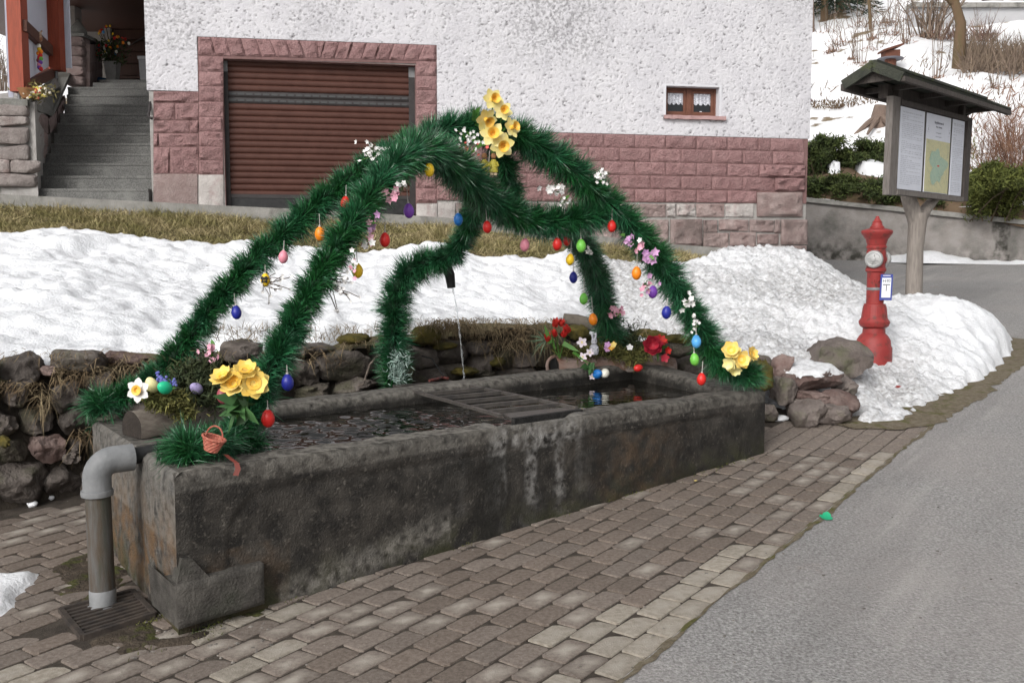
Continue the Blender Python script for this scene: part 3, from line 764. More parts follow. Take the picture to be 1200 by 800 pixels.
# repair block let in at the near foot
def gplane(px, py, out): 
    d = ray(px, py); o = Vector((0, 0, EYE)); q = NL + TN * out
    return o + d * ((q - o).dot(TN) / d.dot(TN))
fb = [gplane(210, 738, .045), gplane(312, 708, .045), gplane(311, 661, .045), gplane(205, 686, .045)]
pts_ = []
nb = 22
blk = MB(); blk2 = []
for j in range(13):
    row = []
    for i in range(nb + 1):
        s, t = i / nb, j / 12
        p = fb[3].lerp(fb[2], s).lerp(fb[0].lerp(fb[1], s), t)
        e_ = min(s, 1 - s, t, 1 - t)
        row.append(p - TN * (0.012 if e_ == 0 else 0.0) + TN * 0.006 * float(vnoise([[p.x * 9, p.y * 9, p.z * 9]])[0]))
    blk2.append(row)
blk.grid(blk2[::-1])
tp = [blk2[0][i] for i in range(nb + 1)]
blk.grid([tp, [p - TN * 0.10 + Vector((0, 0, 0.012)) for p in tp]])
lf = [r[0] for r in blk2]; blk.grid([[p - TN * 0.35 + TD * 0.02 for p in lf], lf][::1])
m_repair = M('repair_stone', (0.042, 0.038, 0.034), (0.105, 0.097, 0.086), 11, 0.85, 0.9, 80, c3=(0.05, 0.05, 0.04), s3=5, bdist=0.012)
blk.build('corner_block', m_repair, trough, smooth=True)
ps = [gplane(206, 690, .035), gplane(246, 676, .035), gplane(238, 668, .03), gplane(226, 655, .02), gplane(213, 654, .02)]
MB().add(ps + [p - TN * 0.06 for p in ps], [(4, 3, 2, 1, 0), (0, 1, 6, 5), (1, 2, 7, 6), (2, 3, 8, 7), (3, 4, 9, 8), (4, 0, 5, 9)]).build('broken_spur', m_repair, trough)
# lower plinth course along the ground, partly broken away
pb = [gplane(313, 708, .02), gplane(470, 655, .02), gplane(440, 660, .012), gplane(395, 640, .008), gplane(350, 650, .012), gplane(313, 662, .02)]

# water
m_water = M('water', (0.006, 0.0065, 0.006), (0.012, 0.010, 0.007), 3, 0.02, spec=1.0)
wz = TZ - 0.062
wi = [IN[0], IN[1], IN[2], IN[3]]
n1, n2 = 720, 240; V = []
ss, tt = np.meshgrid(np.linspace(-0.01, 1.01, n1), np.linspace(-0.03, 1.03, n2))
c0, c1, c2, c3 = [np.array(p[:]) for p in wi]
Pw = (c0[None, None] * (1 - ss)[..., None] + c1 * ss[..., None]) * (1 - tt)[..., None] + (c3 * (1 - ss)[..., None] + c2 * ss[..., None]) * tt[..., None]
Pw = Pw.reshape(-1, 3)
jet_xy = np.array([P(545, 455, 6.75).x, P(545, 455, 6.75).y])
dj = np.hypot(Pw[:, 0] - jet_xy[0], Pw[:, 1] - jet_xy[1])
loc = np.stack([(Pw[:, :2] - np.array(NL[:2])) @ np.array(TD[:2]), (Pw[:, :2] - np.array(NL[:2])) @ np.array([-TD.y, TD.x]), 0 * dj], 1)
amp = 0.0085 * (0.10 + 0.95 * (1 - sstep(1.2, 2.3, loc[:, 0])))
wp = fbm(loc * np.array([5, 5, 0]) + 3, 2); wq = fbm(loc * np.array([4, 4, 0]) + 31, 2); h = 0 * dj
for lam, an, a_ in ((.085, .10, 1.2), (.11, -.28, 1.2), (.07, .42, .8), (.15, .2, 1.0), (.062, -.5, .5), (.13, 1.1, .6)):
    h = h + a_ * np.sin(2 * np.pi / lam * (Pw[:, 0] * math.sin(an) + Pw[:, 1] * math.cos(an)) + 2.4 * wp + 1.6 * wq * math.cos(an * 3))
h = amp * 0.26 * h * (0.55 + 0.6 * np.clip(fbm(loc * np.array([2.5, 2.5, 0]) + 8, 2) + .3, 0, 1)) + 0.0022 * np.sin(dj * 70) * np.exp(-dj * 2.6) + 0.006 * fbm(loc * 30, 2) * np.exp(-(dj / 0.13) ** 2)
Pw[:, 2] = wz + h
idx = np.arange(n1 * n2).reshape(n2, n1)
wat = np_mesh('water', Pw, np.stack([idx[:-1, :-1], idx[:-1, 1:], idx[1:, 1:], idx[1:, :-1]], -1).reshape(-1, 4), None, m_water, None, None, 'structure', True)
m_foam = M('foam', (0.75, 0.77, 0.8), None, rough=0.3, spec=0.6)
fo = MB()
for _ in range(46):
    a_, r__ = random.uniform(0, 6.28), abs(random.gauss(0, 0.05))
    q = Vector((jet_xy[0] + math.cos(a_) * r__ * 1.6, jet_xy[1] + math.sin(a_) * r__, wz + 0.004))
    R = random.uniform(0.004, 0.012); fo.lathe([(0, -R * .5), (R * .8, 0), (R * .5, R * .5), (0, R * .7)], q, n=7)
o = fo.build('splash_foam', m_foam, None, 'white foam where the jet strikes the trough water', 'stuff', smooth=True)

# iron ladder grating that lies across the trough, and the overflow plate
m_iron = M('wet_iron', (0.050, 0.046, 0.043), (0.105, 0.092, 0.082), 18, 0.42, 0.3, 90, spec=0.6)
def onz(px, py, z=TZ + 0.014): return hitz(px, py, z)
gr = thing('iron_grating', 'black iron ladder grating laid across the trough under the water jet', 'grating', onz(560, 470))
ra, rb = (onz(462, 452), onz(587, 487)), (onz(527, 447), onz(676, 478))
MB().beam(ra[0], ra[1], 0.022, 0.016).build('rail', m_iron, gr); MB().beam(rb[0], rb[1], 0.022, 0.016).build('rail', m_iron, gr)
for k in range(7):
    t = 0.03 + k * 0.145
    MB().beam(ra[0].lerp(ra[1], t), rb[0].lerp(rb[1], t * 0.985) , 0.020, 0.022).build('rung', m_iron, gr)
plate = thing('overflow_plate', 'dark iron overflow plate with raised front edge let into the trough rim', 'metal plate', onz(640, 490))
pf = [hitz(600, 490, TZ + .012), hitz(679, 479.5, TZ + .012)]
pa, pbk = pf[0], pf[1]
q_ = [pa, pbk, onz(672, 476, TZ + .006), onz(588, 484, TZ + .006)]
MB().hexa([v + Vector((0, 0, -0.016)) for v in q_] + q_).build('plate', m_iron, plate)
e_ = [pa + TN * 0.026, pbk + TN * 0.026, pbk - TN * 0.004, pa - TN * 0.004]
MB().hexa([v + Vector((0, 0, -0.062)) for v in e_] + [v + Vector((0, 0, 0.003)) for v in e_]).build('front_edge', M('black_iron', (0.010, 0.010, 0.010), (0.028, 0.026, 0.025), 30, .6, .6, 60), plate)

# standpipe over the yard grate
m_zinc = M('grey_plastic_pipe', (0.17, 0.175, 0.18), (0.24, 0.245, 0.25), 12, 0.5, 0.15, 50)
m_pipe = M('rust_streaked_pipe', (0.120, 0.116, 0.112), (0.085, 0.064, 0.045), 5, 0.6, 0.3, 40, stretch=(9, 9, 1.2), c3=(0.06, 0.065, 0.05), s3=1.3, lo3=0.5, hi3=0.62)
pb0 = hit(121, 709); 
R = 0.052
pipe = thing('drain_pipe', 'rust-streaked grey downpipe elbow draining the trough end into the yard grate', 'drain pipe', pb0)
top_ = Vector((pb0.x - 0.02, pb0.y, hitz(115, 560, 0).z)); zt = P(114, 575, pb0.y).z; xt = P(113.5, 575, pb0.y).x
def PV(px, py): return P(px, py, pb0.y)
MB().tube([PV(121, 708), PV(114.5, 578)], R, 28).build('pipe', m_pipe, pipe, smooth=True)
MB().lathe([(R * 1.0, .085), (R * 1.06, .08), (R * 1.06, .02), (R * 1.2, .018), (R * 1.2, -.004), (R * .9, -.004)], PV(121.2, 712), PV(114.5, 578) - PV(121, 708), 28).build('lower_collar', m_zinc, pipe, smooth=True)
ed = Vector((0.80, 0.60, 0.0)).normalized()
ez = PV(113.5, 560)
path = [PV(114.3, 580), ez]
Rb = 0.072
for k in range(1, 9):
    a = k / 8 * math.pi / 2 * 1.02
    path.append(ez + Vector((0, 0, 1)) * Rb * math.sin(a) + ed * Rb * (1 - math.cos(a)))
path.append(path[-1] + ed * 0.075)
MB().tube(path, R * 1.12, 28).build('elbow', m_zinc, pipe, smooth=True)
MB().lathe([(R * 1.0, -.012), (R * 1.24, -.012), (R * 1.28, 0), (R * 1.24, .012), (R * 1.0, .012)], PV(113.8, 577), (0, 0, 1), 28).build('upper_collar', m_zinc, pipe, smooth=True)
m_black = M('black_rubber', (0.015, 0.015, 0.016), (0.03, 0.03, 0.03), 20, 0.5)
e2 = path[-1]
MB().tube([e2 - ed * 0.02, e2 + ed * 0.06 + Vector((0, 0, .012)), e2 + ed * 0.26 + Vector((0, 0, .03))], [R * .78, R * .62, R * .55], 18).build('spigot', m_black, pipe, smooth=True)

gc = [hit(71, 716), hit(97, 748), hit(181, 721), hit(155, 694)]
grate = thing('floor_grate', 'square cast iron floor grate with parallel bars set among the pavers', 'grate', sum(gc, Vector()) / 4)
MB().add([v + Vector((0, 0, -.006)) for v in gc], [(0, 1, 2, 3)]).build('pit', M('pit_shade', (0.004, 0.004, 0.004), None, rough=1.0, spec=0.0), grate)  # flat black sheet: shade under the bars is put into its colour
u_ = Vector((0, 0, 0.006))
for a, b in ((0, 1), (1, 2), (2, 3), (3, 0)):
    MB().beam(gc[a] + u_, gc[b] + u_, 0.022, 0.022).build('frame_bar', M('grate_frame_iron', (0.035, 0.030, 0.028), (0.075, 0.06, 0.05), 20, 0.6, 0.3, 90), grate)
m_gr = M('grate_iron', (0.035, 0.030, 0.028), (0.075, 0.06, 0.05), 20, 0.6, 0.3, 90)
for k in range(1, 9):
    t = k / 9
    MB().beam(gc[0].lerp(gc[1], t) + u_ * .8, gc[3].lerp(gc[2], t) + u_ * .8, 0.019, 0.016).build('bar', m_gr, grate)
# wet silt, gravel and leaf crumbs round the grate and along the trough foot
m_silt = M('silt', (0.040, 0.030, 0.022), (0.085, 0.066, 0.048), 16, 0.9, 1.0, 60, c3=(0.06, 0.065, 0.015), s3=6, lo3=0.5, hi3=0.58)
def silt_fn(x, y, s_):
    p = np.stack([x, y, 0 * x], 1); gp4 = np.array([tuple(q.xy) for q in gc]); dg_ = d_poly(x, y, gp4) * np.where(in_poly(x, y, gp4), -1, 1); t = sstep(-0.02, 0.16, s_ + 0.09 * fbm(p * 8, 3)) * sstep(0.0, .05, dg_)
    return GA * y + GB * x - 0.014 + 0.022 * t + 0.006 * fbm(p * 22, 2) * t, {}
sp_ = np.array([tuple(hit(*q).xy) for q in ((60, 660), (110, 640), (190, 690), (215, 742), (300, 712), (330, 716), (230, 760), (130, 775), (70, 735))])
o = height_mesh('silt', -2.4, -0.6, 3.2, 5.2, 0.02, silt_fn, m_silt, sp_); o['kind'] = 'stuff'
gm = MB()
for _ in range(620):
    k = random.random()
    if k < 0.35: q = hit(random.uniform(130, 330), random.uniform(655, 775), -0.004)
    elif k < 0.6:
        t = random.random(); q = gplane(0, 0, 0) if False else hit(315 + 580 * t, 712 - 187 * t + random.uniform(0, 16), -0.003)
    elif k < .8: q = hit(random.uniform(0, 900), random.uniform(560, 800), -0.002)
    else: q = hit(random.uniform(740, 1200), random.uniform(480, 800), 0.005)
    R_ = random.uniform(0.002, 0.009) * (1.5 if k < 0.2 else 0.8)
    ic, fc = ico(1); ax = np.array([R_ * random.uniform(.7, 1.4), R_, R_ * .6])
    gm.add([tuple(np.array(q) + v * ax) for v in ic], [tuple(f) for f in fc])
gm.build('gravel', M('grit', (0.10, 0.09, 0.08), (0.22, 0.20, 0.18), 300, 0.9, isl=0.5), None, None, 'stuff')
# low moss and weeds in the joint along the trough
bs = []
for _ in range(2600):
    t = random.random()
    if random.random() < 0.5: q = gplane(210 + 690 * t, 735 - 208 * t + random.uniform(-1, 5), 0); q = hit(205 + 690 * t, 738 - 212 * t + random.gauss(4, 3))
    else: q = hit(random.gauss(205, 22), random.gauss(735, 12))
    bs.append(q)
if True:
    bs = np.array([b[:] for b in bs]); cl = fbm(bs * 5, 2); bs = bs[cl > 0.05]
    blades('moss', bs, rng.normal(size=(len(bs), 3)) * 0.5 + [0, 0, .6], rng.uniform(.006, .02, len(bs)), .004, np.zeros((len(bs), 3)), M('joint_moss', (0.10, 0.10, 0.025), (0.05, 0.065, 0.018), 8, 0.9, isl=.4), None, 'low moss along the foot of the trough')
# ------------------------------------------------------------------ the house
m_plaster = M('roughcast', (0.575, 0.565, 0.595), (0.635, 0.625, 0.65), 3, 0.9, 0.8, 60, c3=(0.50, 0.49, 0.515), s3=1.1, lo3=0.55, hi3=0.85, bdist=0.012)
attr_mix(m_plaster, 'pit', (0.16, 0.155, 0.16), noise_scale=14, lo=0.25, hi=0.55)  # dirt and painted shade: pits coloured darker than the relief shades them
attr_mix(m_plaster, 'grime', (0.30, 0.295, 0.305), noise_scale=26, lo=0.46, hi=0.60)
m_white = M('white_reveal', (0.64, 0.64, 0.67), (0.59, 0.59, 0.62), 8, 0.7, 0.1, 60)
m_pink = M('pink_block', (0.25, 0.142, 0.140), (0.315, 0.192, 0.188), 9, 0.85, 1.0, 42, rnd=0.07, bdist=0.03)
m_redst = M('reddish_stone', (0.23, 0.165, 0.155), (0.32, 0.255, 0.24), 7, 0.9, 0.9, 50, rnd=0.14, c3=(0.18, 0.14, 0.13), s3=2.5)
m_greyst = M('grey_stone', (0.37, 0.34, 0.325), (0.47, 0.44, 0.42), 7, 0.9, 0.7, 50, rnd=0.1, c3=(0.31, 0.24, 0.23), s3=4)
m_mortar = M('mortar', (0.30, 0.285, 0.27), (0.38, 0.365, 0.35), 10, 0.95, 0.6, 60)
m_joint2 = M('pink_joint', (0.17, 0.10, 0.095), (0.22, 0.13, 0.125), 10, 0.95, 0.4, 60)
house = thing('house', 'white roughcast house with pink block plinth and brown roller garage door', 'house', HW(180, 240))
def S(px, py, off=0.0): return hs(px, py, off)
s0, zA = S(178.5, 240); s1, _ = S(943, 298)
gl, gr_, = S(261.5, 120)[0], S(487.5, 150)[0]
zdoor = S(370, 72.6)[1]
wl, wr = S(779.5, 118)[0], S(842.5, 118)[0]; wt, wb = S(810, 101.5)[1], S(810, 136)[1]
ZT = 6.2; ZB = 1.2
DEP = 9.0
def slab(mb, sa, sb, za, zb, o0, o1):
    q = [hp(sa, za, o1), hp(sb, za, o1), hp(sb, za, o0), hp(sa, za, o0)]
    r = [hp(sa, zb, o1), hp(sb, zb, o1), hp(sb, zb, o0), hp(sa, zb, o0)]
    return mb.hexa(q + r)
mb = MB()
for a in ((s0, gl, ZB, ZT), (gl, gr_, zdoor, ZT), (gr_, wl, ZB, ZT), (wl, wr, ZB, wb), (wl, wr, wt, ZT), (wr, s1, ZB, ZT)): slab(mb, *a, -0.32, 0.0)
slab(mb, s1 - 0.3, s1, ZB, ZT, -DEP, -0.32); slab(mb, s0, s0 + 0.3, ZB, ZT, -DEP, -0.32); slab(mb, s0, s1, ZB, ZT, -DEP - .3, -DEP); slab(mb, s0 - .3, s1 + .3, ZT, ZT + .2, -DEP - .6, 0.5)
slab(mb, gl + .01, gr_ - .01, ZB, zdoor, -2.5, -2.4)
mb.build('masonry', m_mortar, house)
# roughcast: a dense sheet with real worm-like relief
def pl_top_right(s): return None
zpr_l, zpr_r = S(640, 155.2), S(940, 163.0)
def z_pink(s): return zpr_l[1] + (zpr_r[1] - zpr_l[1]) * (s - zpr_l[0]) / (zpr_r[0] - zpr_l[0])
zl0 = S(205, 107)[1]
jl, jr = S(232, 80)[0], S(511.5, 80)[0]
lz_l, lz_r = S(232, 43.5), S(511, 53.5)
def z_lint(s): return lz_l[1] + (lz_r[1] - lz_l[1]) * (s - lz_l[0]) / (lz_r[0] - lz_l[0])
def rough_sheet(sa, sb, zlo, zhi, st=0.0115):
    ns = max(2, int((sb - sa) / st)); nz = max(2, int((zhi - min(zlo(sa), zlo(sb))) / st))
    V, edge_ = [], []
    sv = np.linspace(sa, sb, ns + 1); lo = np.array([zlo(x) for x in sv])
    ss, tt = np.meshgrid(sv, np.linspace(0, 1, nz + 1)); zz = lo[None] * (1 - tt) + zhi * tt
    return ss.ravel(), zz.ravel(), ns, nz
SS, ZZ, QQ, ED, o_ = [], [], [], [], 0
for a in ((s0 - .02, jl - .002, lambda s: zl0 + .002, ZT), (jl - .002, jr + .002, lambda s: z_lint(s) + .002, ZT), (jr + .002, wl - .030, lambda s: z_pink(s) + .002, ZT), (wl - .030, wr + .030, lambda s: wt + .022, ZT), (wl - .030, wr + .030, lambda s: z_pink(s) + .002, wb - .04), (wr + .030, s1 + .02, lambda s: z_pink(s) + .002, ZT)):
    s_, z_, ns, nz = rough_sheet(*a)
    idx = np.arange(len(s_)).reshape(nz + 1, ns + 1) + o_
    QQ.append(np.stack([idx[:-1, :-1], idx[:-1, 1:], idx[1:, 1:], idx[1:, :-1]], -1).reshape(-1, 4)); SS.append(s_); ZZ.append(z_); o_ += len(s_)
    e = np.zeros((nz + 1, ns + 1)); e[0] = 1; ED.append(e.ravel())
s_, z_, e_ = np.concatenate(SS), np.concatenate(ZZ), np.concatenate(ED)
q3 = np.stack([s_, z_ * 1.25, 0 * s_], 1)
w1 = fbm(q3 * 6 + 3, 2); n1_ = vnoise(q3 * 38 + 2.2 * np.stack([w1, -w1, w1], 1)); n2_ = vnoise(q3 * 66 + 7)
worm = 1 - np.abs(n1_) * 2.4
rel = 0.020 + 0.0034 * np.clip(n1_ * 1.1 + 0.55 * n2_ + 0.25 * vnoise(q3 * 60), -1, 1)
pit = np.clip(-(n1_ + 0.6 * n2_) - 0.46, 0, 1) * 1.6
rel = rel - 0.008 * np.clip(pit, 0, 1)
rel = np.where(e_ > 0, 0.018, rel)
hpv = np.array(HP[:]) + np.outer(s_, np.array(HE[:])) + np.outer(rel, np.array(HN[:])); hpv[:, 2] = z_
pl = np_mesh('roughcast', hpv, np.concatenate(QQ), None, m_plaster, house, None, None, True)
set_attr(pl, 'pit', np.clip(pit, 0, 1))
sc0 = S(385, 30)[0]; up = np.clip((z_ - 3.9) / 1.2, 0, 1)
gr1 = np.clip(fbm(np.stack([s_ * 1.3, z_ * 0.6, 0 * s_], 1) + 5, 3) * 0.9 + 0.1, 0, 1) * up
gr2 = np.exp(-((s_ - S(655, 60)[0]) / 0.75) ** 2) * np.clip((z_ - S(655, 95)[1]) / 0.5, 0, 1) * 0.9
gr3 = 0.6 * np.exp(-((s_ - S(205, 60)[0]) / 0.3) ** 2) * (z_ > S(205, 60)[1])
set_attr(pl, 'grime', np.clip(gr1 + gr2 + gr3, 0, 1))
# side edge of the roughcast at the two corners
slab(MB(), s1 + .0, s1 + .02, z_pink(s1) + .004, ZT, -DEP, 0.012).build('side_plaster', m_white, house); slab(MB(), s0 - .02, s0, zl0 + .004, ZT, -DEP, 0.012).build('side_plaster', m_white, house)

def block(name, c, mat, depth=0.035, seed=0, nx=8, ny=5, amp=0.014, parent=house, base=0.0, gap=0.0):
    """c: four (s, z) corners (lower-left, lower-right, upper-right, upper-left); a hewn front that bulges from its joints"""
    cc = [sum(q[k] for q in c) / 4 for k in (0, 1)]
    if gap: c = [(q[0] + math.copysign(gap, cc[0] - q[0]), q[1] + math.copysign(gap, cc[1] - q[1])) for q in c]
    sv, tv = np.meshgrid(np.linspace(0, 1, nx + 1), np.linspace(0, 1, ny + 1)); sv, tv = sv.ravel(), tv.ravel()
    A = np.array(c, float)
    q = A[0] * ((1 - sv) * (1 - tv))[:, None] + A[1] * (sv * (1 - tv))[:, None] + A[2] * (sv * tv)[:, None] + A[3] * ((1 - sv) * tv)[:, None]
    p = np.stack([q[:, 0] * 13, q[:, 1] * 17, np.full(len(q), seed * 5.1)], 1)
    e = np.minimum.reduce([sv * nx, (1 - sv) * nx, tv * ny, (1 - tv) * ny])
    h = base + depth * np.clip(0.55 + 0.45 * np.minimum(e, 1), 0, 1) + amp * fbm(p, 3, 0.6) * np.clip(e, 0, 1)
    h = np.maximum(h, base + 0.006)
    V = np.array(HP[:]) + np.outer(q[:, 0], np.array(HE[:])) + np.outer(h, np.array(HN[:])); V[:, 2] = q[:, 1]
    idx = np.arange(len(V)).reshape(ny + 1, nx + 1)
    Q = np.stack([idx[:-1, :-1], idx[:-1, 1:], idx[1:, 1:], idx[1:, :-1]], -1).reshape(-1, 4)
    ring = list(idx[0]) + list(idx[1:, -1]) + list(idx[-1, -2::-1]) + list(idx[-2:0, 0])
    B = V[ring] - np.outer(h[ring] - base + 0.03, np.array(HN[:])); k0 = len(V); n = len(ring)
    Q2 = np.array([[ring[(i + 1) % n], ring[i], k0 + i, k0 + (i + 1) % n] for i in range(n)])
    return np_mesh(name, np.vstack([V, B]), np.vstack([Q, Q2]), None, mat, parent, None, None, True, 35)
def quad(x0, y0, x1, y1, x2, y2, x3, y3): return [S(x0, y0), S(x1, y1), S(x2, y2), S(x3, y3)]
# pink courses on the right
c0y = [155.2, 171.3, 187.6, 203.8, 219.6, 236.0]; c1y = [163.0, 178.0, 193.6, 208.6, 224.6, 238.8]
def cy_(row, px): t = (px - 640) / 300.0; return c0y[row] + (c1y[row] - c0y[row]) * t
seed = 0
mb = MB(); 
for sa, sb in ((jr, s1),):
    q = [hp(sa, S(jr and 512, cy_(5, 512))[1] , 0.012), hp(sb, S(940, c1y[5])[1], 0.012), hp(sb, z_pink(sb), 0.012), hp(sa, z_pink(sa), 0.012)]
    mb.add(q, [(0, 1, 2, 3)])
q = [S(180, 203.5), S(262, 205), S(262, 108), S(180, 107)]; mb.add([hp(a, b, 0.012) for a, b in q], [(0, 1, 2, 3)])
q = [S(232, 205), S(262, 205), S(262, 44.6), S(232, 43.5)]; mb.add([hp(a, b, 0.0125) for a, b in q], [(0, 1, 2, 3)])
q = [S(487, 238), S(512, 238), S(512, 53.6), S(487, 52.6)]; mb.add([hp(a, b, 0.0125) for a, b in q], [(0, 1, 2, 3)])
q = [S(262, 69), S(487, 75), S(487, 52.6), S(262, 44.6)]; mb.add([hp(a, b, 0.0128) for a, b in q], [(0, 1, 2, 3)])
mb.build('pink_joints', m_joint2, house)
for row in range(5):
    x = 511.5
    xs_ = [x] + list(np.arange(527 + (18 if row % 2 else 0), 905, 36.1)) 
    if row == 0: xs_ = [q for q in xs_ if q < 895] + [902, 941.5]
    elif row == 4: xs_ = [q for q in xs_ if q < 870] + [886]
    elif row in (2,): xs_ = [q for q in xs_ if q < 880] + [889, 942.5]
    elif row in (3,): xs_ = [q for q in xs_ if q < 880] + [907, 942]
    else: xs_ = [q for q in xs_ if q < 900] + [905, 942]
    for a, b in zip(xs_[:-1], xs_[1:]):
        seed += 1; big = row in (2, 3) and b > 930
        block('block', quad(a, cy_(row + 1, a), b, cy_(row + 1, b), b, cy_(row, b), a, cy_(row, a)), m_pink, 0.030 if not big else 0.06, seed, 18, 8, 0.012 if not big else 0.034, gap=0.0045)
# grey and red base stones on the right (photo pixels)
def zz(x, y): return 730 + x / 5.333, 150 + y / 5.333
base = [((835, 402), (1118, 553), 2, .05), ((103, 474), (264, 553), 1, .03), ((270, 474), (326, 555), 0, .03), ((333, 474), (450, 552), 0, .03), ((457, 474), (630, 555), 1, .03), ((638, 474), (812, 553), 0, .03), ((-40, 474), (96, 555), 1, .03),
        ((160, 572), (280, 722), 1, .035), ((296, 570), (492, 735), 1, .045), ((500, 575), (588, 650), 1, .035), ((596, 573), (782, 640), 1, .035), ((790, 573), (938, 650), 1, .035), ((945, 575), (978, 656), 1, .03), ((984, 574), (1146, 728), 1, .06),
        ((500, 657), (656, 745), 1, .035), ((666, 650), (828, 742), 1, .035), ((836, 664), (968, 726), 1, .035), ((60, 572), (155, 716), 1, .03), ((-60, 572), (52, 700), 1, .03), ((-165, 560), (-68, 690), 1, .03), ((-165, 474), (-48, 552), 0, .03), ((830, 735), (990, 790), 1, .03), ((995, 735), (1140, 795), 1, .05)]
for n, (a, b, mt, dp) in enumerate(base):
    x0, y0 = zz(*a); x1, y1 = zz(*b)
    jx = lambda v: v + random.uniform(-.5, .5)
    block('base_stone', quad(jx(x0), jx(y1), jx(x1), jx(y1 + .4), jx(x1), jx(y0 + .2), jx(x0), jx(y0)), (m_greyst, m_redst, m_redst)[mt], dp, 200 + n, 14, 10, 0.022)
for n in range(9):
    x0 = 513 + n * 21.5; block('base_stone', quad(x0, 258 + n * 2.6, x0 + 20, 260 + n * 2.6, x0 + 20, 238, x0, 238), (m_greyst, m_redst)[(n * 7) % 3 > 0], .03, 240 + n, 6, 5, .015)
# plinth beside the garage
lb = [(180, 107.5, 233, 120.5), (180, 121, 205, 141), (205.5, 121, 233, 141), (180, 141.5, 222, 156), (222.5, 141.5, 233, 156), (186, 156.5, 233, 172), (180, 156.5, 185.5, 172), (180, 172.5, 199, 203.5), (199.5, 172.5, 233, 203.5)]
for n, (x0, y0, x1, y1) in enumerate(lb): block('block', quad(x0, y1, x1, y1, x1, y0, x0, y0), m_pink, .03, 300 + n, 14, 8, .022, gap=.004)
jy = [66, 84, 101, 119, 137, 154, 171.5, 187.5, 204.5]
for n, (a, b) in enumerate(zip(jy[:-1], jy[1:])): block('block', quad(233.3, b, 261.8, b + .6, 261.8, a + .6, 233.3, a), m_pink, .032, 320 + n, 12, 7, .018, gap=.0035)
jy2 = [72] + [89 + 16.4 * k for k in range(10)]
for n, (a, b) in enumerate(zip(jy2[:-1], jy2[1:])): block('block', quad(487.4, b, 511.6, b + .6, 511.6, a + .6, 487.4, a), m_pink, .032, 340 + n, 12, 7, .018, gap=.0035)
tx = [213, 265, 325, 385, 445, 500, 565, 620, 690, 725, 780, 835, 890, 945, 1000, 1060, 1120, 1168]
bx = [213, 285, 345, 405, 470, 530, 590, 645, 698, 703, 760, 815, 868, 925, 978, 1035, 1095, 1168]
def lz(x, top): 
    f_ = (x - 213) / 955.0
    return 170 + x / 3.4286, 40 + ((12 + 34 * f_) if top else (86 + 25 * f_)) / 3.4286
for n in range(len(tx) - 1):
    a, b, c, d = lz(bx[n], 0), lz(bx[n + 1], 0), lz(tx[n + 1], 1), lz(tx[n], 1)
    if bx[n + 1] - bx[n] < 8: b = (a[0] + 1.2, a[1])
    block('lintel_stone', [S(*a), S(*b), S(*c), S(*d)], m_pink, .034, 360 + n, 8, 9, .018, gap=.0035)
for n, (x0, y0, x1, y1, mt) in enumerate(((180, 204, 231.5, 243, 1), (233, 205, 262, 246, 0), (488, 239, 512, 260, 0))):
    block('base_stone', quad(x0, y1, x1, y1 + 1, x1, y0, x0, y0), (m_greyst, m_redst)[mt], .03, 380 + n, 8, 6, .016)
# roller garage door
m_slat = M('brown_slat', (0.066, 0.027, 0.020), (0.082, 0.035, 0.026), 6, 0.55, 0.05, 30, spec=0.22)
m_track = M('dark_track', (0.030, 0.026, 0.026), (0.045, 0.04, 0.04), 9, 0.5, 0.1, 40)
door = thing('x', 'x', 'x'); bpy.data.objects.remove(door)
RD = -0.13
gd_o = bpy.data.objects.new('garage_door', None); COL.objects.link(gd_o); gd_o.parent = house; gd_o.location = hp(gl, 2.0, RD) - house.location
sl, sr = S(268.6, 150, RD)[0], S(479.2, 150, RD)[0]
ztop, zbot = S(375, 74.5, RD)[1], S(375, 247, RD)[1]
# profile rows in photo pixels at the middle of the door (x = 375)
def zr(y): return S(375, y, RD)[1]
ys = [72.5] + [80.7 + 7.18 * k for k in range(23)]
def slat_mesh(ya, yb, proud=0.016):
    za, zb_ = zr(yb), zr(ya); n = 7; rows = []
    for k in range(n):
        t = k / (n - 1); z = za + (zb_ - za) * t; o = RD + proud * math.sin(math.pi * (0.06 + 0.88 * t)) ** 0.6 - 0.010 * (k in (0, n - 1))
        rows.append([hp(sl, z, o), hp(sr, z, o)])
    return MB().grid(rows)
for k in range(22):
    ya, yb = ys[k], ys[k + 1]
    if yb > 238: break
    dark = k in (5, 6)
    if dark: slat_mesh(ya, yb, 0.008).build('vent_slat', m_track, gd_o, smooth=True)
    else: slat_mesh(ya, yb).build('slat', m_slat, gd_o, smooth=True)
m2 = MB()
for k in (5, 6):
    zc = (zr(ys[k]) + zr(ys[k + 1])) / 2
    for i in range(22):
        sa = sl + (sr - sl) * (i + .12) / 22; sb = sl + (sr - sl) * (i + .88) / 22
        slab(m2, sa, sb, zc - .012, zc + .012, RD + .0, RD + .012)
m2.build('vent_slots', M('vent_grey', (0.07, 0.07, 0.072)), gd_o, kind='stuff')
slab(MB(), sl - .01, sr + .01, zr(233), zr(228.6), RD - .01, RD + .018).build('bottom_bar', m_track, gd_o)
slab(MB(), sl - .01, sr + .01, zr(250), zr(233) - .002, RD - .01, RD + .012).build('bottom_seal', m_black, gd_o)
for a, b in ((S(262, 100, RD)[0], sl), (sr, S(486.8, 100, RD)[0])):
    slab(MB(), a, b, zr(250), zr(76) - .002, RD - .02, RD + .03).build('guide_rail', m_track, gd_o)
    slab(MB(), a, b, zr(88), zr(76), RD - .02, RD + .036).build('guide_bracket', m_zinc, gd_o)
slab(MB(), gl + .004, gr_ - .004, zr(70), zdoor + .02, -.30, -.30 + .002).build('reveal_back', m_track, gd_o)
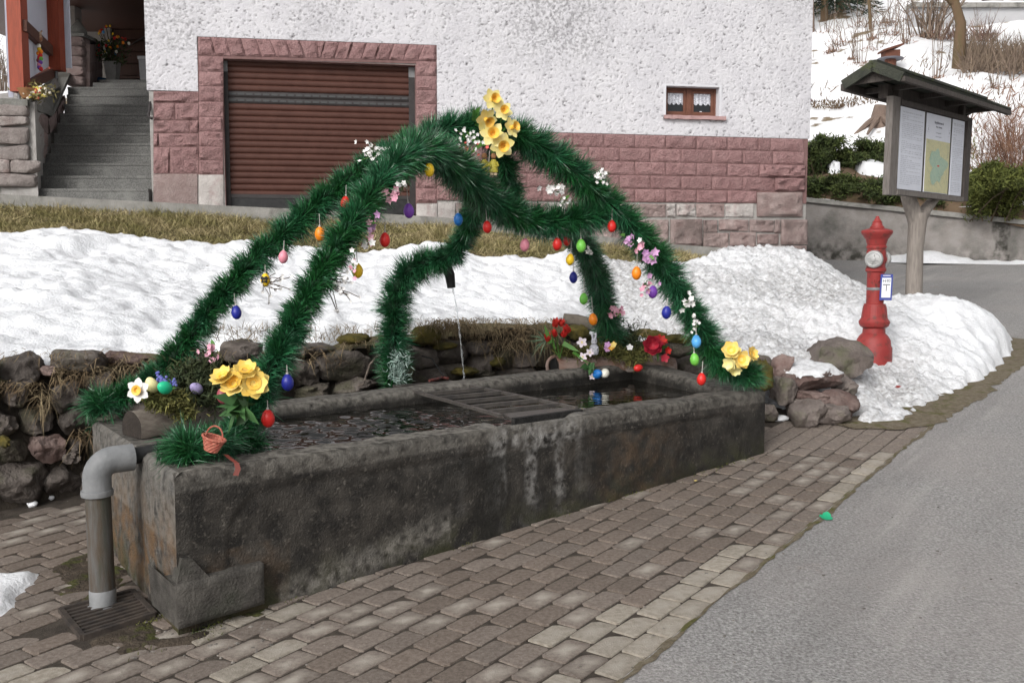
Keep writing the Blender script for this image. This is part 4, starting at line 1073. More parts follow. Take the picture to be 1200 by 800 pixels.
mb = MB(); slab(mb, gl - .002, gl + .003, ZB, zdoor, -.30, 0.006); slab(mb, gr_ - .003, gr_ + .002, ZB, zdoor, -.30, 0.006); slab(mb, gl, gr_, zdoor - .003, zdoor + .002, -.30, .004)
mb.build('reveal', m_joint2, gd_o)
# basement window
m_wood = M('brown_frame', (0.135, 0.055, 0.036), (0.17, 0.075, 0.05), 14, 0.45, 0.1, 50)
m_glass = M('dark_glass', (0.012, 0.014, 0.017), None, rough=0.06, spec=0.6)
m_lace = M('lace', (0.62, 0.63, 0.68), (0.34, 0.35, 0.39), 65, 0.9, lo=0.46, hi=0.60, detail=2)
win = bpy.data.objects.new('window', None); COL.objects.link(win); win.parent = house; win.location = hp(wl, wb, 0) - house.location
mb = MB()
for a in ((wl - .030, wl, wb - .02, wt + .022), (wr, wr + .030, wb - .02, wt + .022), (wl, wr, wt, wt + .022)): slab(mb, *a, .0, .024)
mb.build('surround', m_white, win)
mb = MB()
for a in ((wl - .001, wl + .004, wb, wt), (wr - .004, wr + .001, wb, wt)): slab(mb, *a, -.2, .0235)
slab(mb, wl + .004, wr - .004, wt - .004, wt + .001, -.2, .0232); mb.build('reveal', m_white, win)
W0 = -0.115
slab(MB(), wl + .004, wr - .004, wb, wt - .004, W0 - .05, W0 - .045).build('room_dark', m_black, win)
wm = (wl + wr) / 2 - .012
def frame(sa, sb, za, zb, w, o0, o1, nm, par):
    for a in ((sa, sa + w, za, zb), (sb - w, sb, za, zb), (sa + w, sb - w, za, za + w), (sa + w, sb - w, zb - w, zb)): slab(MB(), *a, o0, o1).build(nm, m_wood, par)
frame(wl + .004, wr - .004, wb + .002, wt - .005, .03, W0 - .03, W0 + .02, 'frame', win)
slab(MB(), wm - .035, wm + .035, wb + .032, wt - .035, W0 - .03, W0 + .026).build('mullion', m_wood, win)
for a, b in ((wl + .036, wm - .037), (wm + .037, wr - .036)):
    frame(a, b, wb + .034, wt - .037, .034, W0 - .02, W0 + .012, 'sash', win)
    slab(MB(), a + .034, b - .034, wb + .068, wt - .071, W0 - .012, W0 - .008).build('pane', m_glass, win)
    n = 40; rows = [[], []]
    zc, zt_ = wb + .068 + .115, wt - .071
    for k in range(n + 1):
        t = k / n; s = a + .035 + (b - a - .07) * t; o = W0 - .004 + .003 * math.sin(t * 30)
        rows[0].append(hp(s, zc - .028 * abs(math.sin(t * math.pi * 3.5)), o)); rows[1].append(hp(s, zt_, o))
    MB().grid(rows).build('lace_curtain', m_lace, win)
sa, sb = S(776, 138)[0], S(848.5, 138)[0]
mb = MB(); n = 14
top_r = [hp(sa + (sb - sa) * k / n, wb + .002, -.14) for k in range(n + 1)]
mid_r = [hp(sa + (sb - sa) * k / n, wb - .004 + random.uniform(-.002, .002), .075 + random.uniform(-.006, .004)) for k in range(n + 1)]
low_r = [p + Vector((0, 0, -.048 + random.uniform(-.004, .004))) for p in mid_r]; in_r = [p - HN * .08 for p in low_r]
mb.grid([in_r, low_r, mid_r, top_r]).build('sill', M('pink_sill', (0.38, 0.235, 0.225), (0.44, 0.29, 0.28), 12, .8, .5, 60), win)
# white sash hook inside the glass
slab(MB(), wm + .16, wm + .19, wb + .070, wb + .080, W0 - .006, W0 + .0).build('catch', m_white, win)

# ------------------------------------------------------------------ steps up to the house door
m_step = M('terrazzo', (0.085, 0.084, 0.080), (0.175, 0.173, 0.165), 75, 0.85, 0.3, 200, rnd=.07, c3=(0.24, 0.24, 0.225), s3=3, lo3=.52, hi3=.8, detail=3)
stair = thing('stairs', 'grey terrazzo stairs climbing beside the house to the brown front door', 'stairs', P(110, 235, 11.9))
sy = [221, 206, 191, 180, 168, 156, 144.5, 133, 122, 111, 102]; sx = [37, 44, 48, 54, 59, 63, 67, 70, 75, 78, 79]
zprev = P(110, 240, 11.9).z - 0.1
SIDE = -HN                                                    # away from the road
for k, (y, x) in enumerate(zip(sy, sx)):
    Y = 11.75 + 0.3 * k; L = P(x, y, Y); zt_ = L.z
    right = hp(s0, 0, -0.02) + SIDE * 0; 
    # right end follows the house's side wall
    t_ = (Y - hp(s0, 0).y) / HD.y; R_ = Vector((hp(s0 - .03, 0).x + HD.x * max(t_, -0.3), Y + .02, zt_)) if True else None
    R_ = Vector((max(R_.x, P(181, y, Y).x - 0.25), Y, zt_))
    q = [Vector((L.x, Y, zprev - .02)), Vector((R_.x, Y + .0, zprev - .02)), Vector((R_.x, Y + .62, zprev - .02)), Vector((L.x - .05, Y + .62, zprev - .02))]
    tq = [Vector((v.x, v.y, zt_)) for v in q]
    st_ = MB(); st_.hexa([v + Vector((0, .007, 0)) if i < 2 else v for i, v in enumerate(q)] + [v + Vector((0, .007, -.03)) if i < 2 else v + Vector((0, 0, -.03)) for i, v in enumerate(tq)])
    st_.hexa([v + Vector((0, 0, -.03)) for v in tq] + tq)
    st_.build('step', m_step, stair); zprev = zt_
yl = 15.15; L = P(108.5, 90, yl); R_ = P(181, 90, yl)
MB().hexa([Vector((L.x, yl, zprev)), Vector((R_.x, yl, zprev)), Vector((R_.x, yl + .3, zprev)), Vector((L.x, yl + .3, zprev)), Vector((L.x, yl, L.z - .09)), Vector((R_.x, yl, L.z - .09)), Vector((R_.x, yl + .3, L.z - .09)), Vector((L.x, yl + .3, L.z - .09))]).build('step', m_step, stair)
MB().hexa([Vector((L.x, yl + .25, zprev)), Vector((R_.x, yl + .25, zprev)), Vector((R_.x, yl + 2.5, zprev)), Vector((L.x - 1.5, yl + 2.5, zprev)), Vector((L.x, yl + .25, L.z)), Vector((R_.x, yl + .25, L.z)), Vector((R_.x, yl + 2.5, L.z)), Vector((L.x - 1.5, yl + 2.5, L.z))]).build('landing', m_step, stair)
zland = L.z
# wall along the steps with sloped coping
sw = thing('stair_wall', 'low wall of grey and reddish stones with concrete coping beside the stairs', 'wall', P(30, 225, 11.7))
YW = 11.62
A0, A1 = P(-60, 115, YW), P(62, 117, YW); B0_, B1_ = P(-60, 226, YW), P(40, 224, YW)
core = MB()
C1 = P(86, 86, 14.2); C1b = P(80, 101, 14.6)
core.hexa([Vector((A0.x, YW + .03, B0_.z - .3)), Vector((P(34, 0, YW).x, YW + .03, B0_.z - .3)), Vector((-6.80, YW + 3.3, B0_.z - .3)), Vector((A0.x, YW + 3.2, B0_.z - .3)),
           Vector((A0.x, YW + .03, A0.z - .02)), Vector((P(34, 0, YW).x, YW + .03, A1.z - .03)), Vector((-6.80, YW + 3.3, C1.z + .1)), Vector((A0.x, YW + 2.9, C1.z - .12))]).build('mortar_core', m_mortar, sw)
def yblock(name, x0, y0, x1, y1, mat, par, seed, dep=0.05):
    c = P((x0 + x1) / 2, (y0 + y1) / 2, YW)
    rock(name, c, ((x1 - x0) / 2 * YW / FPX, dep, (y1 - y0) / 2 * YW / FPX), mat, par, None, 3, seed, p=12, amp=.035, cuts=2)
m_ws = M('stair_wall_stone', (0.20, 0.17, 0.16), (0.30, 0.265, 0.25), 9, .9, 1.0, 45, rnd=.16, c3=(0.19, 0.125, 0.115), s3=2.5)
for n, b in enumerate(((-60, 121, -2, 142), (-2, 121, 33, 136), (-2, 137, 33, 148), (-30, 149, -6, 170), (-6, 149, 33, 169), (-2, 170, 34, 188), (-40, 171, -3, 189), (-2, 187, 13, 203), (14, 188, 46, 203), (-30, 190, -3, 204), (-2, 204, 42, 219), (-40, 205, -3, 222))): yblock('stone', *b, m_ws, sw, 500 + n)
# reddish stones that face the steps
def side_pt(px, py, Y): return P(px, py, Y)
for n, (qa) in enumerate((((35, 128, YW), (35, 146, YW), (56, 157, 12.4), (56, 137, 12.4)), ((36, 147, YW), (38, 168, YW), (49, 168, 12.1), (48, 153, 12.1)), ((49, 153, 12.1), (50, 168, 12.1), (56, 172, 12.5), (56, 158, 12.5)), ((36, 163, YW), (36, 188, YW), (46, 190, 11.9), (46, 168, 11.9)), ((47, 168, 11.9), (47, 190, 11.9), (54, 190, 12.3), (54, 171, 12.3)), ((57, 140, 12.4), (57, 158, 12.4), (66, 147, 13.0), (66, 130, 13.0)), ((67, 128, 13.0), (67, 145, 13.0), (76, 125, 13.8), (76, 112, 13.8)))):
    p4 = [P(q[0], q[1], 2.07 / ((600 - q[0]) / FPX - .314)) for q in qa]; nrm = Vector((.98, -.18, 0))
    rows = [[p4[1].lerp(p4[2], t).lerp(p4[0].lerp(p4[3], t), u) + nrm * (.03 * (0 < t < 1 and 0 < u < 1) + .02 * random.random()) for t in (0, .33, .66, 1)] for u in (0, .5, 1)]
    m_ = MB().grid(rows); m_.add([p - nrm * .12 for p in p4] + p4, [(0, 1, 5, 4), (1, 2, 6, 5), (2, 3, 7, 6), (3, 0, 4, 7)]); m_.build('side_stone', m_redst, sw, smooth=True)
m_cop = M('coping', (0.15, 0.15, 0.14), (0.22, 0.215, 0.20), 60, .85, .4, 90, c3=(.12, .115, .1), s3=3)
cA = P(-60, 113, YW - .05); cB = P(34, 116.5, YW - .05); cC = P(62, 131, 13.45)
def slabpts(mb, ring, th): mb.hexa([v + Vector((0, 0, -th)) for v in ring] + ring) if len(ring) == 4 else None
mb = MB(); slabpts(mb, [cA, cB + Vector((-.02, 0, 0)), cB + Vector((-.1, .55, .0)), cA + Vector((0, .55, 0))], .075); mb.build('coping', m_cop, sw)
cD = P(85, 80, 15.2); mb = MB(); slabpts(mb, [cB, cC, cD, P(66, 84, 15.0)], .07); mb.build('sloped_coping', m_cop, sw)
# red timber screen with translucent sheets
m_red = M('red_timber', (0.30, 0.060, 0.028), (0.22, 0.045, 0.022), 9, .55, .2, 60, stretch=(6, 6, .7))
m_brt = M('brown_timber', (0.105, 0.04, 0.025), (0.075, 0.03, 0.02), 9, .6, .2, 60)
m_sheet = M('white_sheet', (0.66, 0.68, 0.76), (0.56, 0.58, 0.66), 30, .35, .2, 60, stretch=(12, 12, .4))
scr = thing('timber_screen', 'red timber porch screen with ribbed white panels on the stair wall', 'screen', P(30, 110, 11.9))
def post(px0, px1, yb, Y, name='post', m=m_red):
    a = P(px0, yb, Y); b = P(px1, yb, Y); w = b.x - a.x
    MB().box((a.x + w / 2, Y + w / 2, (a.z + 5.6) / 2), (w, w, 5.6 - a.z)).build(name, m, scr)
post(11.5, 28, 107, 11.75); post(57, 71, 82, 13.3); post(71.2, 73.5, 80, 13.45, 'post_edge', m_brt)
def yl_(px): return 11.85 + (px - 27) / (58 - 27) * 1.5
rows = []
for row in (0, 1):
    r_1 = []
    for k in range(49):
        px = 26 + k * (60 - 26) / 48; Y = yl_(px) + .04; 
        zlow = P(px, 95 - (px - 28) / 30 * 18, Y).z
        r_1.append(Vector((P(px, 50, Y).x, Y + .01 * (k % 2), zlow if row == 0 else 5.6)))
    rows.append(r_1)
MB().grid(rows).build('ribbed_panel', m_sheet, scr)
MB().beam(P(26, 30, yl_(26) - .02), P(60, 62, yl_(60) - .02), .10, .13).build('brace', m_brt, scr)
MB().beam(P(27, 102, yl_(27)), P(62, 84, yl_(62)), .10, .12).build('bottom_rail', m_brt, scr)
MB().beam(P(24, -40, yl_(26)), P(62, -15, yl_(60)), .09, .12).build('top_rail', m_red, scr)
for (px, y0, y1, Y) in ((22.5, 107, 117, 11.83), (66, 82, 92, 13.4)): MB().tube([P(px, y0, Y), P(px, y1, Y)], .018, 10).build('post_foot', m_zinc, scr)
rows = [[Vector((P(px, 50, 13.6).x, 13.6 + .012 * (k % 2), z)) for k, px in enumerate(np.linspace(71.5, 83, 14))] for z in (P(76, 80, 13.6).z, 5.6)]
MB().grid(rows).build('ribbed_panel', m_sheet, scr)
rows = [[Vector((P(px, 50, 11.95).x, 11.95 + .012 * (k % 2), z)) for k, px in enumerate(np.linspace(7, 13, 8))] for z in (P(10, 114, 11.95).z, 5.6)]
MB().grid(rows).build('ribbed_panel', m_sheet, scr)

# entrance behind the steps
YD = 17.6
m_hall = M('entry_wall', (0.40, 0.375, 0.35), (0.46, 0.43, 0.40), 20, .95, .9, 60)
m_bdoor = M('brown_door', (0.075, 0.038, 0.028), (0.10, 0.05, 0.038), 6, .5, .2, 40, stretch=(8, 8, 1))
ent = thing('entrance_porch', 'shaded house entrance with roughcast side wall and brown panelled door', 'entrance', P(120, 90, YD))
def ebox(px0, px1, y0, z1, Y, dep, mat, nm, par=ent):
    a = P(px0, y0, Y); b = P(px1, y0, Y); MB().box(((a.x + b.x) / 2, Y + dep / 2, (a.z + z1) / 2), (b.x - a.x, dep, z1 - a.z)).build(nm, mat, par)
ebox(60, 250, 95, 6.4, YD + .25, .3, m_hall, 'back_wall')
ebox(131, 178, 92, 6.4, YD + .05, .15, m_bdoor, 'door')
for k in range(5): ebox(133, 178, 88 - 14 * k, P(133, 77 - 14 * k, YD - .0).z, YD, .05, m_bdoor, 'door_panel')
ebox(124, 131, 92, 6.4, YD - .05, .2, m_hall, 'door_post')
ebox(78, 90.5, 95, 6.4, 15.9, .25, m_hall, 'side_wall')
ebox(90, 106, 24, 6.4, YD - .02, .2, M('entry_window', (0.02, 0.018, 0.018), None, rough=.1), 'window')
ebox(88.5, 90, 24, 6.4, YD - .05, .2, m_wood, 'window_frame'); ebox(96.5, 98.5, 24, 6.4, YD - .05, .2, m_wood, 'window_frame'); ebox(105, 106.5, 24, 6.4, YD - .05, .2, m_wood, 'window_frame')
a = P(150, 40, YD - .1)
for y0, y1 in ((6, -2), (29, 18), (55, 41)): MB().tube([P(150, y0, YD - .03), P(173, y1, YD - .03)], .012, 6).build('door_bar', m_iron, ent)
MB().box(P(168, 3, YD - .1), (.16, .06, .07)).build('lamp', m_white, ent)
roof_z = 5.66  # unseen roof, carried forward above the view to shade the entrance
MB().add([(-9.2, 13.2, roof_z), (-4.6, 13.2, roof_z), (-4.2, 18.4, roof_z + .1), (-9.2, 18.4, roof_z + .1)] + [(-9.2, 13.2, roof_z + .15), (-4.6, 13.2, roof_z + .15), (-4.2, 18.4, roof_z + .25), (-9.2, 18.4, roof_z + .25)], [(3, 2, 1, 0), (4, 5, 6, 7), (0, 1, 5, 4), (1, 2, 6, 5), (2, 3, 7, 6), (3, 0, 4, 7)]).build('unseen_shade_roof', m_bdoor, ent)
# gate pillar
pil = thing('gate_pillar', 'reddish stone gate pillar with grey onion-shaped finial at the top of the stairs', 'pillar', P(92, 100, 15.0))
Yp = 15.0
for k in range(5):
    y0, y1 = 102 - k * 11.6, 102 - (k + 1) * 11.6 + .5
    rock('block', P(92, (y0 + y1) / 2, Yp + .12), (.125, .14, abs(y0 - y1) / 2 * Yp / FPX), m_redst, pil, None, 3, 540 + k, p=16, amp=.012, cuts=0)
mb = MB(); a = P(92, 43.5, Yp + .12); mb.box(a, (.31, .33, .045)).build('cap', m_cop, pil)
MB().lathe([(.10, 0), (.125, .03), (.12, .08), (.085, .14), (.045, .19), (.012, .235)], a + Vector((0, 0, .02)), n=18).build('finial', m_cop, pil, smooth=True)
# low wall behind the pillar, going back to the door
rw = thing('parapet_wall', 'reddish block parapet running from the gate pillar back to the door', 'wall', P(104, 100, 15.2))
for k in range(5):
    a, b = P(98.5, 101 - k * 11, Yp + .1), P(114, 94 - k * 9.2, YD - .8); 
    MB().beam(a, b, .16, .135).build('block', m_redst, rw)
MB().beam(P(98.5, 44, Yp + .12), P(114.5, 53.5, YD - .8), .2, .04).build('coping', m_cop, rw)
# things standing on the landing
zb_ = zland
m_vase = M('grey_vase', (0.27, 0.265, 0.255), (0.33, 0.325, 0.31), 20, .7, .2, 50)
vp = Vector((P(132, 89, 15.9).x, 15.9, zb_)); sc_ = 15.9 / FPX
vase = thing('vase', 'tall grey tapered vase of Easter branches beside the front door', 'vase', vp)
h_ = 26 * sc_
MB().add([vp + Vector((a * w * sc_, b * w * sc_, z)) for z, w in ((0, 4.8), (h_, 7.2), (h_, 6.3), (h_ * .8, 6.0)) for a, b in ((-1, -1), (1, -1), (1, 1), (-1, 1))],
         [(4 * k + i, 4 * k + (i + 1) % 4, 4 * k + 4 + (i + 1) % 4, 4 * k + 4 + i) for k in range(3) for i in range(4)] + [(12, 13, 14, 15)]).build('pot', m_vase, vase)
m_twig = M('twig', (0.07, 0.05, 0.035), (0.12, 0.09, 0.06), 30, .9, .3, 60)
m_leafd = M('dark_leaf', (0.030, 0.055, 0.018), (0.055, 0.085, 0.028), 20, .6, isl=.4)
tw = MB(); fl = {k: MB() for k in 'yrobw'}
for k in range(34):
    a = random.uniform(0, 6.28); r = random.uniform(.05, .30); hh = random.uniform(.12, .62) * (1 - r * .9)
    e = vp + Vector((math.cos(a) * r, math.sin(a) * r * .7, h_ + hh)); tw.tube([vp + Vector((0, 0, h_ - .05)), vp.lerp(e, .6) + Vector((0, 0, .16)), e], [.006, .005, .003], 4)
    key = 'y' if hh > .3 and random.random() < .5 else random.choice('rrobyw'); R_ = .018 if key == 'y' else .024
    V, F = ico(1); fl[key].add([tuple(np.array(e) + v * R_ * np.array([1, 1, 1.2])) for v in V], [tuple(f) for f in F])
tw.build('branches', m_twig, vase, kind='stuff')
EC = {'red': (0.62, 0.022, 0.018), 'orange': (0.85, 0.24, 0.012), 'yellow': (0.80, 0.52, 0.02), 'green': (0.16, 0.50, 0.07), 'blue': (0.02, 0.17, 0.52), 'dark blue': (0.018, 0.025, 0.26), 'purple': (0.20, 0.06, 0.42), 'pink': (0.72, 0.26, 0.33), 'white': (0.80, 0.78, 0.68), 'light blue': (0.09, 0.36, 0.72), 'dark red': (0.28, 0.05, 0.07), 'mint': (0.02, 0.50, 0.26), 'lilac': (0.38, 0.32, 0.55), 'cream': (0.80, 0.72, 0.36)}
m_egg = {k: M('egg_' + k.replace(' ', '_'), v, tuple(min(1, c * 1.12) for c in v), 60, .38, .05, 120, spec=.45) for k, v in EC.items()}
for key, nm, mt in (('y', 'yellow_blossom', 'yellow'), ('r', 'red_egg', 'red'), ('o', 'orange_egg', 'orange'), ('b', 'blue_egg', 'light blue'), ('w', 'white_egg', 'white')):
    if fl[key].v: fl[key].build(nm, m_egg[mt], vase, kind='stuff', smooth=True)
N = 420; bs = np.array(vp[:]) + np.stack([rng.normal(0, .12, N), rng.normal(0, .1, N), h_ + rng.uniform(-.02, .34, N)], 1)
blades('leaves', bs, rng.normal(size=(N, 3)), rng.uniform(.04, .08, N), .026, np.zeros((N, 3)), m_leafd, vase)
bk = Vector((P(117, 88, 16.2).x, 16.2, zb_)); o = MB().lathe([(.085, 0), (.11, .15), (.115, .16), (.10, .155), (.08, .02)], bk, n=18).build('bucket', M('blue_plastic', (0.02, 0.09, 0.20), None, rough=.4), None, smooth=True); tag(o, 'small blue bucket half hidden between parapet and grey vase', 'bucket')
bn = thing('bin', 'grey lidded box bin at the top of the stairs against the house corner', 'bin', Vector((P(172, 90, 15.6).x, 15.6, zb_)))
m_bin = M('bin_grey', (0.17, 0.17, 0.18), (0.2, 0.2, 0.21), 20, .6)
bb = bn.location; w_ = 6.5 * 15.6 / FPX
MB().hexa([bb + Vector((a * w_ * .85, b * w_ * .85, 0)) for a, b in ((-1, -1), (1, -1), (1, 1), (-1, 1))] + [bb + Vector((a * w_, b * w_, .33)) for a, b in ((-1, -1), (1, -1), (1, 1), (-1, 1))]).build('body', m_bin, bn)
MB().box(bb + Vector((0, 0, .355)), (w_ * 2.25, w_ * 2.25, .045)).build('lid', M('bin_lid', (0.26, 0.26, 0.27), None, rough=.5), bn)
# handrail tube at the house corner
hr = MB().tube([P(179, 105, 11.9), P(176.5, 118, 11.85), P(174, 137, 11.75), P(178, 139, 11.72)], .016, 8).build('handrail', m_track, None, smooth=True); tag(hr, 'short black bent handrail at the house corner by the stairs', 'handrail')
# Easter garland of eggs with a bunny on the screen
ge = thing('egg_string', 'string of small coloured eggs under a wooden rabbit hanging on the red timber screen', 'egg string', P(46, 52, 12.55))
V, F = ico(2)
for n, (px, py, c) in enumerate(((45.5, 54, 'white'), (46, 58, 'yellow'), (48, 61, 'orange'), (45, 63, 'orange'), (47.5, 65, 'red'), (46, 68, 'red'), (48, 69, 'green'), (45, 71, 'dark red'), (47.5, 73, 'purple'), (46, 76, 'pink'), (46, 79, 'purple'), (48, 81, 'red'))):
    c_ = P(px, py, 12.5); np_mesh('egg', np.array(c_) + V * .026 * np.array([1, 1, 1.15]), None, F, m_egg[c], ge, None, None, True)
MB().tube([P(46, 48, 12.52), P(47, 82, 12.52)], .004, 4).build('cord', m_twig, ge)
rb_ = MB(); rb_.lathe([(.0, 0), (.035, .02), (.04, .06), (.02, .10), (0, .11)], P(46, 50, 12.5), n=12); rb_.lathe([(0, 0), (.028, .02), (.02, .05), (0, .06)], P(46.5, 43, 12.5), n=12)
rb_.tube([P(47, 39, 12.5), P(49.5, 36, 12.5)], [.016, .008], 6); rb_.build('rabbit', M('rabbit_wood', (0.24, 0.09, 0.04), (0.5, .4, .3), 30, .7), ge, smooth=True)
# planter bowl of flowers on the stair wall
pb_ = thing('flower_bowl', 'clay bowl of faded yellow and white flowers on the stair wall coping', 'flower bowl', P(40, 114, 11.9))
MB().lathe([(.09, 0), (.15, .10), (.155, .11), (.14, .10), (.08, .02)], P(36, 116, 11.85), n=18).build('bowl', M('clay', (0.30, 0.15, 0.07), None, rough=.8), pb_, smooth=True)
N = 260; c_ = np.array(P(43, 109, 11.82)[:])
bs = c_ + np.stack([rng.normal(0, .09, N), rng.normal(0, .06, N), rng.normal(0, .05, N) - .12 * 0], 1)
blades('leaves', bs, rng.normal(size=(N, 3)) + [0, -.3, .4], rng.uniform(.04, .09, N), .018, np.zeros((N, 3)), M('faded_leaf', (0.16, 0.15, 0.06), (0.26, 0.21, .09), 20, .8, isl=.4), pb_)
fm = {k: MB() for k in ('yellow', 'white', 'red')}
V1, F1 = ico(1)
for _ in range(38):
    k = random.choice(('yellow', 'yellow', 'white', 'white', 'red') if _ > 5 else ('red',)); q = np.array(P(43 + random.gauss(0, 6.5), 108 + random.gauss(0, 5), 11.75)[:]); fm[k].add([tuple(q + v * .019) for v in V1], [tuple(f) for f in F1])
for k in fm: fm[k].build(k + '_flowers', M('flower_' + k, {'yellow': (.6, .5, .12), 'white': (.65, .6, .5), 'red': (.45, .06, .05)}[k], None, rough=.7), pb_, kind='stuff')
# ------------------------------------------------------------------ evergreen garlands over the trough
m_needle = M('garland_needles', (0.019, 0.108, 0.029), (0.026, 0.125, 0.056), 4, 0.30, spec=0.7, isl=0.85, lo=0.40, hi=0.6, c3=(0.075, 0.175, 0.115), s3=13, lo3=0.56, hi3=0.70)
m_core = M('garland_core', (0.006, 0.022, 0.010), (0.010, 0.03, 0.014), 20, 0.9)
def garland_needles(ctrl_px, dens, parent, core=True, flare=1.0, nm='garland'):
    pts = [list(P(px, py, Y)) + [r * Y / FPX] for px, py, Y, r in ctrl_px]
    S_, L = spline(pts, 160)
    tv = np.linspace(0, 1, 160); n = int(dens * L * 0.78)
    u = rng.random(n); C = np.stack([np.interp(u, tv, S_[:, k]) for k in range(4)], 1)
    T = np.gradient(S_[:, :3], axis=0); T = unit(T); Tt = unit(np.stack([np.interp(u, tv, T[:, k]) for k in range(3)], 1))
    ref = np.array([0.31, -0.62, 0.72]); A = unit(np.cross(Tt, ref)); B = np.cross(Tt, A)
    ph = rng.random(n) * 2 * np.pi
    s_len = u * L
    # the garland is wound: whorls every few centimetres, tighter and looser along the wire
    wh = np.sin(s_len * 2 * np.pi / 0.145 + ph) * 0.5 + 0.5
    R = C[:, 3] * (0.70 + 0.26 * wh + 0.10 * fbm(np.stack([s_len * 9, np.cos(ph) * 1.3, np.sin(ph) * 1.3], 1), 2))
    lean = 0.15 + 0.55 * rng.random(n) + 0.7 * (0.5 - wh)
    rad = A * np.cos(ph)[:, None] + B * np.sin(ph)[:, None]
    tanv = np.cross(Tt, rad)
    d = unit(rad + Tt * lean[:, None] + tanv * (0.28 + 0.25 * rng.normal(size=n))[:, None] + rng.normal(size=(n, 3)) * 0.36)
    base = C[:, :3] + rad * (R * 0.10)[:, None] - Tt * (R * 0.35)[:, None]
    Ln = R * rng.uniform(0.85, 1.25, n) * flare
    droop = np.stack([rng.normal(0, .006, n), rng.normal(0, .006, n), -rng.random(n) * 0.016], 1)
    g = None
    if core:
        ps = S_[::4]; g = MB().tube([p[:3] for p in ps], [p[3] * 0.30 for p in ps], 8).build(nm, m_core, parent)
        blades('needles', base, d, Ln, 0.0046, droop, m_needle, g)
    else:
        g = blades(nm, base, d, Ln, 0.0034, droop, m_needle, parent)
    return g, S_
crown = thing('garland_crown', 'Easter fountain crown of dark green tinsel fir garland arches over the trough', 'garland', P(560, 440, 5.8))
A1 = [(106, 474, 5.02, 22), (130, 468, 5.04, 21), (160, 455, 5.06, 19), (192, 432, 5.08, 22), (222, 396, 5.10, 23), (252, 356, 5.14, 22), (292, 312, 5.2, 23), (335, 272, 5.3, 24), (385, 230, 5.4, 24), (435, 193, 5.5, 22), (485, 166, 5.62, 22), (530, 150, 5.72, 24), (575, 150, 5.8, 27), (620, 166, 5.9, 28), (665, 196, 6.0, 29), (705, 232, 6.1, 28), (738, 262, 6.15, 24), (770, 302, 6.2, 25), (798, 346, 6.22, 24), (824, 390, 6.24, 24), (842, 424, 6.24, 25), (866, 437, 6.22, 20), (893, 441, 6.2, 19)]
B1 = [(190, 530, 4.06, 20), (225, 522, 4.1, 27), (262, 517, 4.18, 26), (284, 497, 4.3, 25), (300, 462, 4.36, 25), (328, 412, 4.42, 27), (359, 350, 4.52, 25), (396, 288, 4.66, 25), (430, 236, 4.8, 26), (465, 192, 5.0, 28), (500, 176, 5.2, 30), (535, 196, 5.45, 30), (566, 226, 5.7, 28), (600, 250, 5.9, 25), (640, 260, 6.02, 25), (680, 256, 6.06, 26), (712, 250, 6.1, 22)]
D1 = [(655, 262, 6.5, 18), (682, 284, 6.8, 20), (698, 322, 7.1, 22), (707, 358, 7.3, 22), (716, 396, 7.45, 23), (722, 420, 7.5, 19)]
S1_ = [(462, 448, 6.62, 20), (461, 415, 6.63, 24), (462, 380, 6.64, 25), (464, 348, 6.64, 26), (476, 322, 6.62, 25), (500, 308, 6.58, 24), (526, 300, 6.5, 21), (541, 284, 6.42, 19), (550, 262, 6.3, 20), (560, 238, 6.1, 20)]
E1 = [(575, 160, 5.86, 20), (590, 190, 5.9, 20), (598, 220, 5.95, 20), (604, 250, 6.0, 18)]
ga, SA = garland_needles(A1, 10500, crown, nm='garland_arch'); gbx, SB = garland_needles(B1, 12500, crown, nm='garland_arch'); garland_needles(D1, 9500, crown, nm='garland_arch'); garland_needles(E1, 9000, crown, nm='garland_strand')
# loose tufts where the garland ends lie on the stone
for n, (px, py, Y, R_, cnt) in enumerate(((118, 474, 5.0, .135, 900), (222, 528, 4.02, .15, 1300), (258, 522, 4.08, .12, 700), (296, 520, 4.3, .12, 600), (878, 440, 6.18, .12, 800), (300, 470, 4.36, .13, 700))):
    c_ = np.array(P(px, py, Y)[:]); d = unit(rng.normal(size=(cnt, 3)) + np.array([-.25 if n != 4 else .5, -.25, .22])); d[:, 2] = np.abs(d[:, 2]) * np.where(rng.random(cnt) < .8, 1, -.5)
    blades('tuft', c_ + rng.normal(size=(cnt, 3)) * .02, d, R_ * rng.uniform(.6, 1.1, cnt), .0036, np.stack([0 * d[:, 0], 0 * d[:, 0], -rng.random(cnt) * .05], 1), m_needle, crown)
spout = thing('water_spout', 'upright fountain spout wrapped in garland with a black nozzle pouring a thin water jet', 'water spout', P(462, 448, 6.62))
gs, SS_ = garland_needles(S1_, 9500, spout, nm='garland_wrap')
N = 420; c_ = np.array(P(467, 432, 6.5)[:])
m_frost = M('frosted_sprig', (0.42, 0.52, 0.47), (0.26, 0.38, 0.33), 30, .6, isl=.3)
blades('frosted_sprig', c_ + rng.normal(size=(N, 3)) * [.035, .02, .055], rng.normal(size=(N, 3)) + [.3, -.5, .2], rng.uniform(.025, .055, N), .005, np.zeros((N, 3)), m_frost, spout)
MB().tube([P(521, 306, 6.60), P(527, 322, 6.62), P(529, 337, 6.63)], [.035, .035, .028], 12).build('nozzle', m_black, spout, smooth=True)
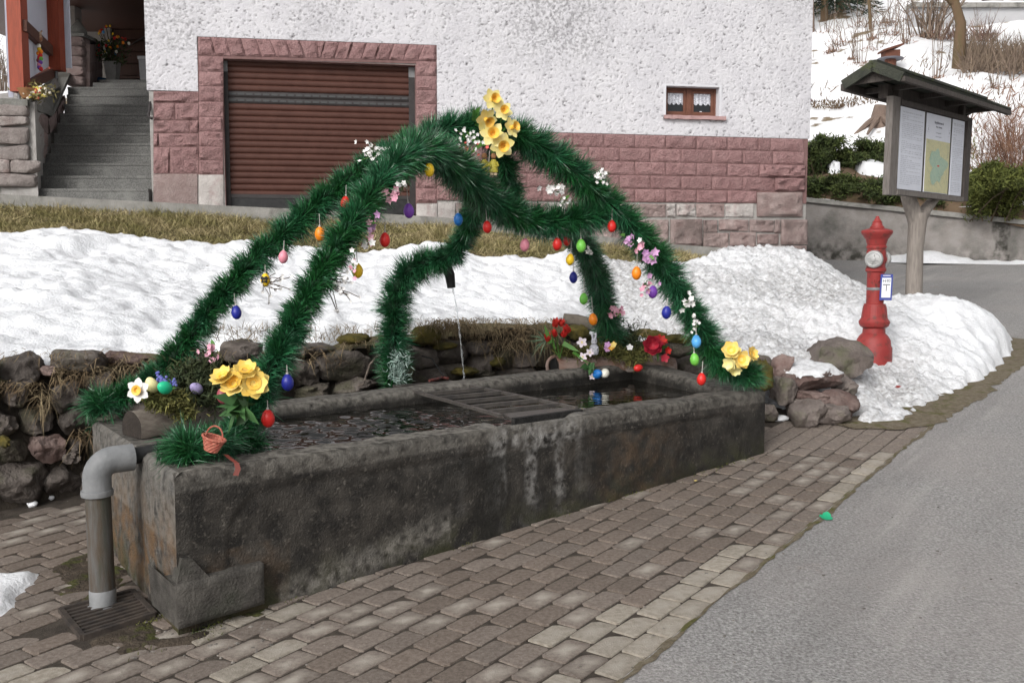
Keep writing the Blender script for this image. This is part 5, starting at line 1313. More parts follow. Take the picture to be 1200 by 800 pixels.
# the jet
m_jet = bpy.data.materials.new('jet_water'); m_jet.use_nodes = True
pb2 = m_jet.node_tree.nodes['Principled BSDF']; pb2.inputs['Transmission Weight'].default_value = .85; pb2.inputs['Roughness'].default_value = .08; pb2.inputs['IOR'].default_value = 1.33; pb2.inputs['Base Color'].default_value = (.9, .93, .95, 1)
jp0 = P(529, 336, 6.63); jp1 = Vector((jet_xy[0], jet_xy[1], wz)); js, jr_ = [], []
for k in range(40):
    t = k / 39; q = jp0.lerp(jp1, t); q.z = jp0.z + (jp1.z - jp0.z) * (0.25 * t + .75 * t * t) if False else jp0.z + (jp1.z - jp0.z) * t ** 1.0
    q.x = jp0.x + (jp1.x - jp0.x) * t ** .62; q.y = jp0.y + (jp1.y - jp0.y) * t ** .62
    q += Vector((math.sin(k * 2.1) * .002, 0, 0)); js.append(q); jr_.append(.0045 + .0035 * math.sin(k * 1.3) * math.sin(k * .57) + .004 * (k / 39) * (k % 3 == 0))
o = MB().tube(js, jr_, 8).build('water_jet', m_jet, None, smooth=True); tag(o, 'thin jet of water falling from the spout nozzle into the trough', 'water jet')
# frost-bitten cable that loops at the foot of the spout
m_cable = M('pale_cable', (0.20, 0.16, 0.13), (0.05, 0.04, 0.035), 40, .6)
o = MB().tube([P(420, 452, 6.5), P(426, 450, 6.5), P(429, 440, 6.55), P(433, 428, 6.6), P(440, 419, 6.65), P(450, 414, 6.7)], .007, 6).build('cable', m_cable, None, smooth=True); tag(o, 'thin frayed cable looping up beside the foot of the garlanded spout', 'cable')
o = MB().tube([P(494, 417, 6.95), P(506, 420, 6.95), P(514, 432, 6.95), P(520, 441, 6.9)], .005, 6).build('cable', m_black, None, smooth=True); tag(o, 'thin dark cable hanging on the wall stones behind the grating', 'cable')
o = MB().tube([hitz(503, 446, TZ + .03), hitz(512, 444, TZ + .035), hitz(518, 442, TZ + .03), hitz(525, 443, TZ + .03)], .010, 8).build('cable', m_egg['red'], None, smooth=True); o.data.materials[0] = M('red_wire', (0.20, 0.05, 0.04), (0.05, 0.04, 0.04), 40, .6); tag(o, 'short reddish twisted wire lying on the back rim by the grating', 'cable')

# ------------------------------------------------------------------ hanging eggs: one mesh, copied
V, F = ico(3)
Ve = V.copy(); tpr = np.where(V[:, 2] > 0, 1.0 - 0.16 * V[:, 2] ** 1.0, 1.0); Ve[:, 0] *= tpr; Ve[:, 1] *= tpr; Ve *= np.array([.0265, .0265, .037])
egg_me = bpy.data.meshes.new('easter_egg'); egg_me.from_pydata([tuple(v) for v in Ve], [], [tuple(f) for f in F]); egg_me.materials.append(m_egg['red']); egg_me.polygons.foreach_set('use_smooth', [True] * len(F))
m_string = M('egg_cord', (0.45, 0.43, 0.40), None, rough=.8)
def egg(px, py, Y, colour, label, string=14, size=1.0, tilt=0.0, grp='plastic eggs hanging from the garlands', nm='easter_egg'):
    o = bpy.data.objects.new(nm, egg_me); COL.objects.link(o); o.location = P(px, py, Y); o.scale = (size,) * 3
    o.rotation_euler = (random.uniform(-.1, .1), tilt, random.uniform(0, 6))
    o.material_slots[0].link = 'OBJECT'; o.material_slots[0].material = m_egg[colour]
    tag(o, label, 'egg', grp)
    if string:
        h_ = .037; L_ = string * Y / FPX
        s_ = MB().tube([(0, 0, h_ - .004), (0, 0, h_ + L_)], .0022, 5); s_.lathe([(.006, h_ - .003), (.005, h_ + .006), (.002, h_ + .007)], (0, 0, 0), n=8)
        me = bpy.data.meshes.new('cord'); me.from_pydata(s_.v, [], s_.f); me.materials.append(m_string); c = bpy.data.objects.new('cord', me); COL.objects.link(c); c.parent = o
    return o
for a in ((405, 238, 5.35, 'red', 'red egg hanging low from the far garland arch in front of the garage door', 12, 1.05),
          (375, 274, 5.2, 'orange', 'orange egg hanging between the two parallel garland arches over the grass', 14, 1.05),
          (332, 301, 5.15, 'pink', 'dusky pink egg hanging from the far arch over the snow edge', 12, .95),
          (277, 366, 5.1, 'dark blue', 'dark blue egg hanging lowest from the far arch against the snow', 14, 1.0),
          (451, 281, 4.85, 'red', 'red egg hanging below the pink blossoms on the near arch', 16, 1.0),
          (419, 317, 4.75, 'yellow', 'plain yellow egg hanging from the near arch against the snow', 22, 1.0),
          (479, 247, 5.05, 'purple', 'purple egg hanging from the near arch beside the garage jamb', 22, 1.05),
          (537, 257, 5.6, 'blue', 'blue egg hanging near the crown just before the spout garland', 16, 1.0),
          (571, 266, 5.7, 'red', 'red egg hanging from the middle strand just after the spout garland', 18, 1.0),
          (615, 287, 5.95, 'pink', 'pale pink egg hanging alone under the middle strand', 14, 1.1),
          (653, 286, 6.0, 'red', 'orange-red egg hanging under the middle strand beside a smaller red one', 14, 1.1),
          (664, 282, 6.1, 'red', 'smaller red egg tucked behind the orange-red one at the back arch', 8, .9),
          (681, 288, 6.02, 'green', 'green egg hanging on a pale ribbon in front of the back arch top', 22, 1.15),
          (668, 304, 6.1, 'yellow', 'yellow egg hanging beside the back arch below the red ones', 20, 1.0),
          (672, 325, 6.7, 'dark blue', 'dark blue egg hanging beside the back arch below the yellow one', 14, 1.1),
          (684, 350, 6.9, 'green', 'light green egg hanging halfway down the back arch', 16, 1.15),
          (695, 374, 7.0, 'orange', 'orange egg hanging low on the back arch above the log', 16, 1.2),
          (717, 265, 6.05, 'red', 'red egg hanging where the strands meet at the crown end', 12, 1.05),
          (746, 320, 6.1, 'orange', 'orange egg hanging from the road-side leg above the purple blossoms', 16, 1.15),
          (765, 342, 6.1, 'purple', 'dark purple egg hanging among purple blossoms on the road-side leg', 10, 1.1),
          (781, 366, 6.1, 'dark blue', 'dark blue egg hanging on the road-side leg halfway down', 8, 1.15),
          (816, 400, 6.1, 'light blue', 'light blue egg hanging on the road-side leg above a green one', 12, 1.15),
          (814, 421, 6.1, 'green', 'green egg hanging under the light blue one on the road-side leg', 12, 1.1),
          (822, 444, 6.08, 'red', 'red egg hanging lowest on the road-side leg over the rim', 12, 1.1),
          (337, 448, 4.35, 'dark blue', 'dark blue egg hanging low beside the near arch before the wall stones', 10, 1.05),
          (314, 490, 4.2, 'red', 'red egg hanging at the foot of the near arch over the water', 10, 1.1),
          (503, 199, 5.1, 'yellow', 'yellow egg mostly hidden in the fir where the near arch bends', 0, 1.0)):
    egg(*a, tilt=random.uniform(-.12, .12))
eb = egg(311, 328, 5.1, 'yellow', 'yellow egg painted with a dark butterfly hanging on the far arch', 10, .95)
bf = MB()
for sx in (-1, 1):
    for sz, r_1 in ((.010, .011), (-.008, .008)): bf.lathe([(r_1, 0), (r_1 * .6, .0018), (0, .002)], (sx * .010, -.0255, sz), (sx * .3, -1, 0), 10)
bf.tube([(0, -.0275, -.014), (0, -.0275, .016)], .002, 5)
me = bpy.data.meshes.new('butterfly_mark'); me.from_pydata(bf.v, [], bf.f); me.materials.append(m_black); o = bpy.data.objects.new('butterfly_mark', me); COL.objects.link(o); o.parent = eb; eb.rotation_euler = (0, 0, 0)

# ------------------------------------------------------------------ flowers
def petal_ring(mb, c, ax, r, n, w, cup=0.35, seg=5, rot=0.0, notch=0.0):
    c = Vector(c); ax = Vector(ax).normalized(); a = ax.orthogonal().normalized(); b = ax.cross(a)
    for k in range(n):
        an = rot + 2 * math.pi * k / n; d = a * math.cos(an) + b * math.sin(an); sdv = ax.cross(d)
        rows = []
        for j in range(seg + 1):
            t = j / seg; ww = w * math.sin(math.pi * (0.12 + 0.80 * t)) ** .8 * (1 if t < 1 else .35)
            ctr = c + d * r * t + ax * (cup * r * t * t) 
            rows.append([ctr - sdv * ww + ax * .12 * ww, ctr - ax * .04 * ww, ctr + sdv * ww + ax * .12 * ww])
        mb.grid(rows)
def trumpet(mb, c, ax, r, h, n=14, ruff=.12):
    prof = [(r * .55, 0), (r * .58, h * .5), (r * .78, h * .85), (r * 1.22, h), (r * 1.12, h * .96), (r * .66, h * .78), (r * .42, h * .3)]
    mb.lathe(prof, c, ax, n)
m_dpet = M('pale_yellow_petal', (0.80, 0.70, 0.24), (0.80, 0.75, 0.42), 18, .55, isl=.06)
m_dtr = M('orange_trumpet', (0.84, 0.46, 0.05), (0.86, 0.56, 0.12), 30, .5)
m_ypet = M('yellow_petal', (0.86, 0.60, 0.12), (0.84, 0.68, 0.25), 16, .55, isl=.08)
m_wpet = M('white_petal', (0.80, 0.79, 0.76), (0.72, 0.70, 0.70), 30, .6, isl=.08)
m_ppet = M('pink_petal', (0.72, 0.30, 0.42), (0.78, 0.48, 0.56), 30, .6, isl=.15)
m_vpet = M('purple_petal', (0.50, 0.26, 0.52), (0.62, 0.38, 0.56), 30, .6, isl=.15)
m_rpet = M('red_petal', (0.55, 0.022, 0.02), (0.66, 0.06, 0.045), 20, .5, isl=.15)
m_leaf = M('fresh_leaf', (0.055, 0.16, 0.03), (0.10, 0.23, 0.045), 12, .5, isl=.2)
m_stem = M('green_stem', (0.07, 0.16, 0.03), None, rough=.6)
def flower(parent, px, py, Y, ax, r, mat=None, tr=None, n=6, w=.36, cup=.25, trh=.8, trr=.42, nm='flower', layers=1):
    c = P(px, py, Y); m_ = MB()
    for l in range(layers): petal_ring(m_, c + Vector(ax).normalized() * (.12 * r * l), ax, r * (1 - .22 * l), n, w * r, cup + .35 * l, rot=random.random() + l * .5)
    f_ = m_.build(nm, mat, parent, smooth=True)
    if tr: t_ = MB(); trumpet(t_, c, ax, r * trr, r * trh); t_.build('trumpet', tr, f_, smooth=True)
    return f_
def stems(parent, lst, foot, r=.004):
    m_ = MB()
    for px, py, Y in lst: a = P(px, py, Y); b = P(*foot); m_.tube([a, a.lerp(b, .5) + Vector((0, .02, .01)), b], r, 5)
    m_.build('stems', m_stem, parent, kind='stuff')
def leafset(parent, foot, n, L, w, up=.6, mat=None, nm='leaves', spread=.6):
    c = np.array(P(*foot)[:]); d = rng.normal(size=(n, 3)) * spread + [0, -.25, up]
    blades(nm, np.repeat(c[None], n, 0) + rng.normal(size=(n, 3)) * .015, d, L * rng.uniform(.6, 1.1, n), w, np.stack([0 * d[:, 0], 0 * d[:, 0], -rng.random(n) * L * .25], 1), mat or m_leaf, parent)
# daffodils on the crown
df = thing('daffodil_bunch', 'tall bunch of yellow daffodils with orange trumpets on top of the garland crown', 'flowers', P(576, 175, 5.62))
for px, py, ax, r in ((577, 117, (.5, -1, .1), .062), (589, 130, (.3, -1, .05), .055), (569, 140, (.6, -.9, -.5), .066), (599, 150, (.8, -.8, .2), .058), (577, 158, (.15, -1, .1), .072), (588, 170, (.25, -1, -.25), .070)):
    flower(df, px, py, 5.58, ax, r * 1.04, m_dpet, m_dtr, 6, .36, .18, .75, .37, 'daffodil')
stems(df, [(577, 119, 5.64), (589, 132, 5.64), (569, 142, 5.64), (599, 152, 5.64), (577, 158, 5.64)], (578, 188, 5.68))
leafset(df, (575, 165, 5.68), 16, .16, .024, .9)
leafset(df, (560, 140, 5.68), 6, .10, .035, .6)
# yellow narcissus bunch at the near corner
nb_ = thing('narcissus_bunch', 'full yellow narcissus bunch at the near foot of the arches above a red basket', 'flowers', P(285, 500, 4.15))
for px, py, ax, r in ((262, 443, (-.3, -.55, .85), .058), (288, 436, (.1, -.6, .85), .058), (275, 450, (-.2, -.8, .5), .062), (296, 449, (.45, -.9, .25), .070)):
    flower(nb_, px, py, 4.08, ax, r, m_ypet, m_dtr, 7, .40, .28, .35, .38, 'narcissus', 2)
stems(nb_, [(262, 445, 4.1), (288, 440, 4.1), (275, 452, 4.1), (296, 452, 4.1)], (280, 495, 4.14))
m_dleaf = M('narcissus_leaf', (0.035, 0.095, 0.03), (0.06, 0.14, 0.045), 12, .5, isl=.2)
leafset(nb_, (279, 478, 4.08), 22, .10, .045, .1, m_dleaf, spread=.9)
# yellow blooms at the far corner
yb_ = thing('yellow_flowers', 'large yellow-orange silk flowers at the garland end on the far trough corner', 'flowers', P(864, 430, 6.1))
for px, py, ax, r, mt in ((857, 411, (-.2, -.9, .5), .062, m_ypet), (868, 421, (.2, -1, .15), .062, m_ypet), (880, 415, (.8, -.8, .4), .050, m_ypet), (855, 426, (-.5, -.9, 0), .045, m_dpet), (862, 433, (0, -.8, -.6), .040, m_dpet)):
    flower(yb_, px, py, 6.06, ax, r, mt, m_dtr if mt is m_ypet else None, 6, .44, .35, .3, .4, 'bloom', 2)
# sprigs of little blossoms tied on the garlands
def sprig(px, py, Y, n, sx, sy, mat, rr, label, nm='blossom_sprig', leaf=6, petals=5, mat2=None, dirv=None, twigs=False, depth=.05):
    t = thing(nm, label, 'blossoms', P(px, py, Y), 'blossom sprigs tied to the garlands')
    a_, b_ = MB(), MB(); tw_ = MB(); c0_ = P(px - (sx * 1.7 if twigs else 0), py - (sy * .8 if twigs else 0), Y)
    for k in range(n):
        q = P(px + random.gauss(0, sx), py + random.gauss(0, sy), Y - random.uniform(0, depth))
        ax = Vector((random.gauss(0, .6), -1, random.gauss(.15, .5)))
        tgt = b_ if (mat2 and random.random() < .35) else a_
        petal_ring(tgt, q, ax, rr * random.uniform(.75, 1.15), petals, rr * .42, .3, 2, random.random())
        if twigs or k % 2 == 0: tw_.tube([c0_ + Vector((0, .03, -.02)), c0_.lerp(q, .5) + Vector((random.gauss(0, .01), 0, random.gauss(0, .01))), q + Vector((0, .004, 0))], .0022, 4)
    a_.build('blossoms', mat, t, kind='stuff')
    if b_.v: b_.build('buds', mat2, t, kind='stuff')
    if tw_.v: tw_.build('twigs', m_twig if twigs else m_stem, t, kind='stuff')
    if leaf: leafset(t, (px, py, Y - .02), leaf, .05, .022, .1, spread=.9)
    return t
sprig(440, 179, 5.36, 34, 11, 6, m_wpet, .013, 'spray of tiny white blossoms on the far arch before the garage door', leaf=0)
sprig(550, 162, 5.5, 26, 8, 5, m_wpet, .012, 'white spray with coral buds beside the daffodils on the crown', leaf=2)
sprig(551, 176, 5.5, 9, 8, 5, M('coral_petal', (.62, .12, .10), None, rough=.6), .013, 'coral red buds tucked under the white spray beside the daffodils', leaf=0)
sprig(458, 229, 4.86, 9, 6, 6, m_ppet, .022, 'pink blossom spray highest on the near arch with green leaf', leaf=4)
sprig(471, 217, 4.86, 4, 3, 4, m_wpet, .014, 'few white buds above the pink spray of the near arch', leaf=0)
sprig(436, 262, 4.76, 10, 5, 5, m_ppet, .020, 'pink blossom spray in the middle of the near arch', leaf=3, mat2=m_vpet)
sprig(432, 281, 4.74, 9, 7, 4, m_ppet, .019, 'pale pink blossoms lowest of the near arch pink sprays', leaf=2, mat2=m_wpet)
sprig(412, 310, 4.6, 10, 4, 7, m_wpet, .013, 'white and pink flowering twigs sticking from the near arch over the snow', leaf=0, mat2=m_ppet)
sprig(402, 340, 4.6, 22, 9, 11, m_wpet, .012, 'bare twigs with white buds below the middle of the near arch', leaf=0, twigs=True)
sprig(325, 340, 5.1, 15, 11, 14, m_wpet, .011, 'bare twigs with small white buds on the far arch beside the butterfly egg', leaf=0, twigs=True)
sprig(646, 222, 5.86, 16, 9, 5, m_wpet, .020, 'white blossom cluster in the gap of the crown above the middle strand', leaf=2)
sprig(662, 234, 5.86, 5, 5, 3, m_wpet, .014, 'few small white blossoms just under the white cluster of the crown', leaf=2)
sprig(703, 207, 5.84, 20, 5, 6, m_wpet, .013, 'white spray on the outer shoulder of the crown before pink blocks', leaf=0)
sprig(738, 277, 6.02, 7, 4, 6, m_vpet, .020, 'mauve blossoms highest on the road-side leg', leaf=3)
sprig(750, 287, 6.02, 6, 3, 5, m_ppet, .022, 'pale pink blossoms second on the road-side leg', leaf=2, mat2=m_wpet)
sprig(763, 302, 6.02, 9, 4, 4, m_vpet, .026, 'large mauve bloom third on the road-side leg', leaf=2)
sprig(758, 333, 6.02, 10, 6, 5, m_ppet, .018, 'pink and mauve blossoms beside the orange egg of the road-side leg', leaf=3, mat2=m_vpet)
sprig(806, 357, 6.04, 9, 4, 4, m_wpet, .022, 'white lilac-tinted blossoms halfway down the road-side leg', leaf=2)
sprig(815, 378, 6.04, 10, 3, 8, m_wpet, .013, 'small white hanging blossoms just above the light blue egg', leaf=0)
sprig(722, 366, 7.2, 9, 6, 4, m_ppet, .026, 'salmon pink blossoms on the back arch above the mossy log', leaf=3)
sprig(688, 293, 6.2, 5, 3, 3, m_wpet, .016, 'few white buds beside the green egg of the back arch', leaf=0)
sprig(246, 410, 4.95, 10, 8, 7, m_ppet, .018, 'faded pink blossoms on wall stones behind the narcissus bunch', leaf=4, mat2=m_wpet)
# little figurine pair hanging in the crown
fg = thing('easter_figurine', 'pair of small wooden figures in yellow-green coats hanging under the daffodils', 'figurine', P(573, 195, 5.6))
m_coat = M('yellow_coat', (0.42, 0.36, 0.05), (0.34, 0.30, 0.05), 20, .6)
m_woodp = M('pale_wood', (0.50, 0.40, 0.26), None, rough=.7)
for dx in (-5.5, 5.5):
    f0 = P(573 + dx, 203, 5.6)
    MB().lathe([(.010, 0), (.026, .004), (.024, .03), (.020, .06), (.014, .075), (0, .078)], f0, n=12).build('coat', m_coat, fg, smooth=True)
    MB().lathe([(0, 0), (.014, .008), (.017, .02), (.012, .033), (0, .037)], f0 + Vector((0, 0, .076)), n=12).build('head', M('figure_head', (0.30, 0.15, 0.07), None, rough=.7), fg, smooth=True)
    for sx in (-.010, .010): MB().box(f0 + Vector((sx, -.006, -.006)), (.016, .026, .014)).build('foot', m_woodp, fg)
    for sx in (-1, 1): MB().tube([f0 + Vector((sx * .018, -.004, .062)), f0 + Vector((sx * .026, -.012, .04)), f0 + Vector((sx * .012, -.024, .035))], .006, 6).build('arm', m_coat, fg, smooth=True)
MB().tube([P(573, 190, 5.6), P(574, 176, 5.6)], .003, 4).build('cord', m_string, fg)

# ------------------------------------------------------------------ half logs with moss, eggs and flowers on the rim
m_bark = M('log_wood', (0.27, 0.235, 0.20), (0.18, 0.15, 0.125), 9, .9, .6, 60, stretch=(3, 3, 12))
m_logend = M('log_end', (0.025, 0.020, 0.017), (0.045, 0.036, 0.03), 30, .9, .5, 80)
m_birch = M('birch_bark', (0.34, 0.27, 0.24), (0.22, 0.12, 0.085), 6, .85, .6, 50, c3=(.5, .44, .40), s3=9)
def half_log(name, label, a, b, r, mat, hole=False):
    t = thing(name, label, 'log', a); d = (b - a).normalized(); up_ = Vector((0, 0, 1)); s_ = d.cross(up_).normalized()
    n = 14; rows = []
    for k in range(25):
        c = a.lerp(b, k / 24); row = []
        for i in range(n + 1):
            an = math.pi * (-0.12 + 1.24 * i / n); rr = r * (1 + .05 * float(vnoise([[k * .5, i * .6, r * 9]])[0]))
            row.append(c + s_ * math.cos(an) * rr + up_ * (math.sin(an) * rr + .28 * r))
        rows.append(row)
    MB().grid(rows).build('bark', mat, t, smooth=True)
    for c, row, sg in ((a, rows[0], 1), (b, rows[-1], -1)):
        ctr = sum(row, Vector()) / len(row); m_ = MB(); m_.add(row + [ctr - d * .004 * sg], [(i, i + 1, n + 1) if sg < 0 else (i + 1, i, n + 1) for i in range(n)] + [((n, 0, n + 1) if sg < 0 else (0, n, n + 1))]); m_.build('end_face', m_logend, t)
    return t
la, lb_ = hitz(152, 497, TZ + .01), hitz(266, 482, TZ + .01)
la = P(154, 492, 4.56); lb_ = P(262, 468, 4.95); la.z = TZ + .015; lb_.z = TZ + .02
lg = half_log('half_log', 'grey half log with dark sawn end filled with moss beside the pipe', la, lb_, .088, m_bark)
m_moss2 = M('sprig_moss', (0.16, 0.145, 0.045), (0.075, 0.085, 0.025), 18, .9, isl=.5)
def moss_clump(parent, pts, n, sp, L=.035, mat=None, fall=0.0, nm='moss'):
    c = np.array([P(*q)[:] for q in pts]); k = rng.integers(0, len(c), n); b = c[k] + rng.normal(size=(n, 3)) * sp
    d = rng.normal(size=(n, 3)) + [0, -.3, .3]; dr_ = np.stack([np.zeros(n), np.zeros(n), -rng.random(n) * fall], 1)
    return blades(nm, b, d, L * rng.uniform(.5, 1.2, n), .007, dr_, mat or m_moss2, parent)
moss_clump(lg, [(180, 462, 4.6), (190, 466, 4.58), (200, 464, 4.6), (208, 468, 4.6), (214, 474, 4.6), (200, 474, 4.53), (216, 484, 4.56), (186, 472, 4.53)], 3600, np.array([.024, .02, .015]), .034, None, .02)
m_dkgreen = M('dark_thuja', (0.030, 0.045, 0.020), (0.055, 0.065, 0.025), 15, .8, isl=.4)
moss_clump(lg, [(225, 440, 4.9), (240, 432, 4.95), (252, 445, 4.9), (238, 450, 4.85), (215, 452, 4.85), (245, 465, 4.8)], 2600, np.array([.05, .04, .04]), .05, m_dkgreen, .02, 'dark_greenery')
wd_ = thing('white_narcissus', 'single white narcissus with yellow cup leaning over the sawn log end', 'flowers', P(163, 462, 4.5)); flower(wd_, 162, 457, 4.46, (-.15, -1, .1), .058, m_wpet, m_dtr, 6, .36, .05, .35, .34, 'bloom'); stems(wd_, [(162, 457, 4.47)], (172, 474, 4.55))
mu = thing('grape_hyacinths', 'small blue grape hyacinths standing in the moss of the grey half log', 'flowers', P(192, 450, 4.62)); m_ = MB(); V1, F1 = ico(1)
for px, py in ((186, 444), (195, 447), (199, 450), (204, 450), (190, 447)):
    for _ in range(9): q = np.array(P(px + random.gauss(0, 1.3), py + random.gauss(0, 3), 4.62)[:]); m_.add([tuple(q + v * .008) for v in V1], [tuple(f) for f in F1])
m_.build('florets', M('muscari_blue', (0.10, 0.12, 0.42), (0.2, .2, .5), 60, .6), mu, kind='stuff'); leafset(mu, (200, 455, 4.62), 10, .08, .012, 1.0)
for a in ((193, 454, 4.5, 'mint', 'bright green egg lying on the moss of the grey half log', 0, 1.15, 1.2), (178, 451, 4.56, 'cream', 'pale cream egg in the moss behind the white narcissus', 0, 1.1, .4), (230, 455, 4.75, 'lilac', 'lilac patterned egg in dark greenery of the grey half log', 0, 1.05, 1.0), (261, 464, 4.35, 'dark red', 'dull dark red egg under the yellow narcissus bunch', 0, 1.0, .3)):
    egg(*a, grp='eggs lying in the log planters')
# basket and ribbon
bk_ = thing('basket', 'tiny red woven basket lying tilted in the fir at the near corner', 'basket', P(249, 518, 3.95)); m_bask = M('red_wicker', (0.42, 0.10, 0.07), (0.52, 0.20, 0.14), 60, .7, .6, 120)
c = P(249, 520, 3.92); X_ = Vector((.9, -.1, -.28)).normalized(); Z_ = Vector((.28, -.1, .95)).normalized(); Y_ = Z_.cross(X_)
rows = []
for k in range(7):
    t = k / 6; hx, hy = .028 + .018 * t, .020 + .012 * t; rows.append([c + X_ * math.cos(a) * hx * (1 + .06 * ((i + k) % 2)) + Y_ * math.sin(a) * hy * (1 + .06 * ((i + k) % 2)) + Z_ * (t * .055 - .03) for i, a in enumerate(np.linspace(0, 2 * math.pi, 25))])
MB().grid(rows).build('body', m_bask, bk_); MB().tube([c + X_ * math.cos(a) * .048 + Y_ * math.sin(a) * .034 + Z_ * .027 for a in np.linspace(0, 2 * math.pi, 25)], .005, 6).build('rim', m_bask, bk_)
MB().tube([c + X_ * math.cos(a) * .036 + Z_ * (.027 + .05 * math.sin(a)) for a in np.linspace(0, math.pi, 14)], .0035, 6).build('handle', m_bask, bk_)
rbm = MB(); rp_ = [P(264, 532, 3.95), P(270, 537, 3.9), P(277, 542, 3.87), P(279, 549, 3.85), P(276, 557, 3.845)]
rbm.grid([[p + Vector((-.012, .004, .0)), p + Vector((.012, -.004, .0))] for p in rp_]); o = rbm.build('ribbon', M('red_ribbon', (0.13, 0.028, 0.02), None, rough=.6), None); tag(o, 'faded red ribbon hanging over the front rim below the basket', 'ribbon')
# birch log with flowers at the back rim
ra_, rb2 = P(650, 432, 7.15), P(787, 426, 7.5); zl_ = P(650, 436, 7.15).z
ra_.z = zl_ + .004; rb2.z = P(787, 432, 7.5).z
bl = half_log('birch_log', 'birch half log with hollow dark end and flowers on the back rim', ra_, rb2, .085, m_birch)
MB().lathe([(.062, 0), (.058, -.005), (.045, -.03), (0, -.04)], ra_ + Vector((0, 0, .045)) - (rb2 - ra_).normalized() * .008, -(rb2 - ra_), 16).build('hollow', m_black, bl)
MB().tube([ra_ + Vector((0, 0, .045)) - (rb2 - ra_).normalized() * .006 + Vector((0, -math.sin(a) * .065 * .55, math.cos(a) * .065)) + Vector((math.sin(a) * -.065 * .8, 0, 0)) for a in np.linspace(0, 6.283, 20)], .012, 8).build('bark_ring', m_birch, bl)
moss_clump(bl, [(672, 411, 7.2), (690, 412, 7.2), (715, 410, 7.25), (730, 414, 7.2), (742, 420, 7.15), (752, 414, 7.25), (705, 408, 7.3), (662, 410, 7.15)], 2600, np.array([.045, .035, .022]), .045, None, .03)
moss_clump(bl, [(730, 400, 7.5), (738, 390, 7.55), (720, 408, 7.45), (740, 406, 7.45), (712, 410, 7.35)], 1600, np.array([.05, .04, .045]), .06, m_dkgreen, .02, 'dark_greenery')
tu = thing('tulip_bunch', 'bunch of red tulips with broad green leaves at the hollow birch log end', 'flowers', P(655, 410, 7.05))
for px, py, r in ((651, 379, .048), (665, 386, .045), (661, 391, .044), (650, 391, .040), (642, 396, .046), (658, 379, .04)):
    c = P(px, py, 7.0); ax = Vector((random.gauss(0, .35), -.5, .9)); m_ = MB(); petal_ring(m_, c - ax.normalized() * r * .6, ax, r * .55, 6, r * .42, 2.6, 5, random.random()); m_.build('tulip', m_rpet, tu, smooth=True)
stems(tu, [(651, 382, 7.02), (665, 389, 7.02), (650, 393, 7.02), (642, 398, 7.02)], (656, 420, 7.08)); 
b4 = np.array([P(*q)[:] for q in ((650, 408, 7.0), (660, 402, 7.0), (668, 408, 7.0), (645, 402, 7.0), (654, 402, 7.02), (672, 412, 6.98))]); blades('leaves', b4, np.array([(-.2, 0, 1), (.6, -.3, -.3), (.8, -.3, -.5), (-.3, 0, .9), (.1, 0, 1), (.8, -.3, -.6)]), .14, .036, np.zeros((6, 3)), m_leaf, tu)
N = 26; b5 = np.repeat(np.array(P(640, 398, 7.08)[:])[None], N, 0); blades('grass_tuft', b5, np.stack([-rng.random(N) * 1.2, rng.normal(0, .4, N), rng.normal(.1, .4, N)], 1), rng.uniform(.09, .17, N), .006, np.stack([0 * b5[:, 0], 0 * b5[:, 0], -rng.random(N) * .08], 1), M('grey_green_blade', (0.12, 0.22, 0.13), (.2, .3, .2), 20, .6), tu)
wf = thing('star_flowers', 'white-pink star flowers over dark leaves at the middle of the birch log', 'flowers', P(688, 425, 7.0)); m_spet = M('blush_petal', (0.74, 0.62, 0.70), (0.80, 0.74, 0.78), 40, .6)
for px, py, r in ((682, 401, .040), (683, 418, .034), (691, 413, .032), (694, 441, .026)): flower(wf, px, py, 6.96, (random.gauss(0, .3), -1, random.gauss(.1, .2)), r, m_spet, m_dpet, 5, .34, .1, .2, .15, 'bloom')
leafset(wf, (692, 428, 6.98), 26, .06, .03, -.2, m_dleaf, spread=.8)
rr_ = thing('bunny_figurine', 'white glazed bunny figurine sitting upright on the birch log', 'figurine', P(696, 418, 7.08)); m_bun = M('white_glaze', (0.62, 0.62, 0.66), (0.42, .42, .47), 40, .4, .2, 60); q = P(696, 416, 7.06)
bb_ = MB(); bb_.lathe([(0, 0), (.030, .006), (.036, .035), (.030, .062), (.020, .078), (0, .084)], q, n=16); bb_.lathe([(0, 0), (.018, .008), (.023, .026), (.016, .045), (0, .05)], q + Vector((0, -.006, .076)), n=14)
for sx in (-1, 1): bb_.tube([q + Vector((sx * .008, 0, .116)), q + Vector((sx * .012, .002, .14)), q + Vector((sx * .013, .004, .165))], [.007, .009, .004], 8); bb_.lathe([(0, 0), (.010, .006), (.008, .02), (0, .026)], q + Vector((sx * .016, -.026, .004)), (0, -.3, 1), 10); bb_.tube([q + Vector((sx * .024, -.016, .06)), q + Vector((sx * .014, -.034, .045))], [.009, .007], 8)
bb_.build('body', m_bun, rr_, smooth=True)
for sx in (-1, 1): MB().lathe([(0, 0), (.003, .001), (0, .003)], q + Vector((sx * .009, -.027, .105)), (0, -1, 0), 8).build('eye', m_black, rr_)
egg(700, 438, 6.96, 'blue', 'blue egg lying on the birch log beside a white egg', 0, 1.3, 1.3, grp='eggs lying in the log planters'); egg(709, 437, 6.97, 'white', 'white egg lying on the birch log beside the blue egg', 0, 1.2, 1.2, grp='eggs lying in the log planters')
egg(748, 431, 7.0, 'red', 'orange-red egg half sunk in moss before the crimson rose', 0, 1.0, 1.4, grp='eggs lying in the log planters')
ro = thing('crimson_rose', 'crimson silk rose with white-edged petals at the end of the birch log', 'flowers', P(768, 430, 7.05)); m_ros = M('crimson_petal', (0.33, 0.012, 0.035), (0.45, .04, .06), 30, .5, isl=.2)
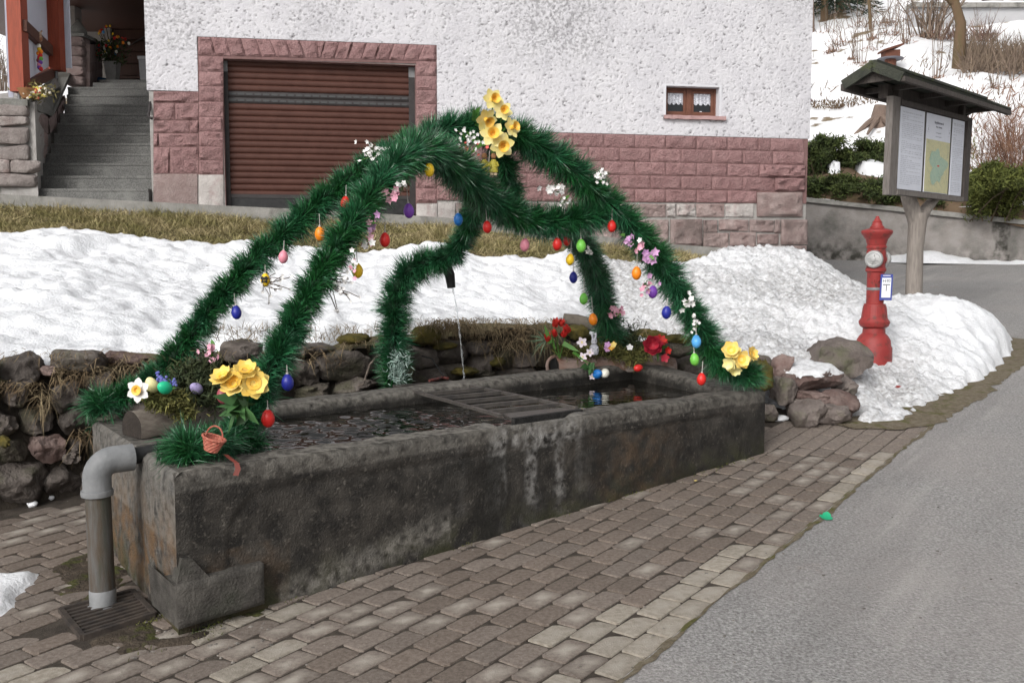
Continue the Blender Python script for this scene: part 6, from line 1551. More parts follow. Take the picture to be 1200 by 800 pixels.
flower(ro, 765, 405, 7.02, (-.1, -1, .25), .075, m_ros, None, 7, .46, .5, nm='rose', layers=3); flower(ro, 774, 400, 7.05, (.4, -.6, .7), .05, m_rpet, None, 6, .36, .4, nm='bloom', layers=2); flower(ro, 782, 411, 7.03, (.5, -1, .2), .03, m_rpet, None, 5, .4, .5, nm='bloom', layers=2); flower(ro, 779, 419, 7.0, (.1, -1, -.1), .035, m_ros, None, 5, .4, .3, nm='bloom'); leafset(ro, (772, 408, 7.06), 12, .07, .04, .2)
sm = thing('violets', 'small lilac and orange primroses in the moss of the birch log', 'flowers', P(715, 420, 7.1))
for px, py, m__ in ((712, 404, m_vpet), (716, 407, M('primrose', (.75, .3, .03), (.8, .5, .1), 40, .6)), (719, 404, m_ypet), (711, 409, m_vpet), (738, 407, m_wpet)): flower(sm, px, py, 7.05, (random.gauss(0, .3), -.8, .5), .026, m__, None, 5, .42, .2, nm='bloom')
# the cut branch lying on the wall behind
lw = MB().tube([P(660, 374, 8.15), P(676, 376, 8.15), P(692, 380, 8.1), P(706, 384, 8.05)], [.05, .055, .055, .05], 12).build('cut_branch', M('grey_branch', (0.10, 0.085, 0.07), (0.16, .14, .115), 12, .9, .6, 60), None, smooth=True); tag(lw, 'thick grey cut branch lying on the wall top behind the red tulips', 'branch')
blk_ = MB(); q = P(287, 411, wall_Y(287) + .05)
# ------------------------------------------------------------------ retaining wall beyond the road
m_rwall = M('stained_render', (0.235, 0.215, 0.20), (0.30, 0.28, 0.265), 4, .9, .7, 40, c3=(0.13, 0.125, 0.115), s3=1.6, lo3=.5, hi3=.72)
attr_mix(m_rwall, 'damp', (0.045, 0.043, 0.036), noise_scale=6, lo=.36, hi=.6)
rwt = thing('retaining_wall', 'long stained grey rendered retaining wall with coping behind the road and sign', 'wall', (WL.x, WL.y, WL.z))
rows, damp = [], []
pxs = list(np.linspace(930, 1290, 150))
wv = (WR - WL).normalized(); wn = Vector((wv.y, -wv.x, 0)).normalized()
if wn.y > 0: wn = -wn
NJ = 26
for j in range(NJ):
    t = j / (NJ - 1); r_row = []
    for px in pxs:
        q = wall_pt(px); zt_ = wall_top(px) - .08; zb_ = q.z - .15
        r_row.append(Vector((q.x, q.y, zb_ + (zt_ - zb_) * t)))
        pxy = abs(px - 1172); 
        damp.append(min(1, max(0, 1.15 - t * 2.1) + (0.95 if pxy < 9 + 2 * math.sin(t * 9) else 0) + .35 * (px < 1010) * max(0, .9 - t)))
    rows.append(r_row)
Vw = np.array([p[:] for r in rows for p in r]); Vw += np.outer(fbm(Vw * 2.5, 4) * .022, np.array(wn[:]))
idx = np.arange(len(Vw)).reshape(NJ, -1)
o = np_mesh('render', Vw, np.stack([idx[:-1, :-1], idx[:-1, 1:], idx[1:, 1:], idx[1:, :-1]], -1).reshape(-1, 4), None, m_rwall, rwt, None, None, True); set_attr(o, 'damp', damp)
m_ = MB(); cr = [[], [], [], []]
for px in pxs[::6]:
    q = wall_pt(px); zt_ = wall_top(px); dz = random.uniform(-.012, .012)
    for k, (o_n, o_z) in enumerate(((.07, -.09), (.07, dz), (-.33, dz + .02), (-.33, -.09))): cr[k].append(Vector((q.x, q.y, zt_ + o_z)) + wn * o_n)
m_.grid([cr[0], cr[1], cr[2], cr[3]]); m_.build('coping', m_conc, rwt)
# strip of old snow at the wall foot
sf = []
for k, px in enumerate(np.linspace(1038, 1290, 120)):
    q = wall_pt(px); q = Vector((q.x, q.y, G(q.x, q.y))); d_ = .12 + .55 * max(0, math.exp(-((px - 1085) / 38) ** 2)) + .1 * float(vnoise([[px * .05, 3, 1]])[0]) ; hgt = .05 + .16 * math.exp(-((px - 1085) / 36) ** 2) + .02 * float(vnoise([[px * .12, 7, 1]])[0])
    sf.append([q + wn * (d_ + .18) + Vector((0, 0, -.02)), q + wn * d_ + Vector((0, 0, hgt * .7)), q + wn * d_ * .5 + Vector((0, 0, hgt)), q - wn * .05 + Vector((0, 0, hgt * 1.1))])
o = MB().grid(sf).build('snow_strip', m_snow, None, smooth=True, sharp=0); set_attr(o, 'dirt', np.full(len(o.data.vertices), .25)); struct(o)

# ------------------------------------------------------------------ red hydrant
m_hyd = M('hydrant_red', (0.285, 0.036, 0.033), (0.235, 0.028, 0.026), 7, .5, .2, 70, spec=.35, c3=(0.13, 0.035, 0.028), s3=18, lo3=.54, hi3=.66)
attr = None
m_cap = M('alu_cap', (0.42, 0.42, 0.41), (0.33, 0.33, 0.33), 18, .5, .2, 60, metal=.25)
HY = 8.4; hb = P(1023, 423, HY); px2m = HY / FPX
hyd = thing('hydrant', 'red cast iron pillar hydrant with pale side caps standing in the snow', 'hydrant', hb)
def hprof(lst): return [(r * px2m, (423 - y) * px2m) for r, y in lst]
MB().lathe(hprof([(21, 430), (21, 407), (20.2, 405.5), (19.5, 404), (19, 398), (16, 393), (13, 390), (12.5, 383)]), hb, n=32).build('base', m_hyd, hyd, smooth=True, sharp=30)
MB().lathe(hprof([(12.5, 384), (16, 381.5), (17.5, 378), (17.5, 376), (16, 374), (14.5, 371.5)]), hb, n=32).build('lower_ring', m_hyd, hyd, smooth=True, sharp=30)
MB().lathe(hprof([(14.5, 372), (12.4, 357), (12.2, 356), (9.8, 355), (9.6, 320), (9.8, 319), (11.5, 317.5), (11.7, 315), (10.6, 313), (9.8, 309)]), hb, n=32).build('barrel', m_hyd, hyd, smooth=True, sharp=30)
for k in range(10):
    a = k / 10 * 2 * math.pi + .2
    u1 = Vector((math.cos(a), math.sin(a), 0)); MB().tube([hb + u1 * 14.2 * px2m + Vector((0, 0, 50 * px2m)), hb + u1 * 12.4 * px2m + Vector((0, 0, 64 * px2m)), hb + u1 * 10.8 * px2m + Vector((0, 0, 67.5 * px2m))], .006, 6).build('rib', m_hyd, hyd, smooth=True)
MB().lathe(hprof([(9.7, 310), (10.8, 300), (11, 296), (10.2, 292), (11.3, 290.5), (11.4, 288.5), (10.4, 287.5), (12.2, 281), (12.6, 280), (13.6, 279), (14.6, 277.5), (15, 276.5), (16.6, 275), (17.6, 273), (17.8, 271.5), (17, 270), (13, 268.8), (8, 267.6), (8, 266.3)]), hb, n=32).build('head', m_hyd, hyd, smooth=True, sharp=30)
MB().lathe(hprof([(8, 267), (7.8, 265.6), (6.6, 265), (5.2, 261), (5.6, 260.4), (4.2, 259), (2.2, 255.6), (1.9, 253.8), (0.8, 253.4)]), hb, n=18).build('crown_bolt', m_hyd, hyd, smooth=True, sharp=30)
cz = (423 - 303.5) * px2m
for sg, nm in ((Vector((-.52, -.85, 0)), 1), (Vector((.80, .45, 0)), 2)):
    sg.normalize(); b = hb + Vector((0, 0, cz)) + sg * 5 * px2m
    MB().lathe([(7.4 * px2m, 0), (7.4 * px2m, 5 * px2m)], b, sg, 24).build('outlet', m_hyd, hyd, smooth=True)
    c_ = MB().lathe([(9.6 * px2m, 4.6 * px2m), (10.2 * px2m, 5.4 * px2m), (10.2 * px2m, 8.4 * px2m), (9.4 * px2m, 9.8 * px2m), (7.6 * px2m, 10.6 * px2m), (6.8 * px2m, 10.2 * px2m), (6.2 * px2m, 10.4 * px2m), (3.0 * px2m, 11.2 * px2m), (2.9 * px2m, 12.6 * px2m), (1.2 * px2m, 13 * px2m)], b, sg, 28).build('outlet_cap', m_cap, hyd, smooth=True, sharp=30)
    for k in range(4):
        a = k * math.pi / 2 + .6; s1_ = sg.orthogonal().normalized(); s2_ = sg.cross(s1_)
        MB().tube([b + sg * 10.9 * px2m + (s1_ * math.cos(a) + s2_ * math.sin(a)) * 2.4 * px2m, b + sg * 10.9 * px2m + (s1_ * math.cos(a) + s2_ * math.sin(a)) * 5.6 * px2m], .006, 6).build('lug', m_cap, c_)
MB().lathe(hprof([(9.75, 339.5), (9.95, 339.2), (9.95, 336.6), (9.75, 336.3)]), hb, n=32).build('steel_band', m_zinc, hyd, smooth=True)
# cast relief below the head
m_ = MB()
for k, (a, z) in enumerate(((-1.95, 332), (-1.8, 327), (-1.6, 331), (-1.45, 326), (-2.1, 327), (-1.3, 331))):
    u1 = Vector((math.cos(a), math.sin(a), 0)); p = hb + u1 * 9.8 * px2m + Vector((0, 0, (423 - z) * px2m)); m_.tube([p, p + Vector((.012 * (-1) ** k, 0, -.03))], .006, 6)
m_.build('cast_mark', m_hyd, hyd, kind='stuff')
for k in range(8):
    a = k * math.pi / 4 + .2; u1 = Vector((math.cos(a), math.sin(a), 0))
    MB().lathe([(.012, 0), (.012, .012), (.009, .015)], hb + u1 * 15.2 * px2m + Vector((0, 0, (423 - 376.2) * px2m + .0)), (0, 0, -1), 6).build('flange_bolt', m_hyd, hyd)
    MB().lathe([(.009, 0), (.009, .010)], hb + u1 * 6.4 * px2m + Vector((0, 0, (423 - 266.6) * px2m)), (0, 0, 1), 6).build('cap_bolt', m_iron, hyd)
# plate with white field and blue border
hpz = thing('x_tmp', 'x', 'x'); bpy.data.objects.remove(hpz)
pc = P(1038.5, 336.5, HY - .10); ex = Vector((.985, -.17, 0)).normalized(); ez_ = Vector((-.0, 0.02, 1)).normalized(); en = Vector((ex.y, -ex.x, 0)).normalized()
if en.y > 0: en = -en
ez_ = (ez_ + ex * .03).normalized()
pw, ph = 13.5 * px2m, 30 * px2m
plt = MB().box(pc, (pw, .006, ph), (ex, en, ez_)).build('plate', M('plate_blue', (0.045, 0.065, 0.27), None, rough=.45), hyd)
MB().box(pc + en * .0042 - ez_ * .004, (pw * .74, .003, ph * .76), (ex, en, ez_)).build('white_field', M('plate_white', (0.74, 0.76, 0.80), None, rough=.45), plt)
MB().box(pc + en * .0042 + ez_ * ph * .445, (pw * .6, .003, ph * .035), (ex, en, ez_)).build('header', m_white, plt)
m_ink = M('black_ink', (0.012, 0.012, 0.014), None, rough=.6)
MB().box(pc + en * .0062 + ez_ * ph * .10, (pw * .58, .0012, ph * .032), (ex, en, ez_)).build('bar_mark', m_ink, plt)
MB().box(pc + en * .0062 - ez_ * ph * .035, (pw * .06, .0012, ph * .22), (ex, en, ez_)).build('stem_mark', m_ink, plt)
def text(s, c, size, ex, ez_, en, mat, parent, nm='lettering', align='CENTER'):
    cu = bpy.data.curves.new(nm, 'FONT'); cu.body = s; cu.size = size; cu.align_x = align; cu.align_y = 'CENTER'; cu.extrude = .0004
    tmp = bpy.data.objects.new(nm + '_tmp', cu); COL.objects.link(tmp)
    dg = bpy.context.evaluated_depsgraph_get(); me = bpy.data.meshes.new_from_object(tmp.evaluated_get(dg)); bpy.data.objects.remove(tmp)
    off = off_of(parent)
    R = Matrix(((ex.x, ez_.x, en.x), (ex.y, ez_.y, en.y), (ex.z, ez_.z, en.z)))
    for v in me.vertices: v.co = R @ v.co + Vector(c) - Vector(off)
    me.materials.clear(); me.materials.append(mat); o = bpy.data.objects.new(nm, me); COL.objects.link(o); o.parent = parent; return o
text('H', pc + en * .0064 + ez_ * ph * .235 - ex * pw * .19, ph * .17, ex, ez_, en, m_ink, plt)
text('80', pc + en * .0064 + ez_ * ph * .245 + ex * pw * .15, ph * .15, ex, ez_, en, m_ink, plt)
MB().box(pc - en * .05, (.03, .10, .012), (ex, en, ez_)).build('plate_bracket', m_zinc, hyd)
rt = thing('marker_post', 'short flat dark red iron marker post beside the foot of the sign post', 'post', P(1058, 376, 10.7)); MB().box(P(1058, 362, 10.7), (.07, .03, .26)).build('bar', M('rust_red', (0.13, 0.028, 0.025), (0.09, .03, .025), 20, .7), rt)
lf_ = MB(); petal_ring(lf_, hit(968, 606, .012), (0, -.4, 1), .038, 3, .022, .3, 3, .3); o = lf_.build('litter', M('green_plastic', (0.02, 0.32, 0.16), None, rough=.4), None); tag(o, 'crushed green plastic wrapper lying on the edge pavers', 'litter')
lf_ = MB(); petal_ring(lf_, P(1052, 458, 7.55) + Vector((0, 0, .03)), (0, -.2, 1), .035, 2, .02, .1, 3, .1); o = lf_.build('dead_leaf', M('rust_leaf', (0.25, 0.03, 0.025), None, rough=.8), None); tag(o, 'small red leaf lying on the snow in front of the hydrant', 'leaf')
lf_ = MB(); petal_ring(lf_, hit(815, 563, .006), (0, 0, 1), .014, 2, .01, .05, 3, .3); o = lf_.build('dead_leaf', m_ypet, None); tag(o, 'tiny yellow petal on the pavers by the trough foot', 'leaf')

# ------------------------------------------------------------------ notice board with little roof
BY = 11.12
BD_ = Vector((.6917, .7222, 0)); BNF = Vector((.7222, -.6917, 0))
RD0 = P(1023, 75, 10.2)
def on_board(px, py, off=0.0):
    d = ray(px, py); o = Vector((0, 0, EYE)); q = RD0 + BNF * off
    return o + d * ((q - o).dot(BNF) / d.dot(BNF))
m_wood2 = M('weathered_post', (0.30, 0.265, 0.235), (0.20, 0.175, 0.155), 9, .85, .6, 60, stretch=(5, 5, .6))
m_wood3 = M('dark_board_wood', (0.055, 0.046, 0.042), (0.09, 0.078, 0.07), 10, .85, .5, 60, stretch=(6, 6, .8))
m_frame = M('weathered_frame', (0.13, 0.115, 0.105), (0.21, 0.19, 0.175), 12, .85, .6, 60, stretch=(6, 6, .6))
nbd = thing('notice_board', 'roofed wooden notice board with map on a forked weathered tree trunk post', 'notice board', P(1070, 378, BY))
MB().tube([P(1070.5, 384, BY), P(1071, 340, BY), P(1072.5, 290, BY), P(1075, 262, BY), P(1076, 250, BY)], [.098, .092, .088, .098, .11], 14).build('trunk_post', m_wood2, nbd, smooth=True)
MB().tube([P(1075, 266, BY), P(1070, 248, BY), P(1064, 230, BY - .03), P(1062, 215, BY - .0)], [.085, .088, .08, .07], 12).build('fork', m_wood2, nbd, smooth=True)
MB().tube([P(1076, 262, BY), P(1085, 245, BY + .2), P(1094, 234, BY + .42), P(1102, 225, BY + .62)], [.075, .065, .058, .055], 12).build('fork', m_wood2, nbd, smooth=True)
b00, b10, b11, b01 = on_board(1040.5, 226, .06), on_board(1130, 236, .06), on_board(1135.5, 139, .06), on_board(1045.5, 116, .06)
def bq(u, v, o=0.0): return b00.lerp(b10, u).lerp(b01.lerp(b11, u), v) + bn_ * o
bn_ = (b10 - b00).cross(b01 - b00).normalized()
if bn_.y > 0: bn_ = -bn_
def bslab(u0, u1, v0, v1, o0, o1, nm, mat, par=None):
    r = [bq(u0, v0, o1), bq(u1, v0, o1), bq(u1, v1, o1), bq(u0, v1, o1)]; k = [bq(u0, v0, o0), bq(u1, v0, o0), bq(u1, v1, o0), bq(u0, v1, o0)]
    return MB().hexa(k + r).build(nm, mat, par or nbd)
bslab(.0, 1, 0, 1, -.05, 0, 'backboard', m_wood3)
bslab(-.01, .075, -.02, 1.03, -.05, .022, 'frame_board', m_frame); bslab(.945, 1.01, -.0, 1.0, -.055, .035, 'frame_board', m_wood3)
bslab(.075, .945, -.01, .045, -.055, .035, 'frame_board', m_frame); bslab(.075, .945, .955, 1.01, -.055, .03, 'frame_board', m_wood3)
m_paper = M('notice_paper', (0.66, 0.68, 0.75), (0.62, 0.64, 0.71), 6, .5)
m_print = M('small_print', (0.38, 0.39, 0.44), (0.60, 0.62, 0.68), 90, .6, lo=.42, hi=.56, stretch=(1, 1, .3))
panels = []
for u0, u1 in ((.095, .385), (.415, .735), (.762, .93)):
    panels.append(bslab(u0, u1, .055, .945, .002, .010, 'notice_panel', m_paper))
# lines of print, too small to read at this size
for pi_, (u0, u1) in ((0, (.115, .365)), (2, (.775, .918))):
    m_ = MB(); v = .90; first = True
    while v > .10:
        h_ = .0085 if not first else .014
        um = u0
        while um < u1 - .01:
            wd_u = random.uniform(.015, .05); ue = min(um + wd_u, u1)
            m_.add([bq(um, v - h_, .0115), bq(ue, v - h_, .0115), bq(ue, v, .0115), bq(um, v, .0115)], [(0, 1, 2, 3)]); um = ue + .006
            if random.random() < .06: break
        v -= .0205 if random.random() > .08 else .036; first = False
    m_.build('small_print', m_print, panels[pi_], kind='stuff')
pex = (bq(.7, .8) - bq(.43, .8)).normalized(); pen = bn_; pez = (bq(.5, .9) - bq(.5, .1)).normalized()
m_ink2 = M('title_ink', (0.10, 0.10, 0.13), None, rough=.6)
pwid = (bq(.735, .8) - bq(.415, .8)).length
text('Bergführerwn di', bq(.573, .855, .0122), .0405, pex, pez, pen, m_ink2, panels[1])
text('Wurst  Gemeinte', bq(.573, .808, .0122), .026, pex, pez, pen, m_ink2, panels[1])
text('Im Wegegemeinde', bq(.573, .742, .0122), .021, pex, pez, pen, m_print, panels[1])
text('in allen vor e grünen', bq(.573, .700, .0122), .021, pex, pez, pen, m_print, panels[1])
for u, s in ((.437, 'L'), (.715, '3')): text(s, bq(u, .768, .0122), .04, pex, pez, pen, m_ink2, panels[1])
m_ = MB()
for a in ((.425, .452, .735, .739), (.425, .452, .797, .801), (.702, .728, .725, .729), (.702, .728, .797, .801)): m_.add([bq(a[0], a[2], .0118), bq(a[1], a[2], .0118), bq(a[1], a[3], .0118), bq(a[0], a[3], .0118)], [(0, 1, 2, 3)])
m_.build('corner_marks', m_print, panels[1], kind='stuff')
mp_ = bslab(.418, .732, .062, .655, .0105, .0125, 'map_sheet', M('map_yellow', (0.53, 0.50, 0.28), (0.46, 0.45, 0.27), 26, .5, lo=.45, hi=.6), panels[1])
m_ = MB(); ctr = bq(.575, .36, .0138); outl = []
for k in range(40):
    a = 2 * math.pi * k / 40; rr = 1 + .20 * math.sin(3 * a + 1.2) + .14 * math.sin(5 * a + .4) + .08 * math.sin(9 * a)
    outl.append(bq(.575 + .105 * rr * math.cos(a), .36 + .185 * rr * math.sin(a), .0138))
m_.add(outl + [ctr], [(k, (k + 1) % 40, 40) for k in range(40)]); m_.build('map_area', M('map_green', (0.29, 0.42, 0.33), (0.36, 0.46, 0.34), 40, .5, lo=.4, hi=.6), mp_)
m_ = MB()
for _ in range(46):
    u, v = random.uniform(.43, .72), random.uniform(.10, .62); a = random.uniform(0, 6.28); pp_ = [bq(u, v, .0150)]
    for k in range(4): a += random.gauss(0, .6); u += .012 * math.cos(a); v += .02 * math.sin(a); pp_.append(bq(min(max(u, .425), .725), min(max(v, .07), .64), .0150))
    for p, q in zip(pp_[:-1], pp_[1:]):
        s_ = (q - p).cross(bn_); 
        if s_.length < 1e-6: continue
        s_ = s_.normalized() * .0011; m_.add([p - s_, q - s_, q + s_, p + s_], [(0, 1, 2, 3)])
m_.build('map_lines', M('map_line', (0.20, 0.24, 0.20), None, rough=.6), mp_, kind='stuff')
for u, v, w, h in ((.575, .375, .022, .012), (.585, .368, .014, .008)): m_ = MB().add([bq(u - w, v - h, .0156), bq(u + w, v - h, .0156), bq(u + w, v + h, .0156), bq(u - w, v + h, .0156)], [(0, 1, 2, 3)]); 
m_.build('map_marker', M('map_red', (0.55, 0.03, 0.03), None, rough=.5), mp_)
# gabled roof: ridge, two slopes of boards, gable
m_roof = M('roof_boards', (0.030, 0.033, 0.027), (0.052, 0.055, 0.042), 8, .85, .7, 60, c3=(.06, .07, .03), s3=5, lo3=.55, hi3=.66)
r0 = RD0; r1 = RD0 + BD_ * 3.25
e0 = r0 + BNF * .31 + Vector((0, 0, -.150)); e1 = e0 + BD_ * 3.25
f0_ = r0 - BNF * .31 + Vector((0, 0, -.155)); f1_ = f0_ + BD_ * 3.25
nb2 = 4
for a0, a1, c0_, c1_ in ((r0, r1, e0, e1), (r0, r1, f0_, f1_)):
    nrm = (a1 - a0).cross(c0_ - a0).normalized(); nrm = nrm if nrm.z > 0 else -nrm
    for k in range(nb2):
        t0, t1 = k / nb2, (k + 1) / nb2
        q = [a0.lerp(c0_, t0), a1.lerp(c1_, t0), a1.lerp(c1_, t1 + .03), a0.lerp(c0_, t1 + .03)]
        lift = [nrm * .004, nrm * .004, nrm * .022, nrm * .022]
        q = [p + l for p, l in zip(q, lift)]
        MB().hexa([p - nrm * .02 for p in q] + q).build('roof_board', m_roof, nbd)
MB().beam(r0 + Vector((0, 0, .025)), r1 + Vector((0, 0, .025)), .09, .03).build('ridge_cap', m_roof, nbd)
g0 = r0.lerp(r1, .02); ge0 = e0.lerp(e1, .02); gf0 = f0_.lerp(f1_, .02)
MB().add([g0 - Vector((0, 0, .03)), ge0 - Vector((0, 0, .02)), gf0 - Vector((0, 0, .02)), g0 - Vector((0, 0, .03)) + (r1 - r0).normalized() * .03, ge0 - Vector((0, 0, .02)) + (r1 - r0).normalized() * .03, gf0 - Vector((0, 0, .02)) + (r1 - r0).normalized() * .03], [(0, 1, 2), (5, 4, 3), (0, 3, 4, 1), (1, 4, 5, 2), (2, 5, 3, 0)]).build('gable_board', m_wood3, nbd)
for a, b in ((r0, e0), (r0, f0_), (r1, e1), (r1, f1_)): MB().beam(a - Vector((0, 0, .02)), b - Vector((0, 0, .02)), .035, .10).build('barge_board', m_roof, nbd)
MB().beam(b01 - BNF * .1 + Vector((0, 0, .09)), b11 - BNF * .1 + Vector((0, 0, .09)), .10, .14).build('head_beam', m_wood3, nbd)
for t in (.15, .38, .61, .84): MB().beam(e0.lerp(e1, t) - Vector((0, 0, .035)), f0_.lerp(f1_, t) - Vector((0, 0, .035)), .07, .05).build('tie_beam', m_wood3, nbd)
MB().beam(f0_ - Vector((0, 0, .04)), f1_ - Vector((0, 0, .04)), .06, .07).build('eaves_beam', m_wood3, nbd); MB().beam(e0 - Vector((0, 0, .035)), e1 - Vector((0, 0, .035)), .05, .05).build('eaves_beam', m_wood3, nbd)
for u in (.08, .92): MB().beam(bq(u, 1.0, -.03), bq(u, 1.14, -.03), .08, .08).build('roof_post', m_wood3, nbd)

# ------------------------------------------------------------------ shrubs above the retaining wall
m_jun = M('juniper', (0.045, 0.070, 0.020), (0.085, 0.105, 0.030), 3, .8, isl=.6, c3=(.03, .04, .018), s3=5, lo3=.5, hi3=.65)
m_juny = M('juniper_yellowish', (0.115, 0.125, 0.028), (0.075, 0.095, 0.025), 3, .8, isl=.5)
def juniper(label, px0, px1, py0, py1, Yc, dep, n, mat, seed):
    t = thing('juniper_shrub', label, 'shrub', P((px0 + px1) / 2, py1, Yc), 'low juniper shrubs above the retaining wall')
    r = np.random.default_rng(seed); c = P((px0 + px1) / 2, py1, Yc); hw = (px1 - px0) / 2 * Yc / FPX; hh = (py1 - py0) * Yc / FPX
    nb = max(24, int(hw * 26)); B, D, L = [], [], []; st = MB()
    for k in range(nb):
        a = r.uniform(0, 2 * math.pi); rr = math.sqrt(r.random()); foot = np.array([c.x + hw * .75 * rr * math.cos(a), c.y + dep * rr * math.sin(a), c.z + .0])
        tip = np.array([foot[0] + hw * .32 * r.normal(), foot[1] - dep * .5 * abs(r.normal()), c.z + hh * (1.02 - .55 * rr ** 2) * r.uniform(.45, 1.0)])
        st.tube([tuple(foot - [0, 0, .08]), tuple(foot * .5 + tip * .5 + [0, 0, .05]), tuple(tip)], [.018, .012, .005], 4)
        m = n // nb; u = r.random(m) ** .7; ctr = foot + (tip - foot) * u[:, None] + np.stack([0 * u, 0 * u, .2 * np.sin(u * 3.1) * hh], 1)
        B.append(ctr + r.normal(size=(m, 3)) * np.array([.09, .09, .05])); D.append(unit(tip - foot + 1e-3) * .8 + r.normal(size=(m, 3)) * .65); L.append(r.uniform(.05, .13, m))
    st.build('stems', m_twig, t, kind='stuff'); B = np.vstack(B); blades('foliage', B, np.vstack(D), np.concatenate(L), .024, np.stack([0 * B[:, 0], 0 * B[:, 0], -r.random(len(B)) * .03], 1), mat, t)
def wtop(px): q = wall_pt(px); return q
for a in (('dark juniper mound of the upper row next to the house corner', 934, 996, 156, 206, 23.2, .8, 15000, m_jun, 1), ('dark juniper mound of the upper row behind the notice board', 985, 1056, 158, 208, 23.0, .8, 15000, m_jun, 2),
          ('low juniper spilling over the wall coping next to the house corner', 936, 1014, 201, 238, 21.6, .6, 12000, m_jun, 3), ('low juniper spilling over the wall behind hydrant and notice board', 1000, 1076, 206, 246, 21.1, .6, 12000, m_jun, 4),
          ('broad yellow-green juniper on the wall at the open side of the notice board', 1098, 1196, 180, 256, 20.0, 1.0, 34000, m_juny, 5), ('small juniper on the wall below the notice board', 1062, 1120, 215, 252, 20.7, .6, 6000, m_jun, 6)):
    juniper(*a)
# bank under the shrubs: bare soil with a few snow patches
def hill_patch(name, pts_px, mat, up=.05, kind='stuff'):
    pp_ = [on_hill(*q) for q in pts_px]; c = sum(pp_, Vector()) / len(pp_)
    m_ = MB(); n = len(pp_); rings = []
    for s in (1.0, .85, .5):
        rings.append([])
        for i, p in enumerate(pp_):
            q = c.lerp(p, s); z = hill_z(q.x, q.y) + fbm([[q.x * .55, q.y * .55, 0]], 5)[0] * .16 * float(sstep(0, 1.5, np.array(q.y - 20))) + (up if s < 1 else -.08) + .02 * random.random(); rings[-1].append(Vector((q.x, q.y, z)))
    vs = [v for r in rings for v in r] + [Vector((c.x, c.y, hill_z(c.x, c.y) + fbm([[c.x * .55, c.y * .55, 0]], 5)[0] * .16 + up * 1.2))]
    fs = [(k * n + i, k * n + (i + 1) % n, (k + 1) * n + (i + 1) % n, (k + 1) * n + i) for k in (0, 1) for i in range(n)] + [(2 * n + i, 2 * n + (i + 1) % n, 3 * n) for i in range(n)]
    o = m_.add(vs, fs).build(name, mat, None, None, kind, True, 0); return o
m_brush = M('brown_litter', (0.10, 0.066, 0.045), (0.17, 0.12, 0.075), 3, .95, .8, 20, c3=(.11, .09, .04), s3=2)
hill_patch('soil', [(934, 192), (990, 186), (1060, 188), (1110, 200), (1200, 230), (1205, 262), (1120, 256), (1040, 244), (934, 234)], m_brush, .10)
hill_patch('snow_drift', [(1000, 204), (1018, 203), (1038, 208), (1050, 214), (1030, 216), (1008, 212)], m_snow, .32)
hill_patch('snow_drift', [(968, 207), (980, 206), (985, 210), (972, 212)], m_snow, .3)
# brown brush fields and bare shrubs on the hill
m_bare = M('bare_twig', (0.12, 0.085, 0.065), (0.19, 0.145, 0.11), 9, .9, isl=.35)
m_redtw = M('reddish_twig', (0.17, 0.085, 0.058), (0.24, 0.14, 0.09), 6, .9, isl=.4)
def bare_shrub(label, px, py, hpx, wpx, nst, mat, seed, grp='bare shrubs on the snowy hillside', nm='bare_shrub', twigs=6, thick=.012, leaf=0):
    r = random.Random(seed); f0 = on_hill(px, py); sc = f0.y / FPX; t = thing(nm, label, 'shrub', f0, grp); m_ = MB(); T = MB()
    for k in range(nst):
        x = r.gauss(0, wpx * .28) * sc; y = r.gauss(0, wpx * .18) * sc; h = hpx * sc * r.uniform(.55, 1.05); lx = r.gauss(0, wpx * .35) * sc
        a = f0 + Vector((x * .5, y, -.1)); mid = a + Vector((x * .3 + lx * .35, r.gauss(0, .05), h * .5)); e = a + Vector((x * .6 + lx, r.gauss(0, .15), h))
        m_.tube([a, mid, e], [thick, thick * .75, thick * .3], 4, False)
        for j in range(twigs):
            u = r.uniform(.3, .98); p = a.lerp(mid, u * 2) if u < .5 else mid.lerp(e, u * 2 - 1); l = h * r.uniform(.08, .26)
            T.tube([p, p + Vector((r.gauss(0, .55), r.gauss(0, .4), r.uniform(.3, 1))).normalized() * l], [thick * .4, thick * .22], 3, False)
    m_.build('stems', mat, t, kind='stuff')
    if T.v: T.build('twigs', mat, t, kind='stuff')
    if leaf:
        N = leaf; b = np.array(f0[:]) + rng.normal(size=(N, 3)) * np.array([wpx * .3 * sc, wpx * .22 * sc, .06]); blades('ground_litter', b, rng.normal(size=(N, 3)) + [0, -.3, .8], rng.uniform(.05, .2, N), .02, np.zeros((N, 3)), m_redtw, t)
    return t
